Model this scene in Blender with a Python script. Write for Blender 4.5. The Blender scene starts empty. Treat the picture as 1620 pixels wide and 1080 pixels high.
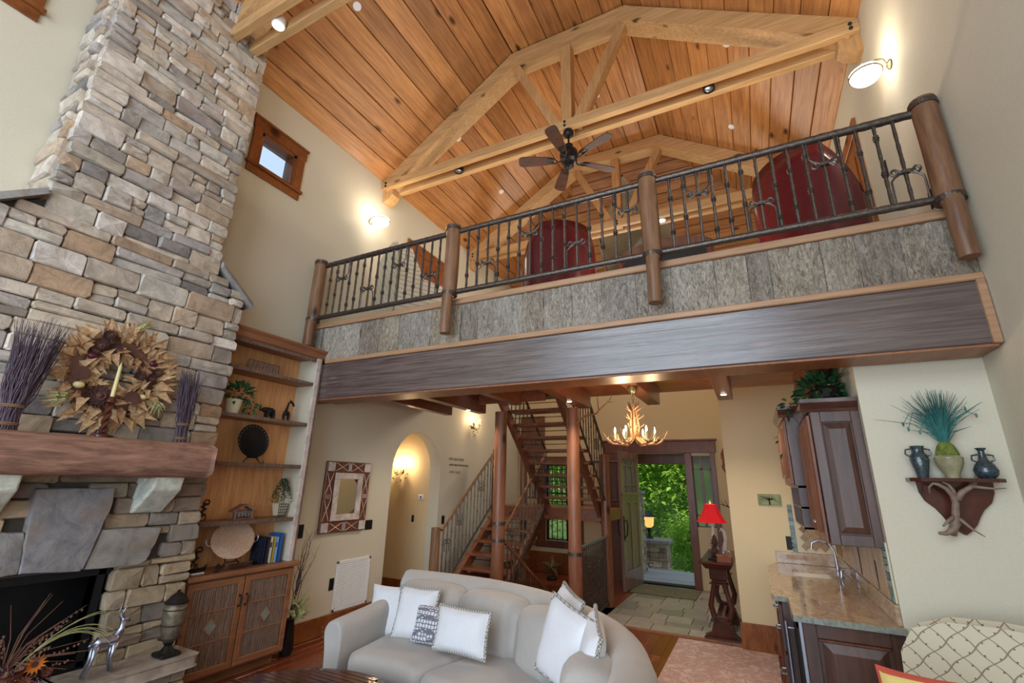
import bpy, math, random
from mathutils import Vector, Matrix, noise
R = random.Random(7)
sc = bpy.context.scene
COL = sc.collection
PI = math.pi
# ---------------------------------------------------------------- camera
EYE = Vector((0, 0, 1.6)); FPX = 728.34
YAW, PITCH, ROLL = -0.47682, 0.29585, 0.02302
fw = Vector((math.sin(YAW)*math.cos(PITCH), math.cos(YAW)*math.cos(PITCH), math.sin(PITCH)))
rt0 = Vector((math.cos(YAW), -math.sin(YAW), 0)); up0 = rt0.cross(fw)
rt = math.cos(ROLL)*rt0 + math.sin(ROLL)*up0
up = -math.sin(ROLL)*rt0 + math.cos(ROLL)*up0
cam_d = bpy.data.cameras.new('camera'); cam = bpy.data.objects.new('camera', cam_d); COL.objects.link(cam)
cam_d.sensor_width = 36; cam_d.lens = 36*FPX/1620; cam_d.clip_start = .05; cam_d.clip_end = 200
M = Matrix((rt, up, -fw)).transposed().to_4x4(); M.translation = EYE
cam.matrix_world = M; sc.camera = cam
def P(px, py, ax, v):
    "point where the photograph's pixel meets the plane axis ax = v"
    d = rt*((px-810)/FPX) - up*((py-540)/FPX) + fw
    t = (v-EYE[ax])/d[ax]
    return EYE + d*t
# ---------------------------------------------------------------- world, sun, window light, added fill lamps
w = bpy.data.worlds.new('world'); sc.world = w; w.use_nodes = True
nt = w.node_tree; nt.nodes.clear()
bg = nt.nodes.new('ShaderNodeBackground'); ow = nt.nodes.new('ShaderNodeOutputWorld')
bg.inputs[0].default_value = (.62, .78, 1, 1); bg.inputs[1].default_value = 1.1
nt.links.new(bg.outputs[0], ow.inputs[0])
def light(kind, name, loc, power, color, size=.1, rot=None, sy=None, spot=None, blend=.6):
    d = bpy.data.lights.new(name, kind); d.energy = power; d.color = color
    if kind == 'AREA':
        d.size = size
        if sy: d.shape = 'RECTANGLE'; d.size_y = sy
    elif kind == 'SUN': d.angle = size
    else: d.shadow_soft_size = size
    if kind == 'SPOT': d.spot_size = spot or 1.6; d.spot_blend = blend
    o = bpy.data.objects.new(name, d); COL.objects.link(o); o.location = loc
    if rot: o.rotation_euler = rot
    return o
light('SUN', 'sun', (0, 0, 20), 4.5, (1, .95, .85), .02, (math.radians(28), 0, math.radians(28)))
DAY = (.73, .87, 1.0); WARM = (1, .70, .40); SOFT = (1, .86, .68)
light('AREA', 'window_daylight_low', (-1.5, -2.75, 1.7), 190, DAY, 4.8, (math.radians(90), 0, 0), 2.6)
light('AREA', 'window_daylight_high', (-1.5, -2.75, 4.6), 155, DAY, 4.0, (math.radians(85), 0, 0), 2.4)
light('AREA', 'right_side_fill', (1.2, -1.2, 1.8), 45, DAY, 1.6, (math.radians(90), 0, math.radians(80)), 2.0)  # added cool fill by the right wall, which has no window there
light('AREA', 'foyer_hidden_fill', (-1.6, 8.6, 4.3), 85, (1, .93, .8), 2.2, (math.radians(-65), 0, 0), 1.0)  # added fill hidden above the foyer, brightens the space under the loft
light('AREA', 'loft_ceiling_fill', (-1.5, 4.7, 3.42), 75, (1, .84, .66), 3.6, (math.radians(180), 0, 0), .7)  # added upward fill hidden below the sightline, washes the loft ceiling
sc.view_settings.view_transform = 'Standard'; sc.view_settings.look = 'None'
sc.view_settings.exposure = 0.05; sc.view_settings.gamma = 1; sc.view_settings.use_curve_mapping = False
try:
    sc.cycles.max_bounces = 7; sc.cycles.diffuse_bounces = 4; sc.cycles.glossy_bounces = 3
    sc.cycles.use_denoising = True; sc.cycles.sample_clamp_indirect = 6
    sc.cycles.caustics_reflective = False; sc.cycles.caustics_refractive = False
except Exception: pass
# ---------------------------------------------------------------- materials
def lin(c): return tuple((x/12.92 if x <= .04045 else ((x+.055)/1.055)**2.4) for x in c)
def rgb(r, g, b): return lin((r/255, g/255, b/255))
class N:
    def __init__(s, name, rough=.6, metal=0, spec=.4):
        s.m = bpy.data.materials.new(name); s.m.use_nodes = True
        s.t = s.m.node_tree; s.b = s.t.nodes['Principled BSDF']
        s.b.inputs['Roughness'].default_value = rough; s.b.inputs['Metallic'].default_value = metal
        s.b.inputs['Specular IOR Level'].default_value = spec
    def n(s, k, **kw):
        x = s.t.nodes.new('ShaderNode'+k)
        for a, v in kw.items(): setattr(x, a, v)
        return x
    def l(s, a, b): s.t.links.new(a, b)
    def coord(s, scale=(1, 1, 1), rnd=0., rot=(0, 0, 0)):
        tc = s.n('TexCoord'); mp = s.n('Mapping'); mp.inputs['Scale'].default_value = scale
        mp.inputs['Rotation'].default_value = rot
        src = tc.outputs['Object']
        if rnd:
            oi = s.n('ObjectInfo'); mu = s.n('Math', operation='MULTIPLY'); mu.inputs[1].default_value = rnd
            s.l(oi.outputs['Random'], mu.inputs[0]); ad = s.n('VectorMath', operation='ADD')
            s.l(src, ad.inputs[0]); s.l(mu.outputs[0], ad.inputs[1]); src = ad.outputs[0]
        s.l(src, mp.inputs['Vector']); return mp.outputs[0]
    def noise(s, v, scale=5, detail=4, rough=.6, dist=0):
        x = s.n('TexNoise'); x.inputs['Scale'].default_value = scale; x.inputs['Detail'].default_value = detail
        x.inputs['Roughness'].default_value = rough; x.inputs['Distortion'].default_value = dist
        s.l(v, x.inputs['Vector']); return x.outputs['Fac']
    def ramp(s, f, stops, const=False):
        x = s.n('ValToRGB'); cr = x.color_ramp
        if const: cr.interpolation = 'CONSTANT'
        while len(cr.elements) < len(stops): cr.elements.new(.5)
        for e, (p, c) in zip(cr.elements, stops):
            e.position = p; e.color = (*c, 1)
        s.l(f, x.inputs[0]); return x.outputs[0]
    def mix(s, f, a, b, mode='MIX'):
        x = s.n('MixRGB', blend_type=mode)
        for i, v in ((0, f), (1, a), (2, b)):
            if isinstance(v, (int, float)): x.inputs[i].default_value = v
            elif isinstance(v, tuple): x.inputs[i].default_value = (*v, 1)
            else: s.l(v, x.inputs[i])
        return x.outputs[0]
    def col(s, c):
        if isinstance(c, tuple): s.b.inputs['Base Color'].default_value = (*c, 1)
        else: s.l(c, s.b.inputs['Base Color'])
        return s
    def bump(s, h, strength=.3, dist=.01):
        x = s.n('Bump'); x.inputs['Strength'].default_value = strength; x.inputs['Distance'].default_value = dist
        s.l(h, x.inputs['Height']); s.l(x.outputs[0], s.b.inputs['Normal']); return s
def plain(name, c, rough=.6, metal=0, bump=0, bscale=40, spec=.4, vary=.12):
    s = N(name, rough, metal, spec); v = s.coord()
    f = s.noise(v, bscale if bump else 3, 3)
    d = tuple(x*(1-vary) for x in c); e = tuple(min(1, x*(1+vary)) for x in c)
    s.col(s.ramp(f, [(.3, d), (.7, e)]))
    if bump: s.bump(f, bump, .004)
    return s.m
def wood(name, ca, cb, grain=(14, .9, 14), rough=.45, knots=0, vary=.5, rings=1.0, bump=.08, spec=.4, knotcol=None):
    "grain: mapping scale, small along the grain"
    s = N(name, rough, 0, spec); v = s.coord(grain, 13.7)
    n1 = s.noise(v, 1.2, 5, .6, .8*rings); n2 = s.noise(v, 5, 3, .7)
    c = s.ramp(n1, [(.25, cb), (.5, tuple((a+b)/2 for a, b in zip(ca, cb))), (.72, ca)])
    c = s.mix(.35, c, s.ramp(n2, [(.3, tuple(x*.6 for x in cb)), (.7, tuple(min(1, x*1.2) for x in ca))]))
    oi = s.n('ObjectInfo')
    c = s.mix(vary, c, s.ramp(oi.outputs['Random'], [(0, (.55, .5, .45)), (.5, (.95, .92, .9)), (1, (1.25, 1.25, 1.2))]), 'MULTIPLY')
    if knots:
        v2 = s.coord(tuple(max(1.2, g/knots) for g in grain), 9.1)
        vo = s.n('TexVoronoi'); vo.inputs['Scale'].default_value = 1.3; s.l(v2, vo.inputs['Vector'])
        k = s.ramp(vo.outputs['Distance'], [(.05, (1, 1, 1)), (.13, (0, 0, 0))])
        c = s.mix(k, c, knotcol or tuple(x*.25 for x in cb))
    s.col(c); s.bump(n1, bump, .01); return s.m
def emit(name, c, k):
    s = N(name); s.b.inputs['Emission Color'].default_value = (*c, 1); s.b.inputs['Emission Strength'].default_value = k
    s.col(tuple(min(.9, x) for x in c)); return s.m
MT = {}
MT['wall'] = plain('painted_plaster', rgb(208, 200, 178), .85, bump=.05, bscale=60, vary=.03)
MT['wall_warm'] = plain('warm_plaster', rgb(216, 196, 156), .85, bump=.05, bscale=60, vary=.03)
MT['dark_gap'] = plain('dark_backing', (.05, .03, .02), .9)
MT['mortar'] = plain('dark_mortar', rgb(70, 64, 56), .95, bump=.4, bscale=30)
MT['ceil'] = wood('cedar_ceiling_board', rgb(208, 150, 92), rgb(144, 88, 48), (9, .55, 9), .38, 3.4, .6, 2.0)
MT['ceil_x'] = wood('cedar_hip_board', rgb(208, 150, 92), rgb(144, 88, 48), (.55, 9, 9), .38, 3.2, .4, 1.5)
MT['beadboard'] = wood('beadboard', rgb(196, 120, 72), rgb(150, 82, 46), (.6, 9, 9), .22, 0, .15, 1.2)
MT['timber_x'] = wood('fir_timber_along', rgb(212, 172, 120), rgb(176, 132, 84), (.7, 12, 12), .5, 4, .12, 1.2)
MT['timber_v'] = wood('fir_timber_web', rgb(208, 164, 112), rgb(170, 124, 76), (10, 10, .7), .5, 4, .15, 1.2)
MT['timber_y'] = wood('fir_timber_end', rgb(220, 162, 92), rgb(178, 118, 60), (10, .7, 10), .5, 3, .12, 1.2)
MT['joist'] = wood('stained_joist', rgb(146, 88, 62), rgb(90, 50, 34), (9, .6, 9), .3, 3, .2, 1.2)
MT['beam'] = wood('dark_stained_beam', rgb(122, 104, 98), rgb(44, 36, 34), (.45, 8, 10), .24, 1.8, 0, 3.6, .3, .9, rgb(120, 100, 96))
MT['trim_x'] = wood('honey_trim', rgb(190, 150, 116), rgb(150, 112, 80), (.6, 14, 14), .45, 0, .15)
MT['casing'] = wood('cherry_casing', rgb(158, 96, 52), rgb(106, 56, 28), (8, 2, 2), .35, 2, .15)
MT['casing_dark'] = wood('mahogany_casing', rgb(128, 78, 54), rgb(86, 48, 34), (10, 10, 1.2), .35, 2, .2)
MT['case'] = wood('maple_bookcase', rgb(226, 170, 116), rgb(190, 126, 76), (8, 8, .8), .4, 0, .1, 1.6)
MT['case_edge'] = wood('stained_case_edge', rgb(160, 108, 74), rgb(120, 76, 50), (8, .8, 8), .4, 0, .1)
MT['floor'] = wood('cherry_floorboard', rgb(150, 74, 42), rgb(92, 38, 22), (8, .6, 8), .2, 0, .5, 1.2, .03, .5)
MT['dark_wood'] = wood('espresso_cabinet', rgb(96, 66, 54), rgb(52, 34, 30), (8, 8, .9), .3, 0, .1, 1.2, .05, .5)
MT['dark_wood_gl'] = wood('walnut_gloss', rgb(92, 50, 38), rgb(46, 22, 18), (2, 12, 2), .14, 0, .1, 1.2, .05, .6)
MT['log'] = wood('peeled_log', rgb(150, 112, 82), rgb(88, 58, 42), (6, 6, .7), .38, 2.5, .25, 1.6, .2)
MT['log_red'] = wood('peeled_cedar_log', rgb(156, 102, 72), rgb(98, 58, 42), (7, 7, .7), .35, 2.5, .2, 1.6, .2)
MT['mantel'] = wood('hewn_mantel_log', rgb(176, 134, 112), rgb(84, 56, 44), (7, 1.1, 7), .85, 1.2, 0, 4.5, 1.0)
MT['iron'] = plain('hammered_iron', rgb(92, 84, 78), .38, .75, .5, 60, vary=.35)
MT['iron_dark'] = plain('black_iron', rgb(40, 36, 34), .5, .5, .2, 60)
MT['urn'] = plain('aged_urn_metal', rgb(116, 106, 88), .5, .5, .5, 40, vary=.35)
MT['hammered'] = plain('hammered_platter', rgb(196, 182, 174), .35, .8, .9, 60, vary=.2)
MT['black'] = plain('black_metal', rgb(24, 24, 26), .4, .3)
MT['white'] = plain('white_paint', rgb(236, 236, 236), .4, vary=.02)
MT['silver'] = plain('brushed_silver', rgb(176, 180, 196), .28, .9, vary=.1)
MT['pewter'] = plain('pewter', rgb(150, 152, 160), .3, .8)
MT['candle'] = plain('ivory_wax', rgb(214, 200, 144), .5)
MT['copper'] = plain('patina_bronze', rgb(130, 118, 84), .35, .7, .5, 30, vary=.4)
MT['lampglass'] = emit('lit_bowl_glass', (1, .93, .82), 9)
MT['bulb'] = emit('lit_bulb', (1, .82, .55), 40)
MT['puck'] = emit('lit_recess_lens', (1, .9, .75), 14)
MT['antler'] = plain('antler', rgb(168, 120, 82), .5, 0, .3, 30, vary=.25)
MT['antler_grey'] = plain('antler_grey', rgb(128, 108, 94), .45, 0, .3, 30, vary=.25)
MT['leather'] = plain('burgundy_leather', rgb(78, 15, 26), .2, 0, .1, 20, .6, vary=.12)
MT['cream'] = plain('cream_linen', rgb(208, 196, 168), .9, bump=.2, bscale=200)
def stone_mat(name, stops, dark=1.0):
    s = N(name, .85); v = s.coord((1, 1, 1), 31.)
    oi = s.n('ObjectInfo')
    base = s.ramp(oi.outputs['Random'], [(p, tuple(x*dark for x in c)) for p, c in stops])
    n1 = s.noise(v, 9, 8, .7, .6); n2 = s.noise(v, 2.6, 3, .6, 1.2)
    c = s.mix(.75, base, s.ramp(n1, [(.3, (.45, .43, .42)), (.5, (.95, .94, .92)), (.7, (1.35, 1.3, 1.22))]), 'MULTIPLY')
    c = s.mix(s.ramp(n2, [(.5, (0, 0, 0)), (.68, (.55, .55, .55))]), c, tuple(x*.55*dark for x in (.5, .36, .24)))
    s.col(c); s.bump(n1, .7, .02); return s.m
MT['stone'] = stone_mat('fieldstone_pale', [(0, rgb(150, 146, 142)), (.15, rgb(206, 198, 184)), (.3, rgb(178, 150, 122)), (.4, rgb(176, 166, 152)), (.5, rgb(124, 120, 120)), (.6, rgb(216, 206, 196)), (.8, rgb(188, 172, 150)), (1, rgb(164, 158, 158))])
MT['stone_low'] = stone_mat('fieldstone_warm', [(0, rgb(96, 88, 84)), (.25, rgb(176, 156, 124)), (.5, rgb(128, 112, 100)), (.75, rgb(190, 168, 134)), (1, rgb(112, 108, 110))])
MT['slab'] = stone_mat('grey_slab', [(0, rgb(150, 146, 140)), (1, rgb(136, 134, 138))], .95)
MT['corbel'] = stone_mat('pale_green_stone', [(0, rgb(206, 210, 196)), (1, rgb(196, 202, 190))])
MT['flag'] = stone_mat('hearth_slab', [(0, rgb(170, 156, 142)), (1, rgb(160, 152, 150))])
def bark_mat():
    s = N('poplar_bark', .95); v = s.coord((1, 1, .3), 40.)
    n1 = s.noise(v, 58, 8, .85, 1.2); n2 = s.noise(v, 4, 4)
    c = s.ramp(n1, [(.38, rgb(50, 42, 36)), (.46, rgb(140, 128, 114)), (.55, rgb(204, 192, 172)), (.68, rgb(240, 232, 216))])
    oi = s.n('ObjectInfo')
    c = s.mix(.75, c, s.ramp(oi.outputs['Random'], [(0, rgb(176, 158, 142)), (.25, rgb(236, 236, 238)), (.5, rgb(222, 206, 178)), (.75, rgb(196, 196, 202)), (1, rgb(164, 148, 136))]), 'MULTIPLY')
    c = s.mix(.25, c, s.ramp(n2, [(.35, (.2, .17, .15)), (.65, (.7, .67, .6))]))
    s.col(c); s.bump(n1, .8, .02); return s.m
MT['bark'] = bark_mat()
MT['birch'] = stone_mat('birch_bark', [(0, rgb(214, 200, 192)), (1, rgb(206, 196, 190))])
MT['twig'] = wood('brown_twigs', rgb(150, 122, 102), rgb(78, 54, 42), (60, 60, 6), .9, 0, .1, 1.5, .5)
MT['twig_dark'] = plain('dark_twig', rgb(84, 70, 80), .9, vary=.3)
def fabric(name, c, c2=None, rough=.95):
    s = N(name, rough); v = s.coord()
    n1 = s.noise(v, 6, 3); n2 = s.noise(v, 260, 2)
    s.col(s.mix(.3, s.ramp(n1, [(.3, tuple(x*.88 for x in c)), (.7, c)]), s.ramp(n2, [(.35, tuple(x*.75 for x in c)), (.65, c2 or tuple(min(1, x*1.1) for x in c))])))
    s.bump(n2, .15, .002); s.b.inputs['Sheen Weight'].default_value = .2; return s.m
MT['sofa'] = fabric('sofa_tweed', rgb(182, 176, 170))
MT['pillow'] = fabric('white_linen', rgb(226, 226, 230))
def pattern_mat(name, base, line, scale, kind):
    s = N(name, .9); v = s.coord((scale, scale, scale))
    if kind == 'check':
        x = s.n('TexChecker'); x.inputs['Scale'].default_value = 1; x.inputs[1].default_value = (*base, 1); x.inputs[2].default_value = (*line, 1)
        s.l(v, x.inputs[0]); s.col(x.outputs[0]); return s.m
    sp = s.n('SeparateXYZ'); s.l(v, sp.inputs[0])
    def mth(op, a, b=None):
        x = s.n('Math', operation=op)
        for i, q in ((0, a), (1, b)):
            if q is None: continue
            if isinstance(q, (int, float)): x.inputs[i].default_value = q
            else: s.l(q, x.inputs[i])
        return x.outputs[0]
    u, ww = sp.outputs[0], sp.outputs[2] if kind != 'ogeexy' else sp.outputs[1]
    if kind.startswith('ogee'):
        f = None
        for sg in (1, -1):
            d = mth('ADD', mth('MULTIPLY', mth('SINE', mth('MULTIPLY', ww, PI)), .12*sg), mth('ADD', u, mth('MULTIPLY', ww, float(sg))))
            a = mth('ABSOLUTE', mth('SUBTRACT', mth('FRACT', mth('MULTIPLY', d, .5)), .5))
            g = mth('LESS_THAN', a, .035)
            f = g if f is None else mth('MAXIMUM', f, g)
        fx = mth('ABSOLUTE', mth('SUBTRACT', mth('FRACT', u), .5)); fz = mth('ABSOLUTE', mth('SUBTRACT', mth('FRACT', mth('ADD', ww, 0)), .5))
        dot = mth('LESS_THAN', mth('ADD', fx, fz), .1)
        s.col(s.mix(mth('MAXIMUM', mth('MULTIPLY', f, .8), dot), base, line)); return s.m
    if kind == 'scallop':
        vo = s.n('TexVoronoi', feature='DISTANCE_TO_EDGE'); vo.inputs['Scale'].default_value = 1; vo.inputs['Randomness'].default_value = .25
        s.l(v, vo.inputs['Vector']); s.col(s.ramp(vo.outputs['Distance'], [(.1, line), (.16, base)])); return s.m
    if kind == 'stripe':
        a = mth('FRACT', mth('MAXIMUM', mth('ABSOLUTE', u), mth('ABSOLUTE', ww)))
        s.col(s.ramp(a, [(0, line), (.28, base), (.52, line), (.76, base)], True)); return s.m
MT['scallop'] = pattern_mat('scallop_print', rgb(214, 214, 220), rgb(112, 110, 120), 38, 'scallop')
MT['braid'] = pattern_mat('braided_trim', rgb(112, 106, 98), rgb(196, 192, 184), 95, 'check')
MT['ogee'] = pattern_mat('trellis_upholstery', rgb(206, 196, 170), rgb(120, 102, 84), 19, 'ogee')
MT['stripe'] = pattern_mat('orange_striped_cushion', rgb(220, 196, 120), rgb(196, 88, 70), 8, 'stripe')
def glassy(name, c, alpha, rough=.05):
    s = N(name, rough); s.col(c); s.b.inputs['Transmission Weight'].default_value = alpha; s.b.inputs['IOR'].default_value = 1.1
    return s.m
MT['glass'] = glassy('window_glass', (.9, .95, .97), .95)
MT['frosted'] = glassy('seeded_glass', (.75, .92, .85), .8, .35)
def leafmat(name, a, b, tr=.3):
    s = N(name, .6); oi = s.noise(s.coord(), 3.5, 4, .7)
    c = s.ramp(oi, [(.35, a), (.65, b)]); s.col(c)
    if tr:
        t = s.n('BsdfTranslucent'); mx = s.n('MixShader'); mx.inputs[0].default_value = tr
        s.l(c, t.inputs[0]); s.l(s.b.outputs[0], mx.inputs[1]); s.l(t.outputs[0], mx.inputs[2])
        s.l(mx.outputs[0], s.t.nodes['Material Output'].inputs[0])
    return s.m
MT['leaf_out'] = leafmat('sunlit_leaves', rgb(86, 150, 44), rgb(190, 220, 92), .45)
MT['leaf'] = leafmat('ivy_leaves', rgb(22, 62, 38), rgb(54, 104, 58), 0)
MT['leaf_teal'] = leafmat('teal_grass', rgb(30, 84, 82), rgb(76, 140, 134), 0)
MT['leaf_tan'] = leafmat('dried_magnolia_leaves', rgb(158, 112, 72), rgb(222, 192, 150), .15)
MT['leaf_pale'] = leafmat('pale_green_sprigs', rgb(140, 140, 92), rgb(186, 184, 134), .1)
MT['cone'] = plain('pine_cone', rgb(84, 54, 46), .8, vary=.4)
MT['plum'] = plain('plum_berry', rgb(74, 24, 40), .35)
MT['orange'] = leafmat('orange_petals', rgb(190, 84, 24), rgb(232, 152, 50), .1)
MT['rust'] = plain('rust_terracotta', rgb(120, 66, 44), .7)
MT['flower_dry'] = plain('dried_brown_stems', rgb(104, 72, 58), .9, vary=.4)
MT['ceramic_teal'] = plain('speckled_teal_glaze', rgb(54, 70, 76), .12, .2, .3, 90, .8, vary=.7)
MT['ceramic_tan'] = plain('tan_green_glaze', rgb(150, 146, 112), .2, 0, .2, 12, .6, vary=.3)
MT['moss'] = plain('moss_ball', rgb(104, 116, 48), .9, 0, .8, 30, vary=.5)
MT['lampshade'] = emit('red_silk_shade', rgb(190, 14, 26), .35)
MT['picture'] = stone_mat('tree_print', [(0, rgb(150, 160, 120)), (1, rgb(150, 160, 120))])
MT['granite'] = None
def granite(name, a, b, c, rough=.1, sc_=(6, 1.5, 6)):
    s = N(name, rough, 0, .6); v = s.coord(sc_)
    n1 = s.noise(v, 1.6, 8, .72, 2.5); n2 = s.noise(v, 30, 2)
    s.col(s.mix(.25, s.ramp(n1, [(.3, a), (.45, b), (.6, c), (.75, b)]), s.ramp(n2, [(.4, a), (.6, c)]))); return s.m
MT['granite'] = granite('brown_granite', rgb(104, 84, 70), rgb(162, 136, 112), rgb(196, 172, 146), .08, (5, 2, 5))
MT['granite_edge'] = granite('green_chiselled_edge', rgb(60, 70, 66), rgb(122, 128, 116), rgb(150, 152, 140), .3, (12, 12, 12))
MT['petrified'] = granite('petrified_wood_slab', rgb(84, 56, 40), rgb(166, 132, 100), rgb(214, 190, 156), .25, (9, 9, 1.0))
def tile_mat(name, stops, rough=.5):
    s = N(name, rough); v = s.coord((1, 1, 1), 9.)
    oi = s.n('ObjectInfo'); c = s.ramp(oi.outputs['Random'], stops)
    n1 = s.noise(v, 7, 6, .7, .8)
    c = s.mix(.6, c, s.ramp(n1, [(.3, (.6, .58, .56)), (.7, (1.25, 1.22, 1.2))]), 'MULTIPLY'); s.col(c); s.bump(n1, .25, .005); return s.m
MT['slate'] = tile_mat('slate_floor_tile', [(0, rgb(132, 128, 118)), (.5, rgb(158, 152, 142)), (1, rgb(176, 166, 156))], .35)
MT['travertine'] = tile_mat('travertine_mosaic', [(0, rgb(128, 92, 66)), (.5, rgb(186, 156, 122)), (1, rgb(146, 128, 104))])
MT['glass_tile'] = tile_mat('green_glass_tile', [(0, rgb(60, 86, 86)), (1, rgb(120, 146, 136))], .15)
def rug_mat(name, a, b, scale):
    s = N(name, .97); v = s.coord(); n1 = s.noise(v, scale, 5, .7, 1.); n2 = s.noise(v, 120, 2)
    s.col(s.mix(.2, s.ramp(n1, [(.38, a), (.5, b), (.62, a)]), s.ramp(n2, [(.4, a), (.6, b)]))); s.bump(n2, .3, .004); return s.m
MT['rug'] = rug_mat('rose_rug', rgb(206, 182, 172), rgb(168, 132, 124), 7)
MT['mat'] = rug_mat('olive_mat', rgb(132, 124, 94), rgb(100, 98, 78), 5)
MT['deck'] = wood('weathered_deck', rgb(184, 184, 186), rgb(140, 142, 148), (.6, 10, 10), .7, 0, .3)
MT['soil'] = plain('leafy_ground', rgb(74, 96, 44), .95, 0, .6, 6, vary=.5)
MT['amber'] = emit('amber_lantern_glass', rgb(236, 180, 96), 1.1)
MT['mirror'] = plain('mirror_glass', (.9, .92, .92), .03, 1, vary=.01)
MT['door_green'] = wood('door_stile', rgb(150, 122, 108), rgb(104, 74, 66), (10, 10, .8), .2, 0, .08, 1, .04, .7)
MT['book_b'] = plain('blue_cover', rgb(50, 96, 170), .4); MT['book_n'] = plain('navy_cover', rgb(34, 38, 58), .4)
MT['book_y'] = plain('yellow_cover', rgb(214, 172, 64), .4); MT['book_w'] = plain('cream_cover', rgb(216, 214, 190), .4)
MT['book_l'] = plain('light_blue_cover', rgb(150, 196, 224), .4)
MT['twine'] = plain('jute_twine', rgb(150, 116, 84), .9)
MT['fan_blade'] = wood('walnut_fan_blade', rgb(84, 50, 36), rgb(44, 26, 20), (3, 10, 10), .5, 0, .1, 1, .05, .25)
# ---------------------------------------------------------------- geometry
class MB:
    def __init__(s): s.v = []; s.f = []; s.uvflag = 0
    def add(s, vs, fs):
        b = len(s.v); s.v += [tuple(x) for x in vs]; s.f += [tuple(i+b for i in f) for f in fs]; return s
    def box(s, a, b):
        x0, y0, z0 = (min(p, q) for p, q in zip(a, b)); x1, y1, z1 = (max(p, q) for p, q in zip(a, b))
        return s.add([(x0, y0, z0), (x1, y0, z0), (x1, y1, z0), (x0, y1, z0), (x0, y0, z1), (x1, y0, z1), (x1, y1, z1), (x0, y1, z1)],
                     [(0, 3, 2, 1), (4, 5, 6, 7), (0, 1, 5, 4), (1, 2, 6, 5), (2, 3, 7, 6), (3, 0, 4, 7)])
    def bbox(s, a, b, c=.004):
        "box with its edges chamfered"
        lo = [min(p, q) for p, q in zip(a, b)]; hi = [max(p, q) for p, q in zip(a, b)]
        c = min(c, *(0.45*(h-l) for l, h in zip(lo, hi)))
        vs = []; idx = {}
        for i in (0, 1):
            for j in (0, 1):
                for k in (0, 1):
                    p = [(lo, hi)[i][0], (lo, hi)[j][1], (lo, hi)[k][2]]; sg = [1-2*i, 1-2*j, 1-2*k]
                    for ax in range(3):
                        q = list(p)
                        for a2 in range(3):
                            if a2 != ax: q[a2] += sg[a2]*c
                        idx[i, j, k, ax] = len(vs); vs.append(q)
        fs = []
        for ax in range(3):
            o = [x for x in range(3) if x != ax]
            for d in (0, 1):
                q = []
                for (m, n) in ((0, 0), (1, 0), (1, 1), (0, 1)):
                    t = [0, 0, 0]; t[ax] = d; t[o[0]] = m; t[o[1]] = n; q.append(idx[t[0], t[1], t[2], ax])
                fs.append(q if (d == 1) == (ax != 1) else q[::-1])
        for ax in range(3):
            o = [x for x in range(3) if x != ax]
            for m in (0, 1):
                for n in (0, 1):
                    t0 = [0, 0, 0]; t0[o[0]] = m; t0[o[1]] = n; t1 = list(t0); t1[ax] = 1
                    fs.append([idx[(*t0, o[0])], idx[(*t0, o[1])], idx[(*t1, o[1])], idx[(*t1, o[0])]])
        for i in (0, 1):
            for j in (0, 1):
                for k in (0, 1): fs.append([idx[i, j, k, 0], idx[i, j, k, 1], idx[i, j, k, 2]])
        return s.add(vs, fs)
    def prism(s, pts, ax, a, b):
        "polygon pts in the two other axes, extruded along ax from a to b"
        n = len(pts); o = [i for i in range(3) if i != ax]; vs = []
        for t in (a, b):
            for p in pts:
                q = [0, 0, 0]; q[ax] = t; q[o[0]] = p[0]; q[o[1]] = p[1]; vs.append(q)
        return s.add(vs, [tuple(range(n)), tuple(range(2*n-1, n-1, -1))]+[(i, (i+1) % n, n+(i+1) % n, n+i) for i in range(n)])
    def hull8(s, lo4, hi4):
        return s.add(list(lo4)+list(hi4), [(3, 2, 1, 0), (4, 5, 6, 7), (0, 1, 5, 4), (1, 2, 6, 5), (2, 3, 7, 6), (3, 0, 4, 7)])
    def bar(s, p, q, wd, ht, upv=(0, 0, 1)):
        p, q = Vector(p), Vector(q); d = (q-p).normalized(); u = Vector(upv); r = d.cross(u).normalized(); u = r.cross(d)
        c = lambda o: [o - r*wd/2 - u*ht/2, o + r*wd/2 - u*ht/2, o + r*wd/2 + u*ht/2, o - r*wd/2 + u*ht/2]
        return s.hull8(c(p), c(q))
    def tube(s, pts, rad, seg=8, cap=True, noise_=0):
        pts = [Vector(p) for p in pts]; n = len(pts)
        if not isinstance(rad, (list, tuple)): rad = [rad]*n
        vs = []; prev = None
        for i, p in enumerate(pts):
            d = (pts[min(i+1, n-1)]-pts[max(i-1, 0)])
            d = d.normalized() if d.length > 1e-9 else Vector((0, 0, 1))
            if prev is None:
                a = Vector((0, 0, 1)) if abs(d.z) < .9 else Vector((1, 0, 0)); u = d.cross(a).normalized()
            else:
                u = prev - d*prev.dot(d); u = u.normalized() if u.length > 1e-6 else d.orthogonal().normalized()
            prev = u; w_ = d.cross(u)
            for k in range(seg):
                t = 2*PI*k/seg; r = rad[i]*(1+(R.uniform(-noise_, noise_) if noise_ else 0))
                vs.append(p + (u*math.cos(t)+w_*math.sin(t))*r)
        fs = [(i*seg+k, i*seg+(k+1) % seg, (i+1)*seg+(k+1) % seg, (i+1)*seg+k) for i in range(n-1) for k in range(seg)]
        if cap: fs += [tuple(range(seg))[::-1], tuple((n-1)*seg+k for k in range(seg))]
        return s.add(vs, fs)
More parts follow.
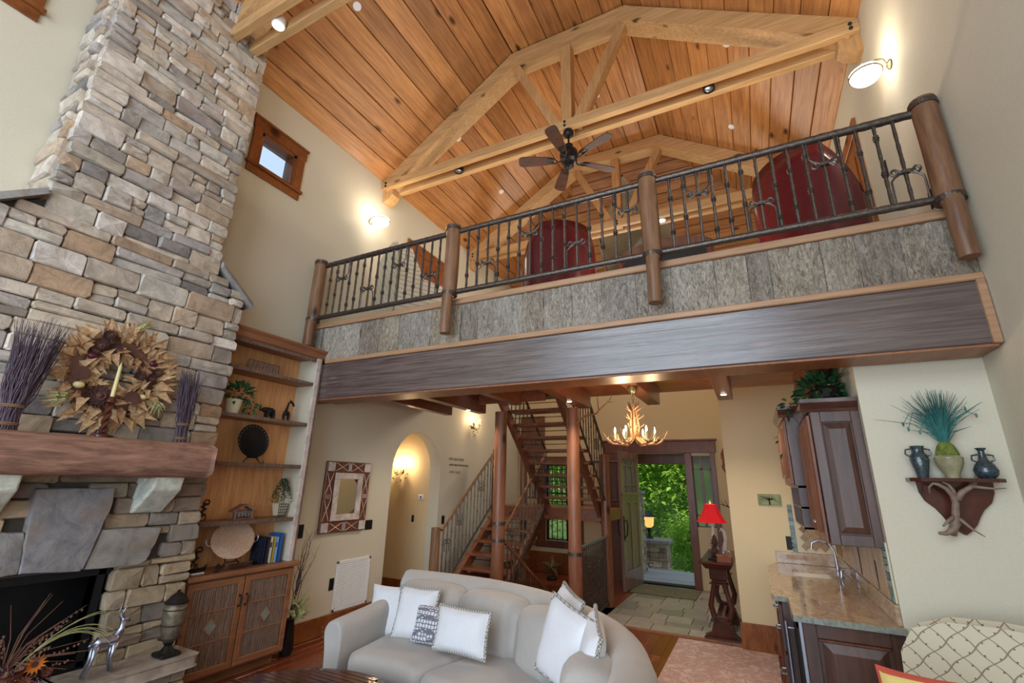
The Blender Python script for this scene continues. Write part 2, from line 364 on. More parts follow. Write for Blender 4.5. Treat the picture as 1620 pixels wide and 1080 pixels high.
    def lathe(s, prof, c=(0, 0, 0), seg=16, sx=1, sy=1, axis=None):
        "prof: (radius, height) pairs"
        vs = []; c = Vector(c); q = Vector((0, 0, 1)).rotation_difference(Vector(axis)) if axis else None
        for r, h in prof:
            for k in range(seg):
                t = 2*PI*k/seg; v = Vector((r*math.cos(t)*sx, r*math.sin(t)*sy, h))
                vs.append(c + (q @ v if q else v))
        n = len(prof)
        fs = [(i*seg+k, i*seg+(k+1) % seg, (i+1)*seg+(k+1) % seg, (i+1)*seg+k) for i in range(n-1) for k in range(seg)]
        fs += [tuple(range(seg))[::-1], tuple((n-1)*seg+k for k in range(seg))]
        return s.add(vs, fs)
    def ball(s, c, r, seg=10, rings=6, sc3=(1, 1, 1), wob=0):
        vs = []; fs = []
        for i in range(1, rings):
            a = PI*i/rings
            for k in range(seg):
                t = 2*PI*k/seg; rr = r*(1+(R.uniform(-wob, wob) if wob else 0))
                vs.append((c[0]+rr*math.sin(a)*math.cos(t)*sc3[0], c[1]+rr*math.sin(a)*math.sin(t)*sc3[1], c[2]+rr*math.cos(a)*sc3[2]))
        m = len(vs); vs += [(c[0], c[1], c[2]+r*sc3[2]), (c[0], c[1], c[2]-r*sc3[2])]
        for i in range(rings-2):
            for k in range(seg): fs.append((i*seg+k, (i+1)*seg+k, (i+1)*seg+(k+1) % seg, i*seg+(k+1) % seg))
        for k in range(seg): fs += [(m, k, (k+1) % seg), (m+1, (rings-2)*seg+(k+1) % seg, (rings-2)*seg+k)]
        return s.add(vs, fs)
    def leaf(s, p, d, n, ln, wd, bend=.2):
        "pointed leaf from p along d with normal n"
        p, d, n = Vector(p), Vector(d).normalized(), Vector(n); r = d.cross(n)
        r = r.normalized() if r.length > 1e-6 else d.orthogonal().normalized(); n = r.cross(d)
        a = p + d*ln*.45 + n*ln*bend*.3
        return s.add([p, a - r*wd/2, p + d*ln + n*ln*bend*-.3, a + r*wd/2, a - n*wd*.15], [(0, 1, 4), (1, 2, 4), (2, 3, 4), (3, 0, 4)])
    def xf(s, m):
        s.v = [tuple(m @ Vector(v)) for v in s.v]; return s
    def build(s, name, mat, parent=None, smooth=False, world=True, label=None, bevel=0, kind=None, subsurf=0, loc=None):
        me = bpy.data.meshes.new(name)
        off = Vector((0, 0, 0))
        if parent is not None and world: off = rootloc(parent)
        if loc is not None: off = Vector(loc)
        vs = [(v[0]-off[0], v[1]-off[1], v[2]-off[2]) for v in s.v] if off.length > 0 else s.v
        me.from_pydata(vs, [], s.f); me.update()
        me.materials.append(MT[mat] if isinstance(mat, str) else mat)
        if smooth:
            me.polygons.foreach_set('use_smooth', [True]*len(me.polygons))
            if smooth != 'all':
                try: me.set_sharp_from_angle(angle=math.radians(42))
                except Exception: pass
        o = bpy.data.objects.new(name, me); COL.objects.link(o)
        if parent is not None: o.parent = parent
        elif loc is not None: o.location = loc
        if label: o['label'] = label
        if kind: o['kind'] = kind
        if bevel:
            b = o.modifiers.new('bevel', 'BEVEL'); b.width = bevel; b.segments = 2; b.limit_method = 'ANGLE'
        if subsurf:
            b = o.modifiers.new('sub', 'SUBSURF'); b.levels = subsurf; b.render_levels = subsurf
        return o
def rootloc(o):
    v = Vector(o.location)
    while o.parent is not None: o = o.parent; v = v + Vector(o.location)
    return v
def thing(name, label, cat, loc=(0, 0, 0), group=None, rotz=0):
    o = bpy.data.objects.new(name, None); COL.objects.link(o); o.location = loc; o.rotation_euler = (0, 0, rotz)
    o.empty_display_size = .05
    o['label'] = label; o['category'] = cat; o['kind'] = 'thing'
    if group: o['group'] = group
    return o
def tag(o, label, cat, group=None, kind='thing'):
    o['label'] = label; o['category'] = cat; o['kind'] = kind
    if group: o['group'] = group
    return o
def struct(mb, name, mat, label, cat='wall', **k):
    o = mb.build(name, mat, **k); o['kind'] = 'structure'; o['label'] = label; o['category'] = cat; return o
def sempty(name, label, cat, loc=(0, 0, 0)):
    o = thing(name, label, cat, loc); o['kind'] = 'structure'; return o
def box(a, b): return MB().box(a, b)
def bb(a, b, c=.004): return MB().bbox(a, b, c)
# ================================================================ room shell
LX, RX = -4.3, 1.29
EAVE, TOP = 5.68, 7.05
KL, KR = -2.25, -.78
YF, YB = -3.0, 8.75
def wallx(x0, x1, rects, name, mat, label):
    mb = MB()
    for (y0, y1, z0, z1) in rects: mb.box((x0, y0, z0), (x1, y1, z1))
    return struct(mb, name, mat, label)
# left wall with two high windows and the arched opening
AY0, AY1, AZ = 4.94, 6.03, 1.72
W1, W2 = (.06, .56, 4.84, 5.32), (2.38, 2.82, 4.72, 5.13)
mb = MB(); x0, x1 = LX-.19, LX
for (y0, y1, z0, z1) in [(YF, W1[0], 0, EAVE), (W1[0], W1[1], 0, W1[2]), (W1[0], W1[1], W1[3], EAVE), (W1[1], W2[0], 0, EAVE), (W2[0], W2[1], 0, W2[2]), (W2[0], W2[1], W2[3], EAVE), (W2[1], AY0, 0, EAVE),
                         (AY0, AY1, 2.32, EAVE), (AY1, 8.95, 0, EAVE)]:
    mb.box((x0, y0, z0), (x1, y1, z1))
ac, ar = (AY0+AY1)/2, (AY1-AY0)/2
arc = [(ac-ar*math.cos(PI*i/24), AZ+ar*math.sin(PI*i/24)) for i in range(25)]
for i in range(24):
    (a, b), (c, d) = arc[i], arc[i+1]
    mb.prism([(a, b), (c, d), (c, 2.32), (a, 2.32)], 0, x0, x1)
struct(mb, 'wall_left', 'wall', 'pale plastered side wall with high windows and arched opening')
# hall beyond the arch
mb = MB(); mb.box((-7, 6.06, 0), (LX-.19, 6.2, 2.7)); mb.box((-7.1, 4, 0), (-7, 6.2, 2.7)); mb.box((-7, 4.0, 0), (LX-.19, 4.1, 2.7)); mb.box((-7, 4, 2.6), (LX-.19, 6.2, 2.7))
struct(mb, 'wall_hall', 'wall_warm', 'warm lit hall walls seen through the arched opening')
struct(bb((-7, 6.035, 0), (LX-.19, 6.06, .17)), 'baseboard_hall', 'casing', 'brown wooden baseboard in the hall beyond the arch', 'baseboard')
# right wall, bar recess block and foyer block
mb = MB(); mb.box((RX, YF, 0), (RX+.2, 3.7, EAVE)); mb.box((RX, 3.7, 2.66), (RX+.2, 8.95, EAVE))
struct(mb, 'wall_right', 'wall', 'tall plain plastered wall on the right')
struct(box((.65, 3.65, 0), (RX+.2, 5.95, 2.66)), 'wall_bar_side', 'wall', 'pale wall pier below the loft beam with the antler shelf')
struct(box((-.3, 5.95, 0), (RX+.2, 8.75, 3.1)), 'wall_bar_back', 'wall_warm', 'tan wall behind the bar counter with small tree picture')
mb = MB()
DX0, DX1, DZ = -1.93, -1.06, 2.15
SX0, SX1 = -.98, -.66
WX0, WX1, WZ0, WZ1 = -3.70, -3.06, .56, 1.95
for (a, b, c, d) in [(LX, WX0, 0, 5.3), (WX0, WX1, 0, WZ0), (WX0, WX1, WZ1, 5.3), (WX1, DX0, 0, 5.3), (DX0, DX1, DZ, 5.3), (DX1, SX0, 0, 5.3), (SX0, SX1, 0, .95), (SX0, SX1, 2.1, 5.3), (SX1, -.3, 0, 5.3)]:
    mb.box((a, 8.75, c), (b, 8.95, d))
struct(mb, 'wall_entry', 'wall_warm', 'tan foyer wall around the front door')
# window wall behind the camera (frames only, daylight comes through)
mb = MB()
for (a, b, c, d) in [(LX, -3.95, 0, 7.2), (.95, RX, 0, 7.2), (-3.95, .95, 0, .3), (-3.95, .95, 3.1, 3.4), (-3.95, .95, 6.0, 7.2), (-2.4, -2.3, .3, 6), (-.7, -.6, .3, 6)]:
    mb.box((a, YF-.15, c), (b, YF, d))
struct(mb, 'wall_window_side', 'wall', 'wall of tall windows opposite the loft')
struct(box((-5.5, -5.2, 6.1), (2.5, YF-.15, 6.25)), 'sun_blocker', 'casing', 'added sun blocking slab outside the tall windows', 'trim')  # unseen slab added to keep direct sun off the room floor
# gable fill above eaves behind camera is covered by the ceiling boards
struct(box((LX-.2, YF-.2, EAVE), (LX, 8.95, EAVE+.4)), 'trim_1', 'wall', 'wall plate above the left wall', 'trim')
struct(box((RX, YF-.2, EAVE), (RX+.2, 8.95, EAVE+.4)), 'trim_2', 'wall', 'wall plate above the right wall', 'trim')
# floors
fl = sempty('floor', 'glossy cherry hardwood floor of the great room', 'floor')
box((LX-3, YF-.2, -.3), (RX+.2, 5.3, -.02)).build('subfloor', 'dark_gap', fl)
MB().box((LX-3, 5.3, -.3), (-2.85, 8.95, -.02)).box((-1.95, 5.3, -.3), (RX+.2, 8.95, -.02)).box((-2.85, 6.95, -.3), (-1.95, 8.95, -.02)).build('subfloor', 'dark_gap', fl)
bw = .115; x = LX-1.2; i = 0
while x < RX:
    y = YF
    ofs = R.uniform(0, 1.4)
    cuts = [YF, 2.0+ofs, 5.3] if x < -1.5 else [YF, 1.2+ofs, 5.3]
    for a, b in zip(cuts, cuts[1:]):
        bb((x, a+.001, -.02), (x+bw-.0015, b-.001, 0), .0015).build('floorboard', 'floor', fl)
    x += bw; i += 1
x = LX
while x < -2.87:
    bb((x, 5.3, -.02), (min(x+bw-.0015, -2.86), 8.75, 0), .0015).build('floorboard', 'floor', fl); x += bw
x = -2.86
while x < -1.91:
    bb((x, 6.97, -.02), (min(x+bw-.0015, -1.9), 8.75, 0), .0015).build('floorboard', 'floor', fl); x += bw
x = -1.945
while x < RX:
    bb((x, 5.3, -.02), (min(x+bw-.0015, RX), 6.05, 0), .0015).build('floorboard', 'floor', fl); x += bw
# slate tiles in the foyer
ft = sempty('floor_foyer', 'grey slate tile floor of the foyer', 'floor')
box((-1.9, 6.1, -.02), (-.3, 8.75, -.006)).build('grout', 'mortar', ft)
y = 6.12; row = 0
while y < 8.7:
    h = (.30, .20, .30)[row % 3]; x = -1.9 - (0, .12, .22, .05)[row % 4]
    while x < -.3:
        wd = R.choice((.2, .3, .42)); a, b = max(x, -1.9), min(x+wd, -.3)
        if b-a > .03: bb((a+.004, y+.004, -.012), (b-.004, min(y+h, 8.75)-.004, R.uniform(0, .003)), .003).build('tile', 'slate', ft)
        x += wd
    y += h; row += 1
struct(bb((-1.9, 6.05, -.01), (-.3, 6.12, .012)), 'trim_3', 'case_edge', 'wooden threshold strip between slate and hardwood', 'trim')
# baseboards
struct(bb((LX, 3.36, 0), (LX+.02, AY0, .19)), 'baseboard_left', 'casing', 'tall brown baseboard along the left wall', 'baseboard')
struct(bb((LX, AY1, 0), (LX+.02, 8.75, .19)), 'baseboard_stair', 'casing', 'tall brown baseboard beside the stairs', 'baseboard')
struct(bb((-.32, 5.93, 0), (.1, 5.95, .26)), 'baseboard_bar', 'casing', 'tall brown baseboard below the tree picture', 'baseboard')
struct(bb((LX, 8.73, 0), (DX0-.35, 8.75, .36)), 'baseboard_entry', 'casing', 'tall brown baseboard under the stair window', 'baseboard')
# ---------------------------------------------------------------- ceiling boards
ce = sempty('ceiling', 'vaulted ceiling of wide knotty cedar boards', 'ceiling')
def hipy(z): return 6.98 + (TOP-z)/1.15
def roof_boards(x0, z0, x1, z1, n):
    dx, dz = (x1-x0)/n, (z1-z0)/n; ln = math.hypot(dx, dz); nx, nz = -dz/ln, dx/ln   # outward normal, pointing up
    if nz < 0: nx, nz = -nx, -nz
    for i in range(n):
        g = .0035/ln*1; t0, t1 = i+g, i+1-g
        a = (x0+dx*t0, z0+dz*t0); b = (x0+dx*t1, z0+dz*t1)
        off = R.uniform(0, .002); c = .007/ln
        a1 = (x0+dx*(t0+c), z0+dz*(t0+c)); b1 = (x0+dx*(t1-c), z0+dz*(t1-c))
        q = lambda p, h: (p[0]+nx*h, p[1]+nz*h)
        poly = [q(a, .02), q(a, .007+off), q(a1, off), q(b1, off), q(b, .007+off), q(b, .02)]
        ye = min(hipy(p[1]) for p in (a, b)) + .03
        mbx = MB(); n6 = len(poly)
        vs = [(p[0], YF-.1, p[1]) for p in poly] + [(p[0], hipy(p[1])+.02, p[1]) for p in poly]
        mbx.add(vs, [tuple(range(n6)), tuple(range(2*n6-1, n6-1, -1))]+[(k, (k+1) % n6, n6+(k+1) % n6, n6+k) for k in range(n6)])
        mbx.build('board', 'ceil', ce)
roof_boards(LX, EAVE, KL, TOP, 10)
roof_boards(KL, TOP, KR, TOP, 6)
roof_boards(KR, TOP, RX, EAVE, 10)
mb = MB()
mb.prism([(LX-.2, EAVE+.03-.13), (KL, TOP+.03), (KR, TOP+.03), (RX+.2, EAVE+.03-.13), (RX+.2, EAVE+.3), (KR, TOP+.3), (KL, TOP+.3), (LX-.2, EAVE+.3)], 1, YF-.2, 8.9)
mb.build('roof_deck', 'dark_gap', ce)
# hip end with the gabled dormer opening
GX, GW, GE, GA = -1.53, .64, 6.18, 6.88
def xl(z): return LX + (z-EAVE)/(TOP-EAVE)*(KL-LX) if z > EAVE else LX
def xr(z): return RX - (z-EAVE)/(TOP-EAVE)*(RX-KR) if z > EAVE else RX
def gh(z): return 0 if z >= GA else (GW*(GA-z)/(GA-GE) if z > GE else GW)
def hip_piece(z0, z1, a0, b0, a1, b1):
    if max(b0-a0, b1-a1) < .02: return
    n = Vector((0, 1.15, 1)).normalized()*.02
    lo = [(a0, hipy(z0), z0), (b0, hipy(z0), z0), (b1, hipy(z1), z1), (a1, hipy(z1), z1)]
    hi = [(p[0]+n.x, p[1]+n.y, p[2]+n.z) for p in lo]
    MB().hull8(lo, hi).build('board', 'ceil_x', ce)
    back = [(p[0]+(-.05 if k in (0, 3) else .05)*0, p[1]+n.y*1.2, p[2]+n.z*1.2+(-.006 if k < 2 else .006)) for k, p in enumerate(lo)]
    MB().hull8(back, [(p[0], p[1]+.03, p[2]+.02) for p in back]).build('backing_board', 'dark_gap', ce)
z = 5.02; st = (TOP-5.02)/16
for i in range(16):
    z0, z1 = z+.004, z+st-.004
    if z1 < 5.35:
        hip_piece(z0, z1, xl(z0), xr(z0), xl(z1), xr(z1))
    else:
        g0, g1 = gh(z0), gh(z1)
        if g0 <= 0: hip_piece(z0, z1, xl(z0), xr(z0), xl(z1), xr(z1))
        else:
            hip_piece(z0, z1, xl(z0), GX-g0, xl(z1), GX-g1); hip_piece(z0, z1, GX+g0, xr(z0), GX+g1, xr(z1))
    z += st
dm = sempty('wall_dormer', 'pale walls of the gabled dormer above the stairs', 'wall')
m2 = MB()
pts = [(GX-GW, 5.3), (GX-GW, GE), (GX, GA), (GX+GW, GE), (GX+GW, 5.3)]
for i in range(4):
    (xa, za), (xb, zb) = pts[i], pts[i+1]; sg = Vector(((za-zb), 0, (xb-xa))).normalized()*.03
    m2.hull8([(xa, hipy(za), za), (xb, hipy(zb), zb), (xb, 9.3, zb), (xa, 9.3, za)], [(xa+sg.x, hipy(za), za+sg.z), (xb+sg.x, hipy(zb), zb+sg.z), (xb+sg.x, 9.3, zb+sg.z), (xa+sg.x, 9.3, za+sg.z)])
m2.box((GX-GW, 9.2, 5.0), (GX-.45, 9.3, GA)).box((GX+.45, 9.2, 5.0), (GX+GW, 9.3, GA)).box((GX-GW, 9.2, 6.35), (GX+GW, 9.3, GA)).box((GX-GW, 8.75, 5.0), (GX+GW, 9.3, 5.3))
m2.build('cheek', 'wall', dm)
MB().box((GX-.47, 9.18, 5.3), (GX-.4, 9.24, 6.4)).box((GX+.4, 9.18, 5.3), (GX+.47, 9.24, 6.4)).box((GX-.47, 9.18, 6.3), (GX+.47, 9.24, 6.4)).box((GX-.02, 9.2, 5.3), (GX+.02, 9.24, 6.4)).build('window_frame', 'casing', dm)
box((GX-.42, 9.22, 5.3), (GX+.42, 9.23, 6.35)).build('pane', 'glass', dm)
# ---------------------------------------------------------------- loft slab, joists and beam
lf = sempty('ceiling_under_loft', 'beadboard ceiling under the loft between stained joists', 'ceiling', (0, 0, 2.66))
SY0, SY1 = 3.5, 5.65
OX0, OX1, OY0 = -2.93, -2.05, 4.85
y = SY0; k = 0
while y < SY1-.01:
    y1 = min(y+.0896, SY1)
    segs = [(LX, RX)] if y1 <= OY0+.02 else [(LX, OX0), (OX1, RX)]
    for a, b in segs: bb((a, y+.003, 2.66), (b, y1-.003, 2.675), .004).build('plank', 'beadboard', lf)
    y = y1
fd = MB()
fd.box((LX, SY0, 2.675), (RX, OY0, 3.17)); fd.box((LX, OY0, 2.675), (OX0, SY1, 3.17)); fd.box((OX1, OY0, 2.675), (RX, SY1, 3.17))
struct(fd, 'floor_loft', 'case_edge', 'wooden loft floor slab edge above the foyer', 'floor')
struct(bb((OX0, OY0-.03, 2.5), (OX1, OY0+.0, 3.17)), 'trim_4', 'joist', 'stained header board at the top of the stairs', 'trim')
pos = ['leftmost stained joist under the loft', 'second stained joist under the loft from the left', 'short stained joist ending at the stair opening', 'stained joist over the front log post', 'stained joist carrying the antler chandelier', 'stained joist above the bar wall with lit downlight', 'rightmost stained joist above the bar cabinets']
for i, (a, b, ye) in enumerate([(-3.75, -3.64, 5.3), (-3.22, -3.1, 5.3), (-2.45, -2.34, 4.82), (-1.80, -1.66, 5.3), (-1.00, -.86, 5.3), (-.26, -.12, 5.22), (.44, .58, 5.3)]):
    j = thing('ceiling_joist', pos[i], 'joist', (a, 4, 2.46), 'stained joists under the loft')
    bb((a, 3.62, 2.46), (b, ye, 2.66), .006).build('joist_body', 'joist', j)
    if i in (1, 3, 5):
        yy = ye-.35 if i != 3 else ye-.55
        MB().lathe([(.03, 0), (.034, -.004), (.03, -.006)], ((a+b)/2, yy, 2.461), 14).build('downlight_ring', 'white', j)
        MB().lathe([(.024, 0), (.024, -.003)], ((a+b)/2, yy, 2.455), 12).build('downlight_lens', 'puck', j)
        light('SPOT', 'downlight_glow', ((a+b)/2, yy, 2.44), 30, (1, .84, .64), .02, (0, 0, 0), spot=2.4)
lb = thing('loft_beam', 'massive dark stained beam spanning below the bark panels', 'beam', (-1.5, 3.4, 2.385))
BY = 3.35
bb((-4.02, BY, 2.385), (1.27, 3.62, 2.765), .01).build('beam_body', 'beam', lb)
bb((-4.02, BY+.0, 2.37), (1.27, 3.62, 2.385), .003).build('soffit_trim', 'case_edge', lb)
bb((LX, BY+.02, 2.385), (-4.02, 3.62, 2.765), .01).build('beam_end', 'beam', lb)
bb((-3.98, BY-.012, 2.765), (1.29, 3.5, 2.81), .006).build('lower_trim', 'trim_x', lb)
bb((1.245, BY-.02, 2.385), (1.285, 3.55, 2.765), .004).build('end_trim', 'trim_x', lb)
bb((LX+.02, BY-.02, 3.18), (1.29, 3.6, 3.235), .006).build('upper_trim', 'trim_x', lb)
box((LX, 3.40, 2.8), (1.29, 3.5, 3.18)).build('backer', 'dark_gap', lb)
jx = [-4.28, -4.09, -3.53, -3.264, -3.008, -2.615, -2.277, -2.09, -1.645, -1.446, -1.19, -.937, -.666, -.40, -.1, .111, .246, .55, .738, .965, 1.285]
for a, b in zip(jx, jx[1:]):
    mbk = MB(); nx_, nz_ = max(4, int((b-a)/.03)), 12; dep = R.uniform(0, .008); sd = R.uniform(0, 99)
    vs = []
    for iz in range(nz_+1):
        for ix in range(nx_+1):
            x_ = a+.001+(b-a-.002)*ix/nx_; z_ = 2.812+.366*iz/nz_
            ed = .006 if ix in (0, nx_) else 0
            vs.append((x_, BY+.012-dep+ed+.016*noise.noise(Vector((x_*30+sd, 0, z_*9))), z_))
    fs = [(iz*(nx_+1)+ix, iz*(nx_+1)+ix+1, (iz+1)*(nx_+1)+ix+1, (iz+1)*(nx_+1)+ix) for iz in range(nz_) for ix in range(nx_)]
    nb = len(vs); vs += [(a+.003, 3.41, 2.812), (b-.003, 3.41, 2.812), (b-.003, 3.41, 3.178), (a+.003, 3.41, 3.178)]
    c0, c1, c2, c3 = 0, nx_, nz_*(nx_+1)+nx_, nz_*(nx_+1)
    fs += [(c0, nb, nb+1, c1), (c1, nb+1, nb+2, c2), (c2, nb+2, nb+3, c3), (c3, nb+3, nb, c0), (nb, nb+3, nb+2, nb+1)]
    mbk.add(vs, fs).build('bark_panel', 'bark', lb)
# ---------------------------------------------------------------- trusses
def truss(name, y0, lbl, fan=False, corb=True, xl_=LX):
    t = thing(name, lbl, 'roof truss', (-1.52, y0, 5.54))
    yb = y0+.26; zt, zb = 5.66, 5.54
    bb((xl_, y0, zb), (RX, y0+.075, zt), .006).build('tie_plank', 'timber_x', t)
    bb((xl_, yb-.075, zb), (RX, yb, zt), .006).build('tie_plank', 'timber_x', t)
    c0, c1 = y0+.075, yb-.075
    ch = .19
    def chord(xa, za, xb, zb2, d=ch, g=0):
        n = Vector((za-zb2, 0, xb-xa)).normalized()
        if n.z < 0: n = -n
        a, b = Vector((xa, 0, za)), Vector((xb, 0, zb2))
        y_a, y_b = c0-.06+g, c1+.06-g
        q = [a-n*d, b-n*d, b, a]
        m = MB(); m.add([(p.x, yy, p.z) for yy in (y_a, y_b) for p in q], [(0, 1, 2, 3), (7, 6, 5, 4), (0, 4, 5, 1), (1, 5, 6, 2), (2, 6, 7, 3), (3, 7, 4, 0)])
        return m
    e = .012
    chord(LX-.02, EAVE+.0-e, KL, TOP-e).build('rafter', 'timber_x', t)
    chord(KL-.06, TOP-e, KR+.06, TOP-e, ch, .004).build('collar', 'timber_x', t)
    chord(KR, TOP-e, RX+.02, EAVE-e).build('rafter', 'timber_x', t)
    bb((-1.585, c0-.02, zt-.1), (-1.455, c1+.02, TOP-.19), .006).build('king_post', 'timber_v', t)
    for sx, kx in ((-1, KL), (1, KR)):
        MB().bar((-1.52+sx*.1, (c0+c1)/2, zt-.04), (kx+(-sx)*.03, (c0+c1)/2, TOP-.2), .11, .12, (0, 1, 0)).build('strut', 'timber_v', t)
    b = MB()
    for x_ in (-1.52, 1.22):
        for zz in (5.575, 5.625): b.lathe([(.016, 0), (.016, .012), (.008, .018)], (x_, y0, zz), 8, axis=(0, -1, 0))
    if xl_ == LX:
        for zz in (5.575, 5.625): b.lathe([(.016, 0), (.016, .012), (.008, .018)], (-4.22, y0, zz), 8, axis=(0, -1, 0))
    b.build('bolts', 'black', t)
    if corb:
        for sx, x_ in ((1, LX), (-1, RX)):
            MB().prism([(x_, 5.54), (x_+sx*.17, 5.54), (x_+sx*.17, 5.46), (x_+sx*.12, 5.40), (x_+sx*.04, 5.36), (x_, 5.36)], 1, y0+.05, y0+.21).build('corbel', 'timber_v', t)
    return t
T1 = truss('roof_truss', 4.15, 'pale timber roof truss above the rail with fan hanging below')
T2 = truss('roof_truss', 6.5, 'pale timber roof truss deep in the loft')
T0 = truss('roof_truss', 1.70, 'pale timber roof truss resting on the stone chimney', corb=False, xl_=-4.0)
# can lights inside the double tie beams
def can(x, y, lit, lbl, cat='spotlight'):
    c = thing('ceiling_spotlight', lbl, cat, (x, y, 5.6), 'spotlights set in the roof trusses')
    MB().lathe([(.058, .07), (.058, -.01), (.05, -.016), (.046, -.004), (.046, .0)], (x, y, 5.545), 20).build('housing', 'white' if lit else 'black', c, smooth=True)
    MB().lathe([(.044, 0), (.03, -.008), (.012, -.012)], (x, y, 5.541), 16).build('lens', 'puck' if lit else 'pewter', c, smooth=True)
can(-3.42, 1.83, True, 'bright white spotlight between truss planks above the chimney')
can(-3.07, 4.28, False, 'black spotlight left of the fan in the truss')
can(.02, 4.28, False, 'black spotlight right of the fan in the truss')
can(-.85, 6.63, True, 'lit spotlight in the far truss behind the rail')
# round white recess caps on the boards
def slope_pt(px, py):
    for (x_, z_, nx_, nz_, lo, hi) in ((LX, EAVE, -.668, 1, LX, KL), (KL, TOP, 0, 1, KL, KR), (KR, TOP, .662, 1, KR, RX)):
        d = P(px, py, 1, 1.0)-EYE; den = nx_*d.x+nz_*d.z
        tt = (nx_*(x_-EYE.x)+nz_*(z_-EYE.z))/den; q = EYE+d*tt
        if lo-.05 <= q.x <= hi+.05: return q, Vector((nx_, 0, nz_)).normalized()
    return None, None
caps = ['round white ceiling cap near the chimney truss', 'white ceiling cap left of the big truss tie', 'white ceiling cap right of the king post', 'white ceiling cap on the right slope above the tie', 'white ceiling cap on the right slope below the tie', 'small white ceiling cap above the second log post']
for (px, py), lb_ in zip([(565, 10), (725, 219), (944, 151), (1149, 69), (1157, 200), (793, 303)], caps):
    q, n = slope_pt(px, py)
    if q: tag(MB().lathe([(.045, .002), (.045, -.006), (.04, -.012), (.0, -.013)], (0, 0, 0), 18, axis=n).build('recessed_light', 'white', loc=None, smooth=True), lb_, 'ceiling fixture', 'round white caps on the cedar ceiling').location = q
# ================================================================ windows
def window_x(name, x, y0, y1, z0, z1, lbl):
    "casement in the left wall with a wooden casing on the room side"
    t = sempty(name, lbl, 'window', (x, y0, z0)); c = .095
    bb((x, y0-c, z0-.02), (x+.022, y0, z1+.02), .003).build('side_casing', 'casing', t)
    bb((x, y1, z0-.02), (x+.022, y1+c, z1+.02), .003).build('side_casing', 'casing', t)
    bb((x, y0-c-.015, z1), (x+.026, y1+c+.015, z1+.12), .004).build('head_casing', 'casing', t)
    bb((x, y0-c-.03, z1+.12), (x+.04, y1+c+.03, z1+.145), .004).build('cap_trim', 'casing', t)
    bb((x, y0-c-.02, z0-.035), (x+.045, y1+c+.02, z0), .004).build('sill', 'casing', t)
    bb((x, y0-c, z0-.12), (x+.02, y1+c, z0-.035), .003).build('apron', 'casing', t)
    m = MB()
    for a, b in (((x-.15, y0, z0), (x-.0, y0+.035, z1)), ((x-.15, y1-.035, z0), (x, y1, z1)), ((x-.15, y0, z0), (x, y1, z0+.035)), ((x-.15, y0, z1-.035), (x, y1, z1))): m.box(a, b)
    m.build('sash', 'casing', t)
    box((x-.1, y0+.03, z0+.03), (x-.095, y1-.03, z1-.03)).build('pane', 'glass', t)
window_x('window_1', LX, *W1, 'high wood cased window left of the chimney')
window_x('window_2', LX, *W2, 'small high wood cased window right of the chimney')
# ================================================================ stone fireplace
CX = -3.93
def stone(y0, y1, z0, z1, x, parent, mat='stone', d=.05, name='stone', face='x', jit=.010, hgt=None):
    w_, h_ = y1-y0, z1-z0; c = min(.013, w_*.15, h_*.2)
    j = lambda a=jit: R.uniform(-a, a)
    o = [(y0+c+j(), z0+j()*.5), (y1-c+j(), z0+j()*.5), (y1+j(.003), z0+c+j()), (y1+j(.003), z1-c+j()), (y1-c+j(), z1+j()*.5), (y0+c+j(), z1+j()*.5), (y0+j(.003), z1-c+j()), (y0+j(.003), z0+c+j())]
    dd = d*R.uniform(.55, 1.15); cy, cz = (y0+y1)/2, (z0+z1)/2
    def ring(k, dep, jj=0):
        r = []
        for (a, b) in o:
            fy = (w_/2-k)/(w_/2); fz = (h_/2-k)/(h_/2)
            r.append((cy+(a-cy)*max(.2, fy), cz+(b-cz)*max(.2, fz), dep+R.uniform(-jj, jj)))
        return r
    tx, tz = R.uniform(-.08, .08), R.uniform(-.15, .12)
    rg = ring(0, -.04)+ring(0, dd*.7, .004)+ring(.007, dd, .006)
    rg = [(a, b, e+(tx*(a-cy)+tz*(b-cz) if e > .01 else 0)) for a, b, e in rg]
    rg.append((cy+j(), cz+j()*.5, dd+R.uniform(-.004, .012)))
    vs = [(x+e, a, b) if face == 'x' else (a, x-e, b) for a, b, e in rg]
    fs = []
    for L in (0, 1):
        for k in range(8): fs.append((L*8+k, L*8+(k+1) % 8, L*8+8+(k+1) % 8, L*8+8+k))
    for k in range(8): fs.append((16+k, 16+(k+1) % 8, 24))
    if face == 'y': fs = [f[::-1] for f in fs]
    return MB().add(vs, fs).build(name, mat, parent)
def courses(zlo, zhi, ext, x, parent, mat, hs=(.055, .15), ws=(.10, .40), skip=None, face='x', cap=300, d=.05):
    z = zlo; n = 0
    while z < zhi-.02:
        h = R.uniform(*hs)
        if zhi-z-h < .04: h = zhi-z
        a, b = ext(z+h/2); y = a
        while y < b-.01:
            w_ = R.uniform(*ws)*(1.25 if h < .1 else .9)
            if R.random() < .12: w_ *= 1.7
            if b-y-w_ < .07: w_ = b-y
            parts_ = [(z, z+h)]
            if h > .105 and R.random() < .38:
                m = z+h*R.uniform(.35, .62); parts_ = [(z, m), (m, z+h)]
            for (p, q) in parts_:
                ys = [(y, y+w_)]
                if len(parts_) == 2 and w_ > .22 and R.random() < .6:
                    mm = y+w_*R.uniform(.35, .65); ys = [(y, mm), (mm, y+w_)]
                for (u, v) in ys:
                    if skip and skip(u, v, p, q): continue
                    if n >= cap: continue
                    stone(u+.0015, v-.0015, p+.0015, q-.0015, x, parent, mat, d, face=face); n += 1
            y += w_
        z += h
    return n
SY0_, SY1_ = .93, 2.06      # stack
ch = thing('chimney_stack', 'tall pale fieldstone chimney stack rising to the cedar ceiling', 'chimney', (CX, 1.5, 3.2))
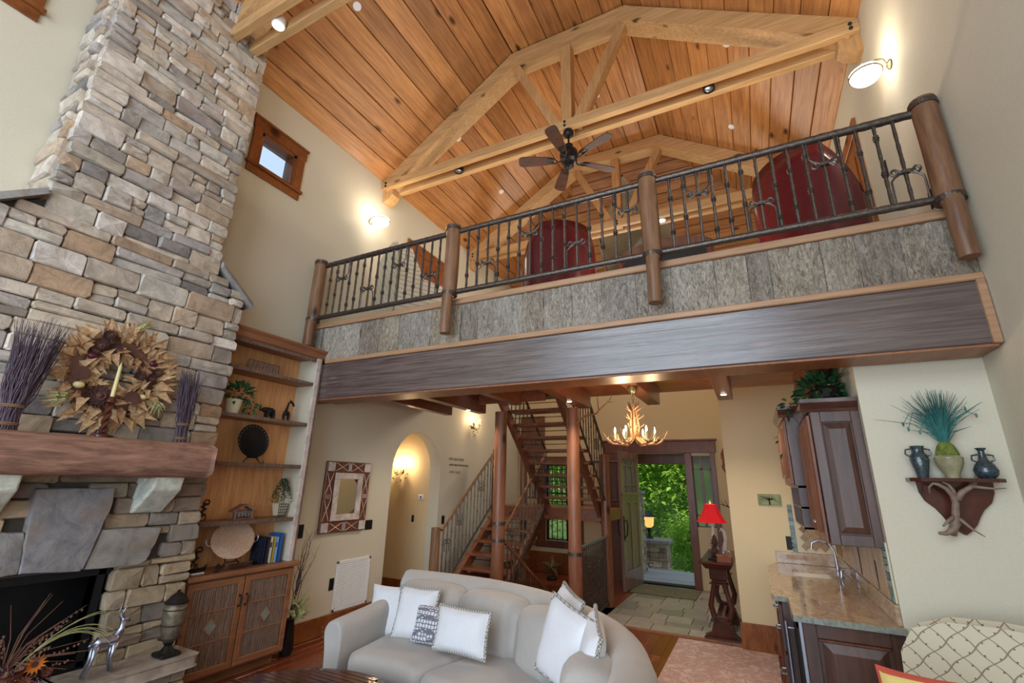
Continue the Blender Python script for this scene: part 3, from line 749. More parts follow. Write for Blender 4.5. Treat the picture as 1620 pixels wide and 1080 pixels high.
MB().box((LX, SY0_+.02, 3.0), (CX-.015, SY1_-.02, 6.1)).build('mortar_core', 'mortar', ch)
courses(3.22, 5.98, lambda z: (SY0_+R.uniform(-.012, .012), SY1_+R.uniform(-.012, .012)), CX-.02, ch, 'stone', (.06, .15), (.1, .3), cap=230)
courses(3.1, 5.4, lambda z: (LX+.01, CX-.03), SY0_+.02, ch, 'stone', (.07, .16), (.12, .36), face='y', cap=70)
fp = thing('fireplace', 'fieldstone fireplace surround with firebox and big grey slabs', 'fireplace', (CX, 1.5, 0))
FY0, FY1 = .62, 2.33
OY_0, OY_1, OZ0, OZ1 = .70, 1.86, .42, 1.0
m = MB(); xb = CX-.015
m.box((LX, FY0+.02, 0), (xb, OY_0, 3.1)).box((LX, OY_1, 0), (xb, FY1-.02, 3.1)).box((LX, OY_0, 0), (xb, OY_1, OZ0-.02)).box((LX, OY_0, OZ1), (xb, OY_1, 3.1))
m.prism([(FY0+.02, 3.1), (FY1-.02, 3.1), (SY1_-.02, 3.32), (SY0_+.02, 3.32)], 0, LX, xb)
m.build('mortar_core', 'mortar', fp)
def Q(px, py):
    q = P(px, py, 0, CX+.03); return (q.y, q.z)
def polyslab(pts, nm, mat, d, base=CX-.008, lbl=None):
    "thick irregular slab on the fireplace face from its outline in (y, z)"
    n = len(pts); cy = sum(p[0] for p in pts)/n; cz = sum(p[1] for p in pts)/n
    # densify
    pp = []
    for i in range(n):
        a, b = pts[i], pts[(i+1) % n]; k = 3
        for t in range(k): pp.append((a[0]+(b[0]-a[0])*t/k+R.uniform(-.004, .004)*(t > 0), a[1]+(b[1]-a[1])*t/k+R.uniform(-.004, .004)*(t > 0)))
    n = len(pp); rings = []
    for f, e, jj in ((1, 0, 0), (1, d*.75, .002), (.97, d, .002), (.7, d*1.04, 0), (.35, d*1.06, 0)):
        rings += [(base+e+R.uniform(-jj, jj), cy+(a-cy)*f, cz+(b-cz)*f) for a, b in pp]
    rings = [(x_+(.012*noise.noise(Vector((y_*7, z_*7, 3)))+.006*noise.noise(Vector((y_*19, z_*19, 8))) if i_ >= 2*n else 0), y_, z_) for i_, (x_, y_, z_) in enumerate(rings)]
    rings.append((base+d*1.05, cy, cz)); fs = []
    for L in range(4): fs += [(L*n+k, L*n+(k+1) % n, L*n+n+(k+1) % n, L*n+n+k) for k in range(n)]
    fs += [(4*n+k, 4*n+(k+1) % n, 5*n) for k in range(n)]
    return MB().add(rings, fs).build(nm, mat, fp, label=lbl, smooth=True)
z4 = lambda x, y: Q(x*330/1620, 680+y*220/1080)
key = [z4(262, 452), z4(888, 448), z4(868, 560), z4(770, 770), z4(628, 1080)[0:2], z4(600, 1100), z4(135, 1120), z4(160, 1000), z4(185, 830), z4(225, 640)]
rsl = [z4(775, 772), z4(1248, 752), z4(1200, 880), z4(1125, 1010), z4(1060, 1045), z4(640, 1085)]
lsl = [z4(-120, 800), z4(178, 795), z4(165, 960), z4(128, 1120), z4(-150, 1160)]
def pip(p, poly):
    ins = False; n = len(poly)
    for i in range(n):
        (x1_, y1_), (x2_, y2_) = poly[i], poly[(i+1) % n]
        if (y1_ > p[1]) != (y2_ > p[1]) and p[0] < (x2_-x1_)*(p[1]-y1_)/(y2_-y1_)+x1_: ins = not ins
    return ins
def skipf(u, v, p, q):
    if v > OY_0 and u < OY_1-.02 and q > OZ0 and p < OZ1: return True
    if p < 1.80 and q > 1.6: return not (q > 1.80)
    for poly in (key, rsl, lsl):
        c = sum(pip(t, poly) for t in ((u+.02, p+.01), (v-.02, p+.01), (u+.02, q-.01), (v-.02, q-.01), ((u+v)/2, (p+q)/2)))
        if c >= 3: return True
    return False
def ext_low(z):
    if z > 3.08:
        t = min(1, (z-3.08)/.2); return (FY0+(SY0_-FY0)*t, FY1+(SY1_-FY1)*t)
    return (FY0+R.uniform(-.012, .012), FY1+R.uniform(-.012, .012))
courses(.40, OZ1+.02, lambda z: (OY_1-.02+R.uniform(-.015, .015), FY1+R.uniform(-.012, .012)), CX-.02, fp, 'stone_low', (.07, .14), (.12, .3), None, cap=60)
courses(OZ1+.02, 1.60, ext_low, CX-.02, fp, 'stone_low', (.07, .13), (.12, .3), skipf, cap=70)
courses(1.78, 3.24, ext_low, CX-.02, fp, 'stone', (.07, .16), (.14, .42), None, cap=165)
polyslab(key, 'keystone', 'slab', .07, lbl='large grey trapezoid slab over the firebox')
polyslab(rsl, 'lintel_slab', 'slab', .055)
polyslab(lsl, 'lintel_slab', 'slab', .055)
# sloping shoulder caps
for (ya, yb_, sg) in ((FY1+.05, SY1_+.0, 1), (FY0-.06, SY0_-.02, -1)):
    m = MB(); lo = []; hi = []
    for t in (0, .5, 1):
        y_ = ya+(yb_-ya)*t; z_ = 3.04+.27*t+R.uniform(-.01, .01)
        for (x_, dz) in ((LX, 0), (CX+.07+R.uniform(-.015, .02), 0), (CX+.06, .05), (LX, .05)): lo.append((x_, y_, z_+dz+R.uniform(-.006, .006)))
    fs = [(3, 2, 1, 0), (8, 9, 10, 11)]
    for s_ in (0, 4): fs += [(s_+k, s_+(k+1) % 4, s_+4+(k+1) % 4, s_+4+k) for k in range(4)]
    m.add(lo, fs).build('shoulder_cap', 'slab', fp)
# corbels under the mantel
for cy_ in (1.08, 1.93):
    m = MB(); pr_ = [(CX-.02, 1.33), (CX+.05, 1.335), (CX+.23, 1.49), (CX+.25, 1.585), (CX-.02, 1.585)]
    a = [(p[0], cy_-.09+R.uniform(-.01, .01), p[1]) for p in pr_]; b = [(p[0], cy_+.09+R.uniform(-.01, .01), p[1]) for p in pr_]
    m.add(a+b, [(0, 1, 2, 3, 4), (9, 8, 7, 6, 5)]+[(k, k+5, (k+1) % 5+5, (k+1) % 5) for k in range(5)]).build('corbel', 'corbel', fp, bevel=.012, label='pale greenish stone bracket under the mantel')
# firebox
m = MB(); m.box((LX+.005, OY_0, OZ0), (LX+.02, OY_1, OZ1)).box((LX+.005, OY_0-.02, OZ0), (CX-.04, OY_0, OZ1)).box((LX+.005, OY_1, OZ0), (CX-.04, OY_1+.02, OZ1)).box((LX+.005, OY_0, OZ1), (CX-.04, OY_1, OZ1+.02)).box((LX+.005, OY_0, OZ0-.02), (CX-.04, OY_1, OZ0))
m.build('firebox', 'black', fp)
m = MB(); m.box((CX-.05, OY_0+.02, OZ0), (CX-.03, OY_0+.05, OZ1)).box((CX-.05, OY_1-.09, OZ0), (CX-.03, OY_1-.05, OZ1)).box((CX-.05, OY_0, OZ1-.05), (CX-.03, OY_1, OZ1)).box((CX-.05, OY_0, OZ0), (CX-.03, OY_1, OZ0+.03)).box((CX-.05, (OY_0+OY_1)/2-.015, OZ0), (CX-.03, (OY_0+OY_1)/2+.015, OZ1))
m.build('firebox_frame', 'black', fp)
# the mantel log
mt = thing('mantel', 'rough hewn reddish log mantel across the fireplace', 'mantel', (CX, 1.4, 1.58))
vs = []; ny = 40; sec = 20
for i in range(ny+1):
    y_ = .52+(2.17-.52)*i/ny
    for k in range(sec):
        t = 2*PI*k/sec; cx_, sz = math.cos(t), math.sin(t)
        rx = .165*(abs(cx_)**.55)*(1 if cx_ > 0 else -1); rz = .125*(abs(sz)**.6)*(1 if sz > 0 else -1)
        nn = noise.noise(Vector((y_*2.2, cx_*1.5, sz*1.5)))*.018+noise.noise(Vector((y_*7, cx_*5, sz*6)))*.011+noise.noise(Vector((y_*3, cx_*16, sz*18)))*.006
        vs.append((CX+.165+rx*(1+nn*4), y_+(.02*noise.noise(Vector((cx_*3, sz*3, 5)))if i in (0, ny) else 0), 1.698+rz*(1+nn*3)))
fs = [(i*sec+k, i*sec+(k+1) % sec, (i+1)*sec+(k+1) % sec, (i+1)*sec+k) for i in range(ny) for k in range(sec)]
fs += [tuple(range(sec)), tuple(ny*sec+k for k in range(sec))[::-1]]
MB().add(vs, [f[::-1] for f in fs]).build('mantel_log', 'mantel', mt, smooth='all')
# hearth
he = thing('hearth', 'raised stone hearth with pale slab top', 'hearth', (-3.75, 1.4, 0))
HX = -3.64
box((CX, .3, 0), (HX-.03, 2.27, .34)).build('mortar_core', 'mortar', he)
courses(0, .34, lambda z: (.3, 2.29), HX-.05, he, 'stone_low', (.08, .17), (.15, .35), None, cap=60, d=.04)
for a, b in ((.3, .95), (.955, 1.62), (1.625, 2.34)):
    pp = [(CX-.02, a), (HX+.02+R.uniform(-.01, .02), a), (HX+.035+R.uniform(-.015, .01), (a+b)/2), (HX+.03, b-.03), (HX, b), (CX-.02, b)]
    MB().prism(pp, 2, .335, .405).build('hearth_slab', 'flag', he, bevel=.01)
# ================================================================ loft railing
RY = 3.27
px_ = [-4.15, -2.345, -.505, 1.205]
pl = ['leftmost peeled log rail post beside the left wall', 'second peeled log rail post from the left', 'third peeled log rail post below the fan', 'rightmost peeled log rail post beside the right wall']
def log_post(name, x, y, z0, z1, r, lbl, mat='log', collars=(), grp=None, ztaper=1, notch=None):
    t = thing(name, lbl, 'log post', (x, y, z0), grp)
    pts, rad = [], []; n = 16; sd = x*7+y
    for i in range(n+1):
        z = z0+(z1-z0)*i/n
        rr = r*(1+.05*noise.noise(Vector((sd, 0, z*2.3))))*(1+(ztaper-1)*(1-i/n))
        if notch and z < notch: rr *= .72
        pts.append((x+.008*noise.noise(Vector((sd, 5, z*1.5))), y+.008*noise.noise(Vector((sd, 9, z*1.5)))+(-.03 if notch and z < notch else 0), z)); rad.append(rr)
    MB().tube(pts, rad, 14).build('log', mat, t, smooth=True)
    for z in collars:
        MB().lathe([(r*1.02, z-.018), (r*1.09, z-.018), (r*1.09, z+.018), (r*1.02, z+.018)], (x, y, 0), 18).build('iron_collar', 'iron', t)
    return t
for x, lb_ in zip(px_, pl):
    log_post('rail_post', x, RY-.02, 2.86 if x > -4 else 2.95, 3.965, .068, lb_, 'log', (3.93, 3.25), 'log posts of the loft rail', notch=3.235)
def hammered(m, p, q, r, seg=7, step=.04, amp=.14):
    p, q = Vector(p), Vector(q); n = max(2, int((q-p).length/step))
    m.tube([p.lerp(q, i/n) for i in range(n+1)], [r*(1+amp*math.sin(i*2.4+p.x*9)) for i in range(n+1)], seg)
    return m
def knuckle(m, x, y, z):
    m.lathe([(.011, -.024), (.018, -.017), (.013, -.009), (.021, 0), (.013, .009), (.018, .017), (.011, .024)], (x, y, z), 8)
def spiral(cx, cz, r0, turns, a0, sg, y):
    return [(cx+r0*(1-.75*t/14)*math.cos(a0+sg*turns*2*PI*t/14), y, cz+r0*(1-.75*t/14)*math.sin(a0+sg*turns*2*PI*t/14)) for t in range(15)]
def scroll(x, y, z, s, sp, zr):
    "butterfly scroll clasped to a baluster; s = 1 arms up, -1 arms down"
    m = MB()
    for d in (-1, 1):
        m.tube([(x, y-.012, z), (x+d*.03, y-.012, z-s*.004)]+spiral(x+d*.052, z-s*.02+s*.02, .026, .95, PI/2 if s < 0 else -PI/2, d*s*1.0 if s < 0 else d, y-.012), .0075, 6)
        m.tube([(x, y-.012, z), (x+d*.03, y-.012, z+s*.012), (x+d*.06, y-.012, z+s*.03), (x+d*(sp-.02), y-.012, z+s*.055), (x+d*(sp-.018), y-.012, z+s*.10), (x+d*(sp-.018), y-.008, zr)], .0065, 6)
    m.box((x-.024, y-.022, z-.011), (x+.024, y+.004, z+.011))
    return m
ZT, ZB = 3.905, 3.275
for si in range(3):
    xa, xb_ = px_[si]+.06, px_[si+1]-.06
    t = thing('loft_railing', ['left section of hammered iron loft railing', 'middle section of hammered iron loft railing', 'right section of hammered iron loft railing'][si], 'railing', ((xa+xb_)/2, RY, ZB), 'iron railing sections of the loft')
    hammered(MB(), (xa, RY, ZT), (xb_, RY, ZT), .028, 9, .03, .06).build('top_rail', 'iron', t, smooth=True)
    hammered(MB(), (xa, RY, ZB), (xb_, RY, ZB), .025, 9, .03, .06).build('bottom_rail', 'iron', t, smooth=True)
    n = 15 if si else 16; sp = (xb_-xa)/(n+1); protos = {}
    hs_ = [3.44, 3.56, 3.70, 3.62]
    for i in range(n):
        x = xa+sp*(i+1); typ = i % 4
        if typ == 2:
            m = hammered(MB(), (x, RY, ZB+.015), (x, RY, ZT-.015), .011)
        else:
            if typ in protos:
                src = protos[typ]; c = src.copy(); COL.objects.link(c); c.location = (src.location[0]+x-protos[(typ, 'x')], 0, 0); continue
            m = hammered(MB(), (x, RY, ZB+.015), (x, RY, ZT-.015), .011)
            for z in ((3.42, 3.71), (3.52, 3.79), None, (3.37, 3.62))[typ]: knuckle(m, x, RY, z)
        o = m.build('baluster', 'iron', t, smooth=True)
        if typ != 2: protos[typ] = o; protos[(typ, 'x')] = x
        else:
            hi = ((i//4)+si) % 2 == 0
            scroll(x, RY, 3.69 if hi else 3.50, 1 if hi else -1, sp, ZT-.02 if hi else ZB+.02).build('scroll', 'iron', t, smooth=True)
# ================================================================ ceiling fan
fc = Vector((-1.5, 4.22, 5.16))
fan = thing('ceiling_fan', 'dark five-blade ceiling fan hanging from the timber truss', 'ceiling fan', fc)
MB().lathe([(.055, .38), (.062, .36), (.06, .33), (.045, .31), (.015, .305)], fc, 20).build('canopy', 'black', fan, smooth=True)
MB().lathe([(.012, .32), (.012, .16)], fc, 10).build('downrod', 'black', fan)
MB().lathe([(.03, .2), (.05, .18), (.045, .15), (.075, .12), (.10, .09), (.105, .03), (.09, 0), (.095, -.03), (.06, -.05), (.05, -.09), (.055, -.11), (.03, -.135), (.01, -.14)], fc, 24).build('motor_housing', 'black', fan, smooth=True)
for k, (tx, ty) in enumerate([(-1.506, 3.633), (-.965, 4.021), (-1.102, 4.601), (-1.798, 4.689), (-2.063, 3.998)]):
    a = math.atan2(ty-fc.y, tx-fc.x)
    m = MB(); pr = [(.17, .035), (.22, .052), (.40, .066), (.53, .07), (.565, .055), (.575, .02), (.575, -.02), (.565, -.055), (.53, -.07), (.40, -.066), (.22, -.052), (.17, -.035)]
    m.prism(pr, 2, -.004, .004); m.xf(Matrix.Translation(fc+Vector((0, 0, -.02))) @ Matrix.Rotation(a, 4, 'Z') @ Matrix.Rotation(.2, 4, 'X'))
    b = m.build('blade', 'fan_blade', fan)
    m = MB(); m.tube([(.07, 0, 0), (.12, 0, -.03), (.16, .03, -.015), (.235, .03, -.006)], .008, 6).tube([(.12, 0, -.03), (.16, -.03, -.015), (.235, -.03, -.006)], .008, 6); m.box((.2, -.04, -.008), (.25, .04, -.003))
    m.xf(Matrix.Translation(fc+Vector((0, 0, -.02))) @ Matrix.Rotation(a, 4, 'Z') @ Matrix.Rotation(.2, 4, 'X')).build('blade_iron', 'black', b, world=True)
# ================================================================ bowl sconces on the upper walls
def bowl_sconce(x, y, z, sx, lbl, r=.12):
    t = thing('bowl_sconce', lbl, 'wall sconce', (x, y, z), 'glass bowl sconces on the upper walls')
    c = (x+sx*(r+.06), y, z)
    MB().lathe([(r*.95, .0), (r*1.0, .012), (r*1.02, -.005), (r*.96, -.03), (r*.8, -.055), (r*.5, -.075), (r*.15, -.085), (.0, -.086)], c, 24).build('glass_bowl', 'lampglass', t, smooth=True)
    MB().lathe([(r*1.0, -.006), (r*1.06, -.006), (r*1.06, -.016), (r*1.0, -.018)], c, 24).build('bronze_ring', 'copper', t, smooth=True)
    MB().lathe([(.035, 0), (.04, .01), (.02, .025)], (x+sx*.001, y, z+.02), 14, axis=(sx, 0, 0)).tube([(x+sx*.02, y, z+.02), (x+sx*.04, y, z+.09), (x+sx*.08, y, z+.10), (x+sx*(r+.06), y, z+.06), (x+sx*(r+.06), y, z)], .008, 8).lathe([(.012, .06), (.02, .075), (.008, .1)], c, 10).build('bracket', 'copper', t, smooth=True)
    light('POINT', 'sconce_glow', (c[0]+sx*.04, c[1], c[2]+.10), 7, SOFT, .05)
    return t
bowl_sconce(LX, 4.03, 4.93, 1, 'lit glass bowl sconce on the left wall above the rail')
bowl_sconce(RX, 3.77, 4.73, -1, 'lit glass bowl sconce on the right wall near the truss end', .105)
# ================================================================ loft furniture
def wing_chair(px, py, lbl, w_, h_, rot, z0=3.17):
    t = thing('leather_armchair', lbl, 'armchair', (px, py, z0), None, rot)
    # barrel back: curved shell, facing +y so its back is toward the rail
    vs = []; n = 22; rows = 8
    for inner in (0, 1):
        for j in range(rows+1):
            for i in range(n+1):
                a = PI*(1.0+i/n); rr = w_/2-(.1 if inner else 0)
                side = abs(i/n-.5)*2; hh = h_*(1-.42*max(0, (side-.45)/.55)**1.3)+.03*math.cos(PI*(i/n-.5)*2)
                z = .12+(hh-.12)*j/rows
                vs.append((rr*math.cos(a)*1.0, rr*.72*math.sin(a)*(1-.06*j/rows), z))
    S = (rows+1)*(n+1); fs = []
    for j in range(rows):
        for i in range(n):
            q = j*(n+1)+i; fs += [(q, q+1, q+n+2, q+n+1), (S+q, S+q+n+1, S+q+n+2, S+q+1)]
    for i in range(n): q = rows*(n+1)+i; fs.append((q, q+1, S+q+1, S+q)); fs.append((i+1, i, S+i, S+i+1))
    for j in range(rows):
        q = j*(n+1); fs.append((q, q+n+1, S+q+n+1, S+q)); q += n; fs.append((q+n+1, q, S+q, S+q+n+1))
    MB().add(vs, fs).build('backrest', 'leather', t, world=False, smooth='all')
    MB().lathe([(w_/2-.11, .14), (w_/2-.1, .2), (w_/2-.1, .4), (w_/2-.14, .44), (.05, .46)], (0, .05, 0), 24, sy=.8).build('seat', 'leather', t, world=False, smooth='all')
    for sx in (-1, 1):
        for sy in (-.22, .3): MB().lathe([(.018, 0), (.03, .14)], (sx*w_*.33, sy, 0), 8).build('leg', 'dark_wood', t, world=False)
    return t
wing_chair(-1.76, 4.55, 'burgundy leather armchair behind the middle rail section', .86, 1.24, .55)
wing_chair(.72, 4.6, 'large burgundy leather armchair behind the right rail section', 1.0, 1.38, -.75)
t = thing('patterned_wing_chair', 'cream patterned wing chair behind the left rail section', 'armchair', (-3.55, 4.15, 3.17), None, -.5)
m = MB(); pr = [(-.34, .1), (.34, .1), (.36, .5), (.37, .85), (.30, 1.08), (.12, 1.15), (-.12, 1.15), (-.30, 1.08), (-.37, .85), (-.36, .5)]
m.prism(pr, 1, -.36, -.24).build('backrest', 'ogee', t, world=False, bevel=.03)
m = MB(); m.bbox((-.3, -.24, .2), (.3, .34, .46), .05).build('seat_cushion', 'ogee', t, world=False, bevel=.02)
for sx in (-1, 1):
    MB().prism([(-.3, .1), (.36, .1), (.36, .56), (.3, .62), (-.05, .66), (-.22, 1.0), (-.3, 1.0)], 0, sx*.3, sx*.4).build('wing_arm', 'ogee', t, world=False, bevel=.025)
    for sy in (-.28, .28): MB().lathe([(.02, 0), (.028, .12)], (sx*.3, sy, 0), 8).build('leg', 'dark_wood', t, world=False)
t = thing('arched_cabinet', 'dark arched cabinet deep in the loft behind the third post', 'cabinet', (-.68, 5.25, 3.17))
m = MB(); cxa = -.68; yb_ = 5.25
pr = [(-1.2+cxa+.6+.0, 3.17)]; pr = [(cxa-.55, 3.2), (cxa+.55, 3.2), (cxa+.55, 4.28)]+[(cxa+.55*math.cos(PI*i/12), 4.28+.16*math.sin(PI*i/12)) for i in range(1, 12)]+[(cxa-.55, 4.28)]
m.prism(pr, 1, 5.2, 5.5).build('carcass', 'dark_wood', t)
m = MB(); i_ = [(cxa-.47, 3.4), (cxa+.47, 3.4), (cxa+.47, 4.2), (cxa+.3, 4.28), (cxa, 4.31), (cxa-.3, 4.28), (cxa-.47, 4.2)]
m.prism(i_, 1, 5.188, 5.2).build('screen_recess', 'black', t)
for sx in (-1, 1): MB().lathe([(.03, 3.2), (.03, 3.4), (.018, 3.5), (.034, 3.7), (.018, 3.9), (.034, 4.1), (.02, 4.2), (.034, 4.28)], (cxa+sx*.51, 5.17, 0), 10).build('turned_column', 'dark_wood_gl', t, smooth=True)
def wall_door(side, x, y0, y1, z0, z1, lbl, panel='casing'):
    t = sempty('door_1' if side < 0 else 'door_2', lbl, 'door', (x, y0, z0)); s_ = 1 if side < 0 else -1; c = .11
    for a, b in ((y0-c, y0), (y1, y1+c)): bb((x, a, z0), (x+s_*.025, b, z1), .003).build('side_casing', 'casing', t)
    bb((x, y0-c-.02, z1), (x+s_*.03, y1+c+.02, z1+.15), .003).build('head_casing', 'casing', t)
    bb((x, y0, z0), (x+s_*.012, y1, z1), .002).build('door_leaf', panel, t)
    for k in range(2):
        for zz in ((z0+.15, z0+.8), (z0+.95, z1-.15)):
            ym = y0+.1+(y1-y0-.15)*k/2; bb((x+s_*.012, ym, zz[0]), (x+s_*.024, ym+(y1-y0)/2-.15, zz[1]), .01).build('door_panel', panel, t)
wall_door(-1, LX, 4.93, 5.62, 3.17, 4.95, 'brown wood door on the left wall of the loft')
wall_door(1, RX, 5.0, 5.75, 3.17, 5.02, 'brown wood door on the right wall of the loft')
def plate(name, lbl, ax, v, sg, a0, a1, z0, z1, kind='switch', mat='iron_dark', n=1):
    t = thing(name, lbl, 'wall plate', (v, a0, z0) if ax == 0 else (a0, v, z0))
    q = lambda a, z, d: (v+sg*d, a, z) if ax == 0 else (a, v+sg*d, z)
    bb(q(a0, z0, 0), q(a1, z1, .007), .003).build('cover_plate', mat, t)
    for k in range(n):
        c = a0+(a1-a0)*(k+.5)/n
        if kind == 'switch': bb(q(c-.008, (z0+z1)/2-.022, .007), q(c+.008, (z0+z1)/2+.022, .012), .002).build('switch_toggle', 'black', t)
        else:
            for zz in (-.022, .022): bb(q(c-.014, (z0+z1)/2+zz-.014, .007), q(c+.014, (z0+z1)/2+zz+.014, .011), .003).build('socket', 'black', t)
    return t
plate('light_switch', 'brown switch plate behind the right rail section on the loft wall', 0, RX, -1, 4.36, 4.46, 4.14, 4.30)
plate('light_switch', 'brown switch plate beside the rightmost rail post', 0, RX, -1, 3.68, 3.75, 3.45, 3.58)
# ================================================================ stairs
st_ = thing('staircase', 'open wooden staircase turning at a landing below the loft', 'staircase', (-3.3, 6.9, 0))
RS = 1.24/8
LX0, LX1 = -3.82, -2.93
for k in range(1, 8):
    y_ = 5.5+.2*(k-1); z = RS*k
    bb((LX0, y_-.02, z-.035), (LX1, y_+.25, z), .006).build('tread', 'joist', st_)
    MB().tube([(LX0+.03, y_+.12, z-.035-RS*.35), (LX1-.03, y_+.12, z-.035-RS*.35)], .005, 6).build('riser_rod', 'iron_dark', st_)
for x in (LX0+.06, LX1-.06):
    MB().hull8([(x-.03, 5.5, 0), (x+.03, 5.5, 0), (x+.03, 6.95, 1.06), (x-.03, 6.95, 1.06)], [(x-.03, 5.42, .1), (x+.03, 5.42, .1), (x+.03, 6.93, 1.24), (x-.03, 6.93, 1.24)]).build('stringer', 'joist', st_)
bb((LX0, 6.95, 1.20), (-2.02, 7.95, 1.24), .004).build('landing_floor', 'joist', st_)
bb((LX0, 6.93, 1.07), (-2.0, 6.99, 1.235), .006).build('landing_beam', 'joist', st_)
bb((LX0, 7.9, 1.07), (-2.0, 7.96, 1.235), .006).build('landing_beam', 'joist', st_)
bb((-2.06, 6.95, 1.07), (-2.0, 7.95, 1.235), .006).build('landing_beam', 'joist', st_)
UN = 12; RU = (3.17-1.24)/UN; run = (6.97-4.88)/UN
UX0, UX1 = -2.93, -2.06
for k in range(1, UN):
    y_ = 6.97-run*(k-1); z = 1.24+RU*k
    bb((UX0+.05, y_-.235, z-.035), (UX1-.05+(.11 if k < 8 else 0), y_+.02, z), .006).build('tread', 'joist', st_)
    MB().tube([(UX0+.03, y_-.12, z-.035-RU*.4), (UX1-.03, y_-.12, z-.035-RU*.4)], .005, 6).build('riser_rod', 'iron_dark', st_)
for x in (UX0+.025, UX1-.025):
    MB().hull8([(x-.025, 7.02, 1.24), (x+.025, 7.02, 1.24), (x+.025, 7.02, 1.05), (x-.025, 7.02, 1.05)], [(x-.025, 4.87, 3.17), (x+.025, 4.87, 3.17), (x+.025, 4.87, 2.98), (x-.025, 4.87, 2.98)]).build('stringer', 'joist', st_)
def stair_rail(lbl, p, q, n, hgt, names=True, sc_at=(), grp='iron railings of the stairs', topmat='iron', drop=.0, cat='railing'):
    "balustrade from p to q (bottom-rail points); vertical balusters of height hgt"
    p, q = Vector(p), Vector(q); t = thing('stair_railing', lbl, cat, p, grp)
    u = Vector((0, 0, hgt))
    hammered(MB(), p+u, q+u, .02, 8, .05, .08).build('top_rail', topmat, t, smooth=True)
    hammered(MB(), p, q, .016, 8, .05, .08).build('bottom_rail', 'iron', t, smooth=True)
    d = (q-p); hor = Vector((d.x, d.y, 0))
    for i in range(n):
        c = p.lerp(q, (i+.5)/n); m = hammered(MB(), c, c+u, .0085, 6, .06)
        if i % 3 != 1:
            for z in ((.35, .62) if i % 2 else (.25, .72)): m.lathe([(.008, -.018), (.015, 0), (.008, .018)], c+u*z, 8)
        m.build('baluster', 'iron', t, smooth=True)
        if i in sc_at:
            m = MB(); hn = hor.normalized() if hor.length > .01 else Vector((1, 0, 0)); sg = 1 if i % 2 else -1
            for dd in (-1, 1):
                pts = [c+u*.66+hn*(dd*(.01+.045*(1-math.cos(a))*.9*(1-a/9)))+Vector((0, 0, sg*.04*math.sin(a)*(1-a/9))) for a in [x*.5 for x in range(11)]]
                m.tube(pts, .006, 6); m.tube([c+u*.66, c+u*.66+hn*dd*.05+Vector((0, 0, -sg*.03)), c+u*.66+hn*dd*.06+Vector((0, 0, -sg*.12))], .006, 6)
            m.build('scroll', 'iron', t, smooth=True)
    return t
stair_rail('sloping iron railing left of the lower stair flight', (LX0-.02, 5.5, .16), (LX0-.02, 6.93, 1.30), 15, .80, sc_at=(1, 4, 10), topmat='log')
stair_rail('sloping iron railing right of the lower stair flight', (LX1+.03, 5.45, .16), (LX1+.03, 6.93, 1.30), 13, .80, sc_at=(2, 8), topmat='log')
stair_rail('sloping iron railing left of the upper stair flight', (UX0, 6.93, 1.33), (UX0, 5.0, 3.08), 15, .75, sc_at=(3,))
stair_rail('sloping iron railing right of the upper stair flight', (UX1+.08, 6.93, 1.33), (UX1+.08, 5.0, 3.08), 17, .75, sc_at=(3, 9))
stair_rail('level iron railing behind the landing before the window', (LX0, 7.93, 1.34), (-2.02, 7.93, 1.34), 18, .62, sc_at=(4, 12))
stair_rail('level iron railing at the front of the landing', (-2.9, 6.97, 1.32), (-2.9, 6.98, 1.32), 1, .5)
stair_rail('level iron railing between the two right log posts', (-1.89, 5.42, .06), (-1.98, 6.85, .06), 17, .83, sc_at=(5, 11), topmat='pewter')
stair_rail('iron railing descending beside the basement stairs', (-2.8, 5.35, .1), (-2.72, 6.7, -.75), 9, .8, sc_at=(2,), topmat='log_red')
# basement stairwell below the floor opening
m = MB(); m.box((-2.87, 5.3, -2.2), (-2.85, 6.95, -.02)).box((-1.95, 5.3, -2.2), (-1.93, 6.95, -.02)).box((-2.87, 6.95, -2.2), (-1.93, 6.97, -.02)).box((-2.87, 5.28, -2.2), (-1.93, 5.3, -.02)).box((-2.87, 5.28, -2.25), (-1.93, 6.97, -2.2))
struct(m, 'wall_stairwell', 'wall_warm', 'walls of the stairwell going down to the basement')
log_post('stair_newel', LX0-.05, 5.42, 0, 1.0, .062, 'short dark log newel at the foot of the stairs', 'log')
log_post('stair_newel', LX0-.03, 6.98, 0, 2.12, .065, 'dark log newel at the top of the left stair rail', 'log')
log_post('stair_newel', -3.78, 7.9, 0, 2.05, .065, 'dark log newel at the back left of the landing', 'log')
log_post('stair_newel', -1.99, 6.93, 0, 2.02, .07, 'reddish log newel beside the open front door leaf', 'log_red')
log_post('log_column', -2.84, 5.25, 0, 2.46, .078, 'reddish log column left of the stairs with iron collars', 'log_red', (.93, 1.12))
log_post('log_column', -1.87, 5.25, 0, 2.46, .075, 'reddish log column carrying the joist right of the stairs', 'log_red', (.86,))
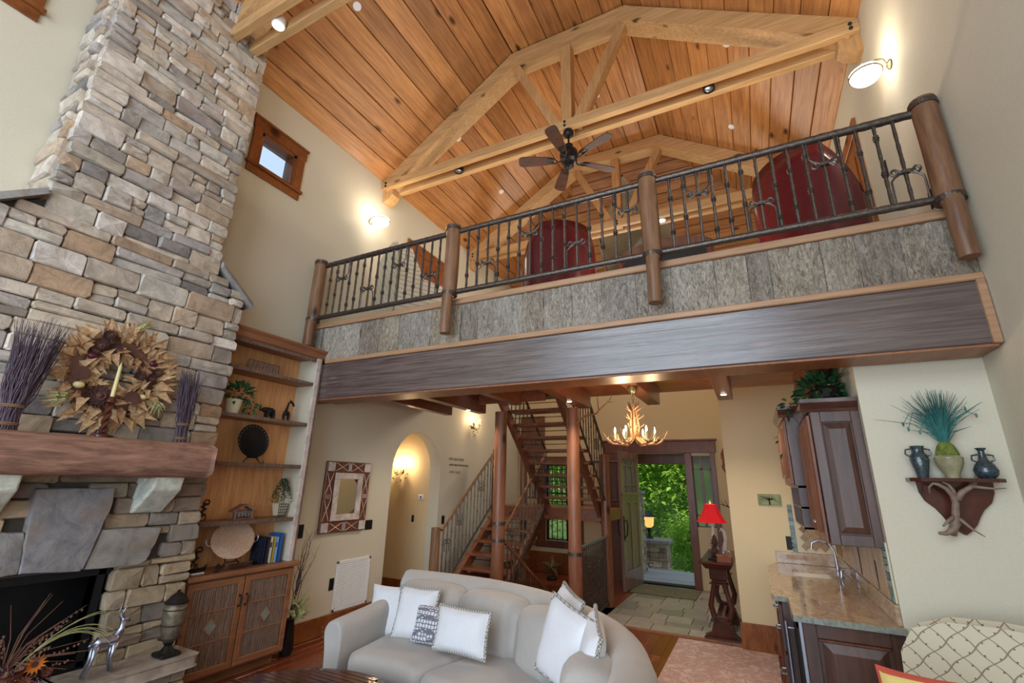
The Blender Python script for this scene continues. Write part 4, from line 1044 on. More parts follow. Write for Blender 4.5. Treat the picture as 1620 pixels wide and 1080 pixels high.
# stair window
t = sempty('window_3', 'tall stair window with black muntins behind the landing', 'window', (-3.4, 8.75, 1.2))
for a, b in ((WX0-.17, WX0), (WX1, WX1+.12)): bb((a, 8.72, WZ0-.05), (b, 8.75, WZ1+.02), .004).build('side_casing', 'casing_dark', t)
bb((WX0-.2, 8.715, WZ1), (WX1+.15, 8.75, WZ1+.14), .004).build('head_casing', 'casing_dark', t)
bb((WX0-.2, 8.70, WZ0-.12), (WX1+.15, 8.75, WZ0), .004).build('sill', 'casing_dark', t)
m = MB()
for a in (WX0+.02, (WX0+WX1)/2+.1, WX1-.02): m.box((a-.018, 8.8, WZ0), (a+.018, 8.83, WZ1))
for z in (WZ0+.02, 1.1, 1.25, 1.4, 1.7, WZ1-.02): m.box((WX0, 8.8, z-.01), (WX1, 8.83, z+.01))
for i in range(1, 6): m.box((WX0+(WX1-WX0)*i/6-.004, 8.8, WZ0), (WX0+(WX1-WX0)*i/6+.004, 8.83, WZ1))
m.build('muntin_grid', 'iron_dark', t)
box((WX0, 8.84, WZ0), (WX1, 8.845, WZ1)).build('pane', 'glass', t)
# framed dark panel on the back wall beside the stairs
t = thing('wall_hanging', 'tall dark framed panel on the back wall left of the stairs', 'wall hanging', (-4.1, 8.74, 2.2))
bb((-4.24, 8.71, 2.03), (-3.72, 8.75, 2.9), .004).build('frame', 'casing_dark', t); bb((-4.18, 8.70, 2.1), (-3.78, 8.712, 2.83), .002).build('panel', 'joist', t)
# metal star leaning on the baseboard
t = thing('metal_star', 'small weathered metal star standing below the stair window', 'ornament', (-3.35, 8.2, 0))
pr = []
for k in range(10):
    r = .2 if k % 2 == 0 else .09; a = PI/2+PI*k/5; pr.append((-3.35+r*math.cos(a), .2+r*math.sin(a)))
m = MB(); vs = [(p[0], 8.2, p[1]) for p in pr]+[(-3.35, 8.14, .2), (-3.35, 8.23, .2)]
m.add(vs, [(k, (k+1) % 10, 10) for k in range(10)]+[((k+1) % 10, k, 11) for k in range(10)]).build('star_body', 'copper', t)
m = MB(); m.lathe([(.08, 0), (.1, .03), (.05, .06)], (-3.35, 8.2, 0), 12).build('foot', 'iron_dark', t)
# ================================================================ bookcase and cabinet
BX = -4.0; CY0, CY1 = 2.365, 3.35
cb = thing('base_cabinet', 'low wooden cabinet with two bark panelled doors below the bookcase', 'cabinet', (-4.1, 2.85, 0))
bb((LX, CY0, .09), (BX+.0, CY1, .80), .004).build('carcass', 'case_edge', cb)
bb((LX, CY0+.0, 0), (BX-.08, CY1-.03, .09), .003).build('toe_kick', 'case_edge', cb)
bb((LX, CY0-.0, .80), (BX+.045, CY1+.03, .84), .006).build('countertop', 'case_edge', cb)
ym = (CY0+CY1)/2
for k, (a, b) in enumerate(((CY0+.02, ym-.005), (ym+.005, CY1-.015))):
    d = MB(); fr = .05; x0, x1 = BX, BX+.022; z0, z1 = .11, .785
    for p, q in (((x0, a, z0), (x1, a+fr, z1)), ((x0, b-fr, z0), (x1, b, z1)), ((x0, a+fr, z0), (x1, b-fr, z0+fr)), ((x0, a+fr, z1-fr), (x1, b-fr, z1))): d.bbox(p, q, .003)
    dr = d.build('door', 'case_edge', cb)
    m = MB(); m.box((x0, a+fr, z0+fr), (x0+.004, b-fr, z1-fr)); y = a+fr+.004
    while y < b-fr-.004:
        rr = R.uniform(.007, .0105); n = 9; pts = [(x0+.005+R.uniform(-.001, .002), y+R.uniform(-.002, .002), z0+fr+(z1-z0-2*fr)*i/n) for i in range(n+1)]
        m.tube(pts, [rr*R.uniform(.8, 1.2) for _ in pts], 5); y += rr*1.7
    m.build('bark_twig_panel', 'twig', dr, kind='stuff')
    for zz in (z0+fr+.175, z0+fr+.395): bb((x0+.006, a+fr, zz), (x0+.018, b-fr, zz+.012), .002).build('cross_moulding', 'case_edge', dr)
    cyy, czz = (a+b)/2, (z0+z1)/2; r = .062
    MB().prism([(cyy-r, czz), (cyy, czz-r*1.15), (cyy+r, czz), (cyy, czz+r*1.15)], 0, x0+.005, x0+.02).build('diamond_frame', 'case_edge', dr)
    r = .048; MB().prism([(cyy-r, czz), (cyy, czz-r*1.15), (cyy+r, czz), (cyy, czz+r*1.15)], 0, x0+.02, x0+.024).build('diamond_inlay', 'granite_edge', dr)
    hy = b-fr/2-.002 if k == 0 else a+fr/2
    MB().tube([(x1, hy, .64), (x1+.02, hy, .635), (x1+.022, hy, .60), (x1+.02, hy, .565), (x1, hy, .56)], .005, 6).lathe([(.01, 0), (.008, .005)], (x1, hy, .64), 8, axis=(1, 0, 0)).lathe([(.01, 0), (.008, .005)], (x1, hy, .56), 8, axis=(1, 0, 0)).build('handle', 'iron_dark', dr)
bc = thing('bookcase', 'tall built-in wooden bookcase with bark edged shelves', 'bookcase', (-4.1, 2.85, .84))
SH = [2.545, 2.125, 1.712, 1.228]
BYR = 3.285
bb((LX+.002, CY0, .84), (LX+.016, BYR+.02, 2.80), .002).build('back_panel', 'case', bc)
bb((LX, BYR, .84), (BX-.03, BYR+.025, 2.82), .002).build('side_panel', 'wall', bc, label='pale painted side panel')
bb((LX, CY0-.02, .84), (BX-.03, CY0, 2.82), .002).build('side_panel', 'case', bc)
bb((BX-.03, BYR-.01, .84), (BX-.005, BYR+.045, 2.82), .003).build('face_stile', 'birch', bc)
m = MB(); y = BYR+.05
z = .85
while z < 2.8:
    m.tube([(BX-.01+R.uniform(-.002, .002), BYR+.045+R.uniform(-.002, .002), z), (BX-.01, BYR+.045, z+.1)], R.uniform(.011, .014), 6); z += .095
m.build('bark_stile', 'twig', bc)
for z in SH+[2.80]:
    if z < 2.8: bb((LX+.016, CY0, z-.028), (BX-.03, BYR, z), .003).build('shelf', 'case_edge', bc)
    m = MB(); y = CY0
    while y < BYR-.01:
        m.tube([(BX-.022, y, z-.028), (BX-.02, y+R.uniform(-.002, .002), z-.001)], R.uniform(.006, .009), 5); y += .0145
    m.box((BX-.03, CY0, z-.032), (BX-.024, BYR, z+.002)); m.build('bark_edging', 'twig', bc, kind='stuff')
pr = [(LX, 2.80), (BX-.02, 2.80), (BX+.0, 2.815), (BX+.01, 2.86), (BX+.03, 2.885), (BX+.03, 2.90), (LX, 2.90)]
MB().prism(pr, 1, CY0-.02, BYR+.09).build('crown', 'case_edge', bc)
XS = -4.13
def Y(px, py, x=XS): return P(px, py, 0, x).y
# --- top shelf plaque
y = Y(421, 580); z = SH[0]
t = thing('wooden_plaque', 'carved wooden plaque lying back on the top shelf', 'ornament', (XS, y, z))
bb((XS-.05, y-.17, z+.004), (XS-.02, y+.17, z+.12), .01).build('plaque_board', 'twig', t)
m = MB()
for i in range(9): m.bar((XS-.02, y-.15+i*.036, z+.02), (XS-.02, y-.14+i*.036+R.uniform(-.01, .01), z+.105), .012, .012)
m.build('carving', 'mantel', t, kind='stuff')
# --- ivy pot
def foliage(m, c, rad, n, ln, flat=1.0, droop=0):
    for i in range(n):
        d = Vector((R.gauss(0, 1), R.gauss(0, 1), R.gauss(0, 1)*flat+.2)).normalized(); p = Vector(c)+Vector((d.x*rad[0], d.y*rad[1], d.z*rad[2]))*R.uniform(.55, 1)
        m.leaf(p, d+Vector((R.uniform(-.5, .5), R.uniform(-.5, .5), -droop)), Vector((R.uniform(-1, 1), R.uniform(-1, 1), 1)), ln*R.uniform(.7, 1.2), ln*.55)
    return m
y = Y(366, 645); z = SH[1]
t = thing('potted_ivy', 'green ivy plant in a pale pot on the second shelf', 'potted plant', (XS, y, z))
MB().lathe([(.048, 0), (.055, .01), (.07, .12), (.074, .13), (.066, .13)], (XS+.02, y, z), 18).build('pot', 'cream', t, smooth=True)
m = foliage(MB(), (XS+.03, y+.02, z+.19), (.10, .13, .09), 150, .055); foliage(m, (XS+.07, y+.14, z+.06), (.04, .06, .06), 34, .05, droop=.6)
m.build('ivy_leaves', 'leaf', t, kind='stuff')
# --- elephant and giraffe
y = Y(426, 658); z = SH[1]
t = thing('elephant_figurine', 'small dark elephant figurine with raised trunk', 'figurine', (XS, y, z))
m = MB(); m.ball((XS, y, z+.075), .042, 12, 8, (.8, 1.25, .9)).ball((XS, y-.06, z+.085), .026, 10, 7)
for dy in (-.032, .032):
    for dx in (-.018, .018): m.tube([(XS+dx, y+dy, z+.06), (XS+dx, y+dy, z+.002)], [.014, .012], 8)
m.tube([(XS, y-.08, z+.085), (XS, y-.10, z+.075), (XS, y-.11, z+.10), (XS, y-.10, z+.125)], [.011, .009, .007, .004], 7)
m.build('body', 'iron_dark', t, smooth=True)
for sx in (-1, 1): MB().lathe([(.022, -.003), (.024, 0), (.02, .004)], (XS+sx*.024, y-.05, z+.09), 10, axis=(sx, .3, 0)).build('ear', 'iron_dark', t)
y = Y(453, 655)
t = thing('giraffe_figurine', 'small dark giraffe figurine bending its neck', 'figurine', (XS, y, z))
m = MB(); m.ball((XS, y, z+.085), .03, 10, 7, (.7, 1.25, .85))
for dy in (-.026, .026):
    for dx in (-.012, .012): m.tube([(XS+dx, y+dy, z+.075), (XS+dx, y+dy, z+.002)], [.009, .006], 6)
m.tube([(XS, y-.01, z+.10), (XS, y+.002, z+.15), (XS, y+.01, z+.19), (XS, y+.035, z+.205), (XS, y+.06, z+.185), (XS, y+.075, z+.16)], [.016, .011, .009, .012, .012, .007], 8)
m.build('body', 'iron_dark', t, smooth=True)
MB().tube([(XS, y+.02, z+.21), (XS-.006, y+.015, z+.225)], .003, 5).tube([(XS, y+.025, z+.21), (XS+.008, y+.022, z+.225)], .003, 5).build('horns', 'iron_dark', t)
# --- black plate on an easel
def easel(t, y, z, w_, x=XS, mat='iron_dark'):
    for d in (-1, 1):
        MB().tube([(x-.04, y+d*w_*.3, z+.10), (x+.015, y+d*w_*.4, z+.05), (x+.02, y+d*w_*.75, z+.004), (x+.05, y+d*w_*.9, z+.006), (x+.045, y+d*w_*.85, z+.02)], .005, 6).build('stand_leg', mat, t)
    MB().tube([(x+.018, y-w_*.45, z+.05), (x+.018, y+w_*.45, z+.05)], .005, 6).build('stand_bar', mat, t)
y = Y(399, 712); z = SH[2]
t = thing('black_plate', 'round black plate with beaded rim on a stand', 'plate', (XS, y, z))
MB().lathe([(.0, .004), (.095, .006), (.105, .016), (.15, .024), (.155, .03), (.152, .034), (.145, .03), (.10, .02), (.0, .012)], (XS-.03, y, z+.195), 32, axis=(1, 0, .18)).build('plate_dish', 'black', t, smooth=True)
m = MB()
for i in range(26): a = 2*PI*i/26; m.ball((XS-.002-.02*math.sin(a), y+.14*math.cos(a), z+.195+.14*math.sin(a)), .006, 6, 4)
m.build('beaded_rim', 'pewter', t, kind='stuff'); easel(t, y, z, .11)
# --- scroll candle holders at the left edge of the shelves
def scroll_stand(name, lbl, y, z, h, x=XS+.06):
    t = thing(name, lbl, 'ornament', (x, y, z))
    sp = lambda cy, cz, r, a0, s: [(x, cy+r*(1-.07*k)*math.cos(a0+s*k*.6), cz+r*(1-.07*k)*math.sin(a0+s*k*.6)) for k in range(11)]
    MB().tube([(x, y-.03, z+.004), (x, y-.02, z+h*.3), (x, y+.02, z+h*.6), (x, y, z+h*.85)]+sp(y+.03, z+h*.88, .03, PI, -1), .006, 7).build('scroll_stem', 'iron_dark', t, smooth=True)
    MB().tube(sp(y+.02, z+.04, .035, PI, 1), .005, 6).build('scroll_foot', 'iron_dark', t, smooth=True)
    m = MB()
    for k in range(5): m.leaf((x, y-.005+.02*(k % 2), z+h*(.3+.12*k)), (.3, (-1)**k, .4), (1, 0, 0), .045, .03)
    m.build('iron_leaves', 'iron_dark', t)
scroll_stand('iron_scroll_ornament', 'iron leaf scroll ornament beside the fireplace on the third shelf', Y(313, 805), SH[3], .17)
scroll_stand('iron_scroll_ornament', 'tall iron leaf scroll ornament on the cabinet top beside the fireplace', Y(296, 905), .84, .20)
# --- cabin
y = Y(384, 806); z = SH[3]
t = thing('carved_cabin', 'small carved wooden cabin ornament with pitched roof', 'ornament', (XS, y, z))
bb((XS-.04, y-.10, z), (XS+.04, y+.10, z+.012), .003).build('base', 'mantel', t)
bb((XS-.03, y-.07, z+.012), (XS+.02, y+.07, z+.075), .004).build('walls', 'pewter', t)
for d in (-1, 1): MB().bar((XS, y+d*.10, z+.07), (XS, y, z+.125), .085, .012, (0, 0, 1)).build('roof', 'mantel', t)
for d in (-1, 1): MB().tube([(XS+.03, y+d*.08, z+.012), (XS+.03, y+d*.08, z+.085)], .008, 7).build('post', 'mantel', t)
m = MB()
for k in range(4): m.ball((XS+.028, y-.045+.03*k, z+.035), .014, 7, 5, (.5, 1, 1.5))
m.build('figures', 'pewter', t, kind='stuff')
# --- topiary
y = Y(443, 800)
t = thing('cone_topiary', 'dark green cone topiary in a square lattice pot', 'potted plant', (XS, y, z))
MB().hull8([(XS-.035, y-.035, z+.015), (XS+.035, y-.035, z+.015), (XS+.035, y+.035, z+.015), (XS-.035, y+.035, z+.015)], [(XS-.05, y-.05, z+.125), (XS+.05, y-.05, z+.125), (XS+.05, y+.05, z+.125), (XS-.05, y+.05, z+.125)]).build('pot', 'cream', t)
m = MB()
for k in range(5):
    f = -1+.5*k
    m.tube([(XS+.036, y+f*.035, z+.015), (XS+.052, y+f*.05, z+.125)], .003, 5); zz = z+.02+.025*k; g = (zz-z-.015)/.11; m.tube([(XS+.037+.015*g, y-.036-.015*g, zz), (XS+.037+.015*g, y+.036+.015*g, zz)], .003, 5)
for f in (-1, 1): m.tube([(XS+.035, y+f*.035, z+.02), (XS+.035, y+f*.037, z)], .006, 6)
m.build('lattice', 'ceramic_teal', t, kind='stuff')
m = MB()
for k in range(420):
    u = R.random()**.8; a = R.uniform(0, 2*PI); r = .075*math.sin(min(1, (1-u)*1.6+.12)*PI/2)*1.0
    r = .085*(1-u)**.6 if u > .15 else .085
    p = Vector((XS+r*math.cos(a), y+r*math.sin(a), z+.13+u*.22)); m.leaf(p, (math.cos(a), math.sin(a), .5), (0, 0, 1), .026, .016)
m.build('topiary_leaves', 'leaf', t, kind='stuff')
# --- platter
y = Y(364, 888); z = .84
t = thing('oval_platter', 'oval hammered silver platter with handles on a stand', 'platter', (XS, y, z))
m = MB().lathe([(.0, .004), (.15, .004), (.185, .018), (.19, .024), (.183, .024), (.15, .012), (.0, .012)], (0, 0, 0), 36, sx=1.0, sy=1.0)
mx = Matrix.Translation((XS-.03, y, z+.22)) @ Matrix.Rotation(PI/2-.2, 4, 'Y') @ Matrix.Diagonal((.82, 1.05, 1, 1))
m.xf(mx).build('dish', 'hammered', t, smooth=True)
for d in (-1, 1):
    MB().tube([mx @ Vector((-.05, d*.175, .018)), mx @ Vector((-.035, d*.215, .02)), mx @ Vector((0, d*.225, .02)), mx @ Vector((.035, d*.215, .02)), mx @ Vector((.05, d*.175, .018))], .006, 7).build('handle', 'silver', t, smooth=True)
easel(t, y, z, .13)
# --- small boat and canoe
y = Y(312, 902, -4.06)
t = thing('wooden_duck_boat', 'small dark and white boat ornament on the cabinet top', 'ornament', (-4.06, y, z))
m = MB(); 
def hull(m, x, y, z, L, w_, h):
    vs = []; n = 10
    for i in range(n+1):
        u = -1+2*i/n; ww = w_*(1-u*u)**.6+.001; zz = z+h*.35*u*u
        vs += [(x-ww, y+u*L, zz+h), (x, y+u*L*.92, zz), (x+ww, y+u*L, zz+h), (x, y+u*L*.95, zz+h*.35)]
    fs = []
    for i in range(n):
        a = 4*i; fs += [(a, a+1, a+5, a+4), (a+1, a+2, a+6, a+5), (a+2, a+3, a+7, a+6), (a+3, a, a+4, a+7)]
    return m.add(vs, fs)
hull(m, -4.06, y, z+.01, .07, .025, .03).build('hull', 'black', t); bb((-4.08, y-.05, z), (-4.04, y+.05, z+.012), .003).build('base', 'white', t)
MB().tube([(-4.06, y+.04, z+.03), (-4.06, y+.065, z+.06), (-4.06, y+.08, z+.055)], [.01, .007, .004], 7).build('prow', 'black', t)
y = Y(378, 893, -4.03)
t = thing('model_canoe', 'long dark wooden canoe model in front of the platter', 'ornament', (-4.03, y, z))
hull(MB(), -4.03, y, z+.002, .125, .028, .034).build('hull', 'dark_wood', t)
for k in (-.05, .05): bb((-4.05, y+k-.005, z+.024), (-4.01, y+k+.005, z+.03), .001).build('thwart', 'casing', t)
y = Y(343, 898, -4.03)
t = thing('iron_flower_ornament', 'small iron flower ornament beside the canoe', 'ornament', (-4.03, y, z))
MB().lathe([(.025, 0), (.02, .006), (.006, .012), (.005, .03)], (-4.03, y, z), 10).build('foot', 'iron_dark', t)
m = MB()
for k in range(7): a = 2*PI*k/7; m.leaf((-4.02, y, z+.04), (.1, math.cos(a), math.sin(a)), (1, 0, 0), .03, .02, .1)
m.build('petals', 'iron_dark', t)
# --- bookend and books
y = Y(412, 888)
t = thing('bookend', 'black iron bookend with wheel on a flat base', 'bookend', (XS, y, z))
bb((XS-.06, y-.1, z), (XS+.07, y+.03, z+.008), .002).build('base', 'black', t)
MB().tube([(XS, y-.05+.035*math.cos(a), z+.055+.04*math.sin(a)) for a in [k*2*PI/16 for k in range(17)]], .005, 6).build('wheel', 'iron_dark', t, smooth=True)
MB().tube([(XS, y-.05, z+.095), (XS, y-.03, z+.13), (XS, y-.055, z+.15), (XS, y-.07, z+.135)], .006, 7).build('curl', 'iron_dark', t, smooth=True)
yy = BYR-.245
for i, (w_, h, mtl, lb_, tilt) in enumerate([(.028, .215, 'book_n', 'tall black book leftmost on the cabinet top'), (.03, .225, 'book_n', 'dark navy book second in the row'), (.032, .22, 'book_w', 'cream book third in the row'), (.022, .225, 'book_y', 'yellow book between the cream and pale blue books'), (.03, .23, 'book_l', 'pale blue book fourth from the right'), (.034, .24, 'book_b', 'tall blue book at the right end')] and [(.028, .215, 'book_n', 'black book leftmost in the row on the cabinet top', 0), (.036, .225, 'book_n', 'dark navy book beside the leftmost black book', 0), (.038, .218, 'book_w', 'cream spined book in the middle of the row', 0), (.022, .222, 'book_y', 'narrow yellow book between cream and pale blue ones', 0), (.034, .215, 'book_l', 'pale blue book near the right end of the row', 0), (.036, .245, 'book_b', 'tall bright blue book at the right end of the row', 0)]):
    t = thing('book', lb_, 'book', (XS, yy, z), 'books standing on the cabinet top')
    xf_ = BX-.06-R.uniform(0, .02)
    m = MB(); m.box((xf_-.16, yy, z), (xf_, yy+.003, z+h)).box((xf_-.16, yy+w_-.004, z), (xf_, yy+w_-.001, z+h)).box((xf_-.004, yy, z), (xf_, yy+w_-.001, z+h)); m.build('cover', mtl, t)
    box((xf_-.155, yy+.003, z+.003), (xf_-.004, yy+w_-.004, z+h-.004)).build('pages', 'white', t)
    if mtl in ('book_w', 'book_l'): bb((xf_, yy+w_*.25, z+h*.6), (xf_+.001, yy+w_*.7, z+h*.8), .0005).build('spine_label', 'book_n' if mtl == 'book_w' else 'book_b', t)
    yy += w_
# ================================================================ mantel decor
MZ = 1.815; MX = -3.72
def twig_bundle(lbl, y, r0, r1, h, n, lean):
    t = thing('twig_bundle', lbl, 'dried twigs', (MX, y, MZ), 'twig bundles on the mantel')
    m = MB()
    for i in range(n):
        a = R.uniform(0, 2*PI); q = math.sqrt(R.random()); hh = h*R.uniform(.72, 1)
        p = Vector((MX+r0*q*math.cos(a)*.8, y+r0*q*math.sin(a), MZ)); pts = []; j = R.uniform(0, 9)
        for k in range(6):
            f = k/5; rr = r0*.8+(r1-r0*.8)*f**1.2; rr = rr if f > .2 else r0*(1-.15*f/.2)
            pts.append((MX+rr*q*math.cos(a)*.75+.006*math.sin(j+k*2), y+rr*q*math.sin(a)+lean*f+.008*math.cos(j*2+k*2.2), MZ+hh*f))
        m.tube(pts, [.0032, .003, .0026, .0022, .0018, .001], 4, False)
    m.build('twigs', 'twig_dark', t, kind='stuff')
    for zz in (.03, .13) if r0 > .04 else (.02, .14):
        rr = r0*(.98 if zz < .05 else .95); m = MB()
        for kk in (0, .009): m.lathe([(rr, zz+kk-.004), (rr+.006, zz+kk), (rr, zz+kk+.004)], (MX, y+lean*zz/h, MZ), 18, sx=.85)
        m.build('twine', 'twine', t, smooth=True)
twig_bundle('large dark twig bundle left of the wreath on the mantel', 1.03, .055, .125, .66, 190, .03)
twig_bundle('slimmer dark twig bundle right of the wreath on the mantel', 1.955, .042, .085, .56, 140, -.02)
wc = Vector((-3.845, 1.505, 2.235))
wr = thing('dried_wreath', 'large wreath of dried leaves and pine cones leaning on the chimney', 'wreath', wc)
m = MB(); m.tube([(wc.x-.02, wc.y+.21*math.cos(a), wc.z+.22*math.sin(a)) for a in [k*2*PI/28 for k in range(29)]], .06, 8).build('vine_base', 'flower_dry', wr)
lm = []
for k in range(4):
    q = MB().leaf((0, 0, 0), (0, 0, 1), (1, 0, 0), 1, .30+.06*k, .35+.15*k); o = q.build('leaf', 'leaf_tan', wr, world=False); lm.append(o.data); 
    if k < 4: bpy.data.objects.remove(o)
for i in range(240):
    a = 2*PI*i/60+R.uniform(-.1, .1); rr = (.15, .19, .23, .265)[i//60]*(1+.12*abs(math.sin(a))); ln = R.uniform(.09, .145)
    o = bpy.data.objects.new('leaf', lm[i % 4]); COL.objects.link(o); o.parent = wr
    out = Vector((R.uniform(.1, .8), math.cos(a)*(1 if rr > .2 else -.35)+R.uniform(-.5, .5), math.sin(a)*(1 if rr > .2 else -.35)+R.uniform(-.5, .5))).normalized()
    nrm = Vector((1, R.uniform(-.5, .5), R.uniform(-.5, .5))); nrm = (nrm-out*nrm.dot(out)).normalized(); r_ = out.cross(nrm)
    mm = Matrix((r_, nrm, out)).transposed().to_4x4() @ Matrix.Rotation(PI/2, 4, 'Z') @ Matrix.Scale(ln, 4)
    mm.translation = Vector((R.uniform(.0, .04), rr*math.cos(a), rr*math.sin(a))); o.matrix_basis = mm
def cone(m, c, r, h, ax=(1, 0, 0)):
    q = Vector((0, 0, 1)).rotation_difference(Vector(ax)); c = Vector(c)
    m.lathe([(r*.3, 0), (r*.7, h*.3), (r*.5, h*.7), (r*.1, h)], c, 9, axis=ax)
    for j in range(6):
        f = j/6; rr = r*(.75+.5*math.sin(PI*min(1, f+.25)))*(1-f*.45)
        for k in range(9):
            a = 2*PI*(k+.5*(j % 2))/9; d = q @ Vector((math.cos(a), math.sin(a), .55)); p = c+q @ Vector((rr*.5*math.cos(a), rr*.5*math.sin(a), h*f))
            m.leaf(p, d, q @ Vector((0, 0, 1)), rr*.62, r*.5, .1)
    return m
for (px, py, r) in [(160, 545, .045), (175, 532, .04), (185, 553, .045), (155, 627, .07), (224, 595, .04), (237, 600, .035), (250, 590, .033), (150, 553, .035)]:
    p = P(px, py, 0, wc.x+.07); cone(MB(), (p.x-.01, p.y, p.z), r*.95, r*1.3, (1, R.uniform(-.3, .3), R.uniform(-.4, .2))).build('pine_cone', 'cone', wr)
for (px, py) in [(127, 590), (208, 630)]:
    p = P(px, py, 0, wc.x+.10); MB().lathe([(.01, -.03), (.035, -.01), (.048, .012), (.04, .014), (.0, .008)], p, 16, axis=(1, 0, .2)).build('lotus_pod', 'cone', wr, smooth=True)
for (px, py, r) in [(147, 563, .024), (243, 576, .022), (125, 608, .024), (226, 628, .02)]:
    p = P(px, py, 0, wc.x+.09); MB().ball(p, r, 12, 8, (1, 1.3, .9)).build('dried_fruit', 'plum' if py < 600 else 'candle', wr, smooth=True)
for (px, py, da) in [(105, 625, 3.6), (215, 520, .6), (243, 635, -1.2)]:
    p = P(px, py, 0, wc.x+.09); m = MB()
    for k in range(14): a = da+R.uniform(-.5, .5); m.leaf((p.x+R.uniform(0, .02), p.y+R.uniform(-.02, .02), p.z+R.uniform(-.02, .02)), (R.uniform(.1, .5), math.cos(a), math.sin(a)), (1, 0, 0), R.uniform(.07, .12), .014, .6)
    m.build('green_sprig', 'leaf_pale', wr, kind='stuff')
cy_ = 1.475
t = thing('candlestick', 'twisted dark candlestick holding an ivory taper before the wreath', 'candlestick', (MX+.02, cy_, MZ))
MB().lathe([(.0, 0), (.06, .0), (.062, .012), (.03, .022), (.02, .03)], (MX+.02, cy_, MZ), 20).build('base', 'dark_wood_gl', t, smooth=True)
m = MB(); 
for ph in (0, PI): m.tube([(MX+.02+.011*math.cos(ph+k*.55), cy_+.011*math.sin(ph+k*.55), MZ+.03+.0088*k) for k in range(22)], .0125, 7)
m.lathe([(.012, .0), (.03, .01), (.024, .03), (.016, .045), (.0, .045)], (MX+.02, cy_, MZ+.215), 14).build('twisted_stem', 'dark_wood_gl', t, smooth=True)
MB().lathe([(.012, 0), (.0105, .2), (.004, .225), (.001, .24)], (MX+.02, cy_, MZ+.255), 12).build('taper_candle', 'candle', t, smooth=True)
# ================================================================ hearth decor
HZ = .412
ux, uy = -3.74, 2.185
t = thing('lantern_urn', 'bronze urn lantern with pointed black lid on the hearth end', 'urn', (ux, uy, HZ))
bb((ux-.065, uy-.065, HZ), (ux+.065, uy+.065, HZ+.022), .006).build('plinth', 'iron_dark', t)
MB().lathe([(.055, .022), (.04, .035), (.022, .06), (.03, .075), (.035, .085)], (ux, uy, HZ), 20).build('foot', 'iron_dark', t, smooth=True)
MB().lathe([(.035, .085), (.052, .1), (.066, .18), (.072, .26), (.07, .295), (.055, .31), (.052, .325)], (ux, uy, HZ), 24).build('body', 'urn', t, smooth=True)
m = MB()
for z_ in (.105, .19, .285): m.lathe([(.06+.012*(z_ > .15), z_-.004), (.072+.004*(z_ > .15), z_), (.06+.012*(z_ > .15), z_+.004)], (ux, uy, HZ), 24)
m.build('moulded_bands', 'iron', t, smooth=True)
MB().lathe([(.072, .322), (.075, .33), (.06, .345), (.04, .37), (.02, .385), (.01, .392), (.012, .4), (.0, .408)], (ux, uy, HZ), 24).build('lid', 'iron_dark', t, smooth=True)
dx, dy = -3.73, 1.80
t = thing('deer_statue', 'silver deer statue with swept back antlers on the hearth', 'statue', (dx, dy, HZ))
m = MB(); m.tube([(dx, dy-.065, HZ+.17), (dx, dy-.04, HZ+.185), (dx, dy+.0, HZ+.178), (dx, dy+.04, HZ+.185), (dx, dy+.058, HZ+.20)], [.02, .034, .028, .034, .024], 14)
m.tube([(dx, dy+.045, HZ+.19), (dx, dy+.07, HZ+.24), (dx, dy+.068, HZ+.285)], [.028, .018, .014], 12)
m.tube([(dx, dy+.055, HZ+.292), (dx, dy+.08, HZ+.288), (dx, dy+.108, HZ+.272)], [.014, .014, .006], 10)
for yy_, s_ in ((-.055, -1), (.045, 1)):
    for x_ in (-.014, .014): m.tube([(dx+x_, dy+yy_, HZ+.17), (dx+x_*1.2, dy+yy_-.008, HZ+.09), (dx+x_*1.3, dy+yy_+s_*.012-(.02 if s_ < 0 else 0), HZ+.004)], [.02, .009, .007], 9)
m.tube([(dx, dy-.075, HZ+.185), (dx, dy-.092, HZ+.17)], [.008, .003], 6)
m.build('body', 'silver', t, smooth='all')
for x_ in (-1, 1):
    MB().tube([(dx+x_*.008, dy+.062, HZ+.297), (dx+x_*.02, dy+.05, HZ+.33), (dx+x_*.03, dy+.01, HZ+.345), (dx+x_*.035, dy-.04, HZ+.335)], [.006, .005, .004, .002], 7).tube([(dx+x_*.022, dy+.045, HZ+.333), (dx+x_*.03, dy+.055, HZ+.37)], [.004, .001], 6).build('antler', 'silver', t, smooth=True)
    MB().leaf((dx+x_*.012, dy+.058, HZ+.295), (x_, -.2, .3), (0, 1, 0), .035, .016).build('ear', 'silver', t)
fx, fy = -3.62, 1.30
t = thing('autumn_flower_arrangement', 'autumn flowers and dried grasses in a rust pot on the hearth', 'flower arrangement', (fx, fy, HZ))
MB().lathe([(.07, 0), (.09, .03), (.10, .1), (.085, .15), (.09, .165), (.08, .165)], (fx, fy, HZ), 20).build('pot', 'rust', t, smooth=True)
MB().tube([(fx+.02, fy-.1, HZ+.12), (fx+.03, fy-.13, HZ+.19), (fx+.04, fy-.06, HZ+.24), (fx+.05, fy+.02, HZ+.17)], .01, 8).build('pot_handle', 'iron', t, smooth=True)
m = MB()
for i in range(46):
    a = R.uniform(-PI, PI); el = R.uniform(.35, 1.3); L = R.uniform(.22, .46); d = Vector((math.cos(a)*math.cos(el)*.6+.1, math.sin(a)*math.cos(el), math.sin(el)))
    p0 = Vector((fx, fy, HZ+.15)); b = p0+d*L+Vector((0, math.sin(a)*.08, -.10*math.cos(el)))
    m.tube([p0, p0+d*L*.5, b], [.003, .0025, .0012], 4)
    if i % 3 == 0:
        for k in range(9): f = .45+.06*k; m.ball(p0.lerp(b, f)+Vector((R.uniform(-.006, .006), R.uniform(-.006, .006), R.uniform(-.004, .01))), .0075, 5, 4)
m.build('dried_stems', 'flower_dry', t, kind='stuff')
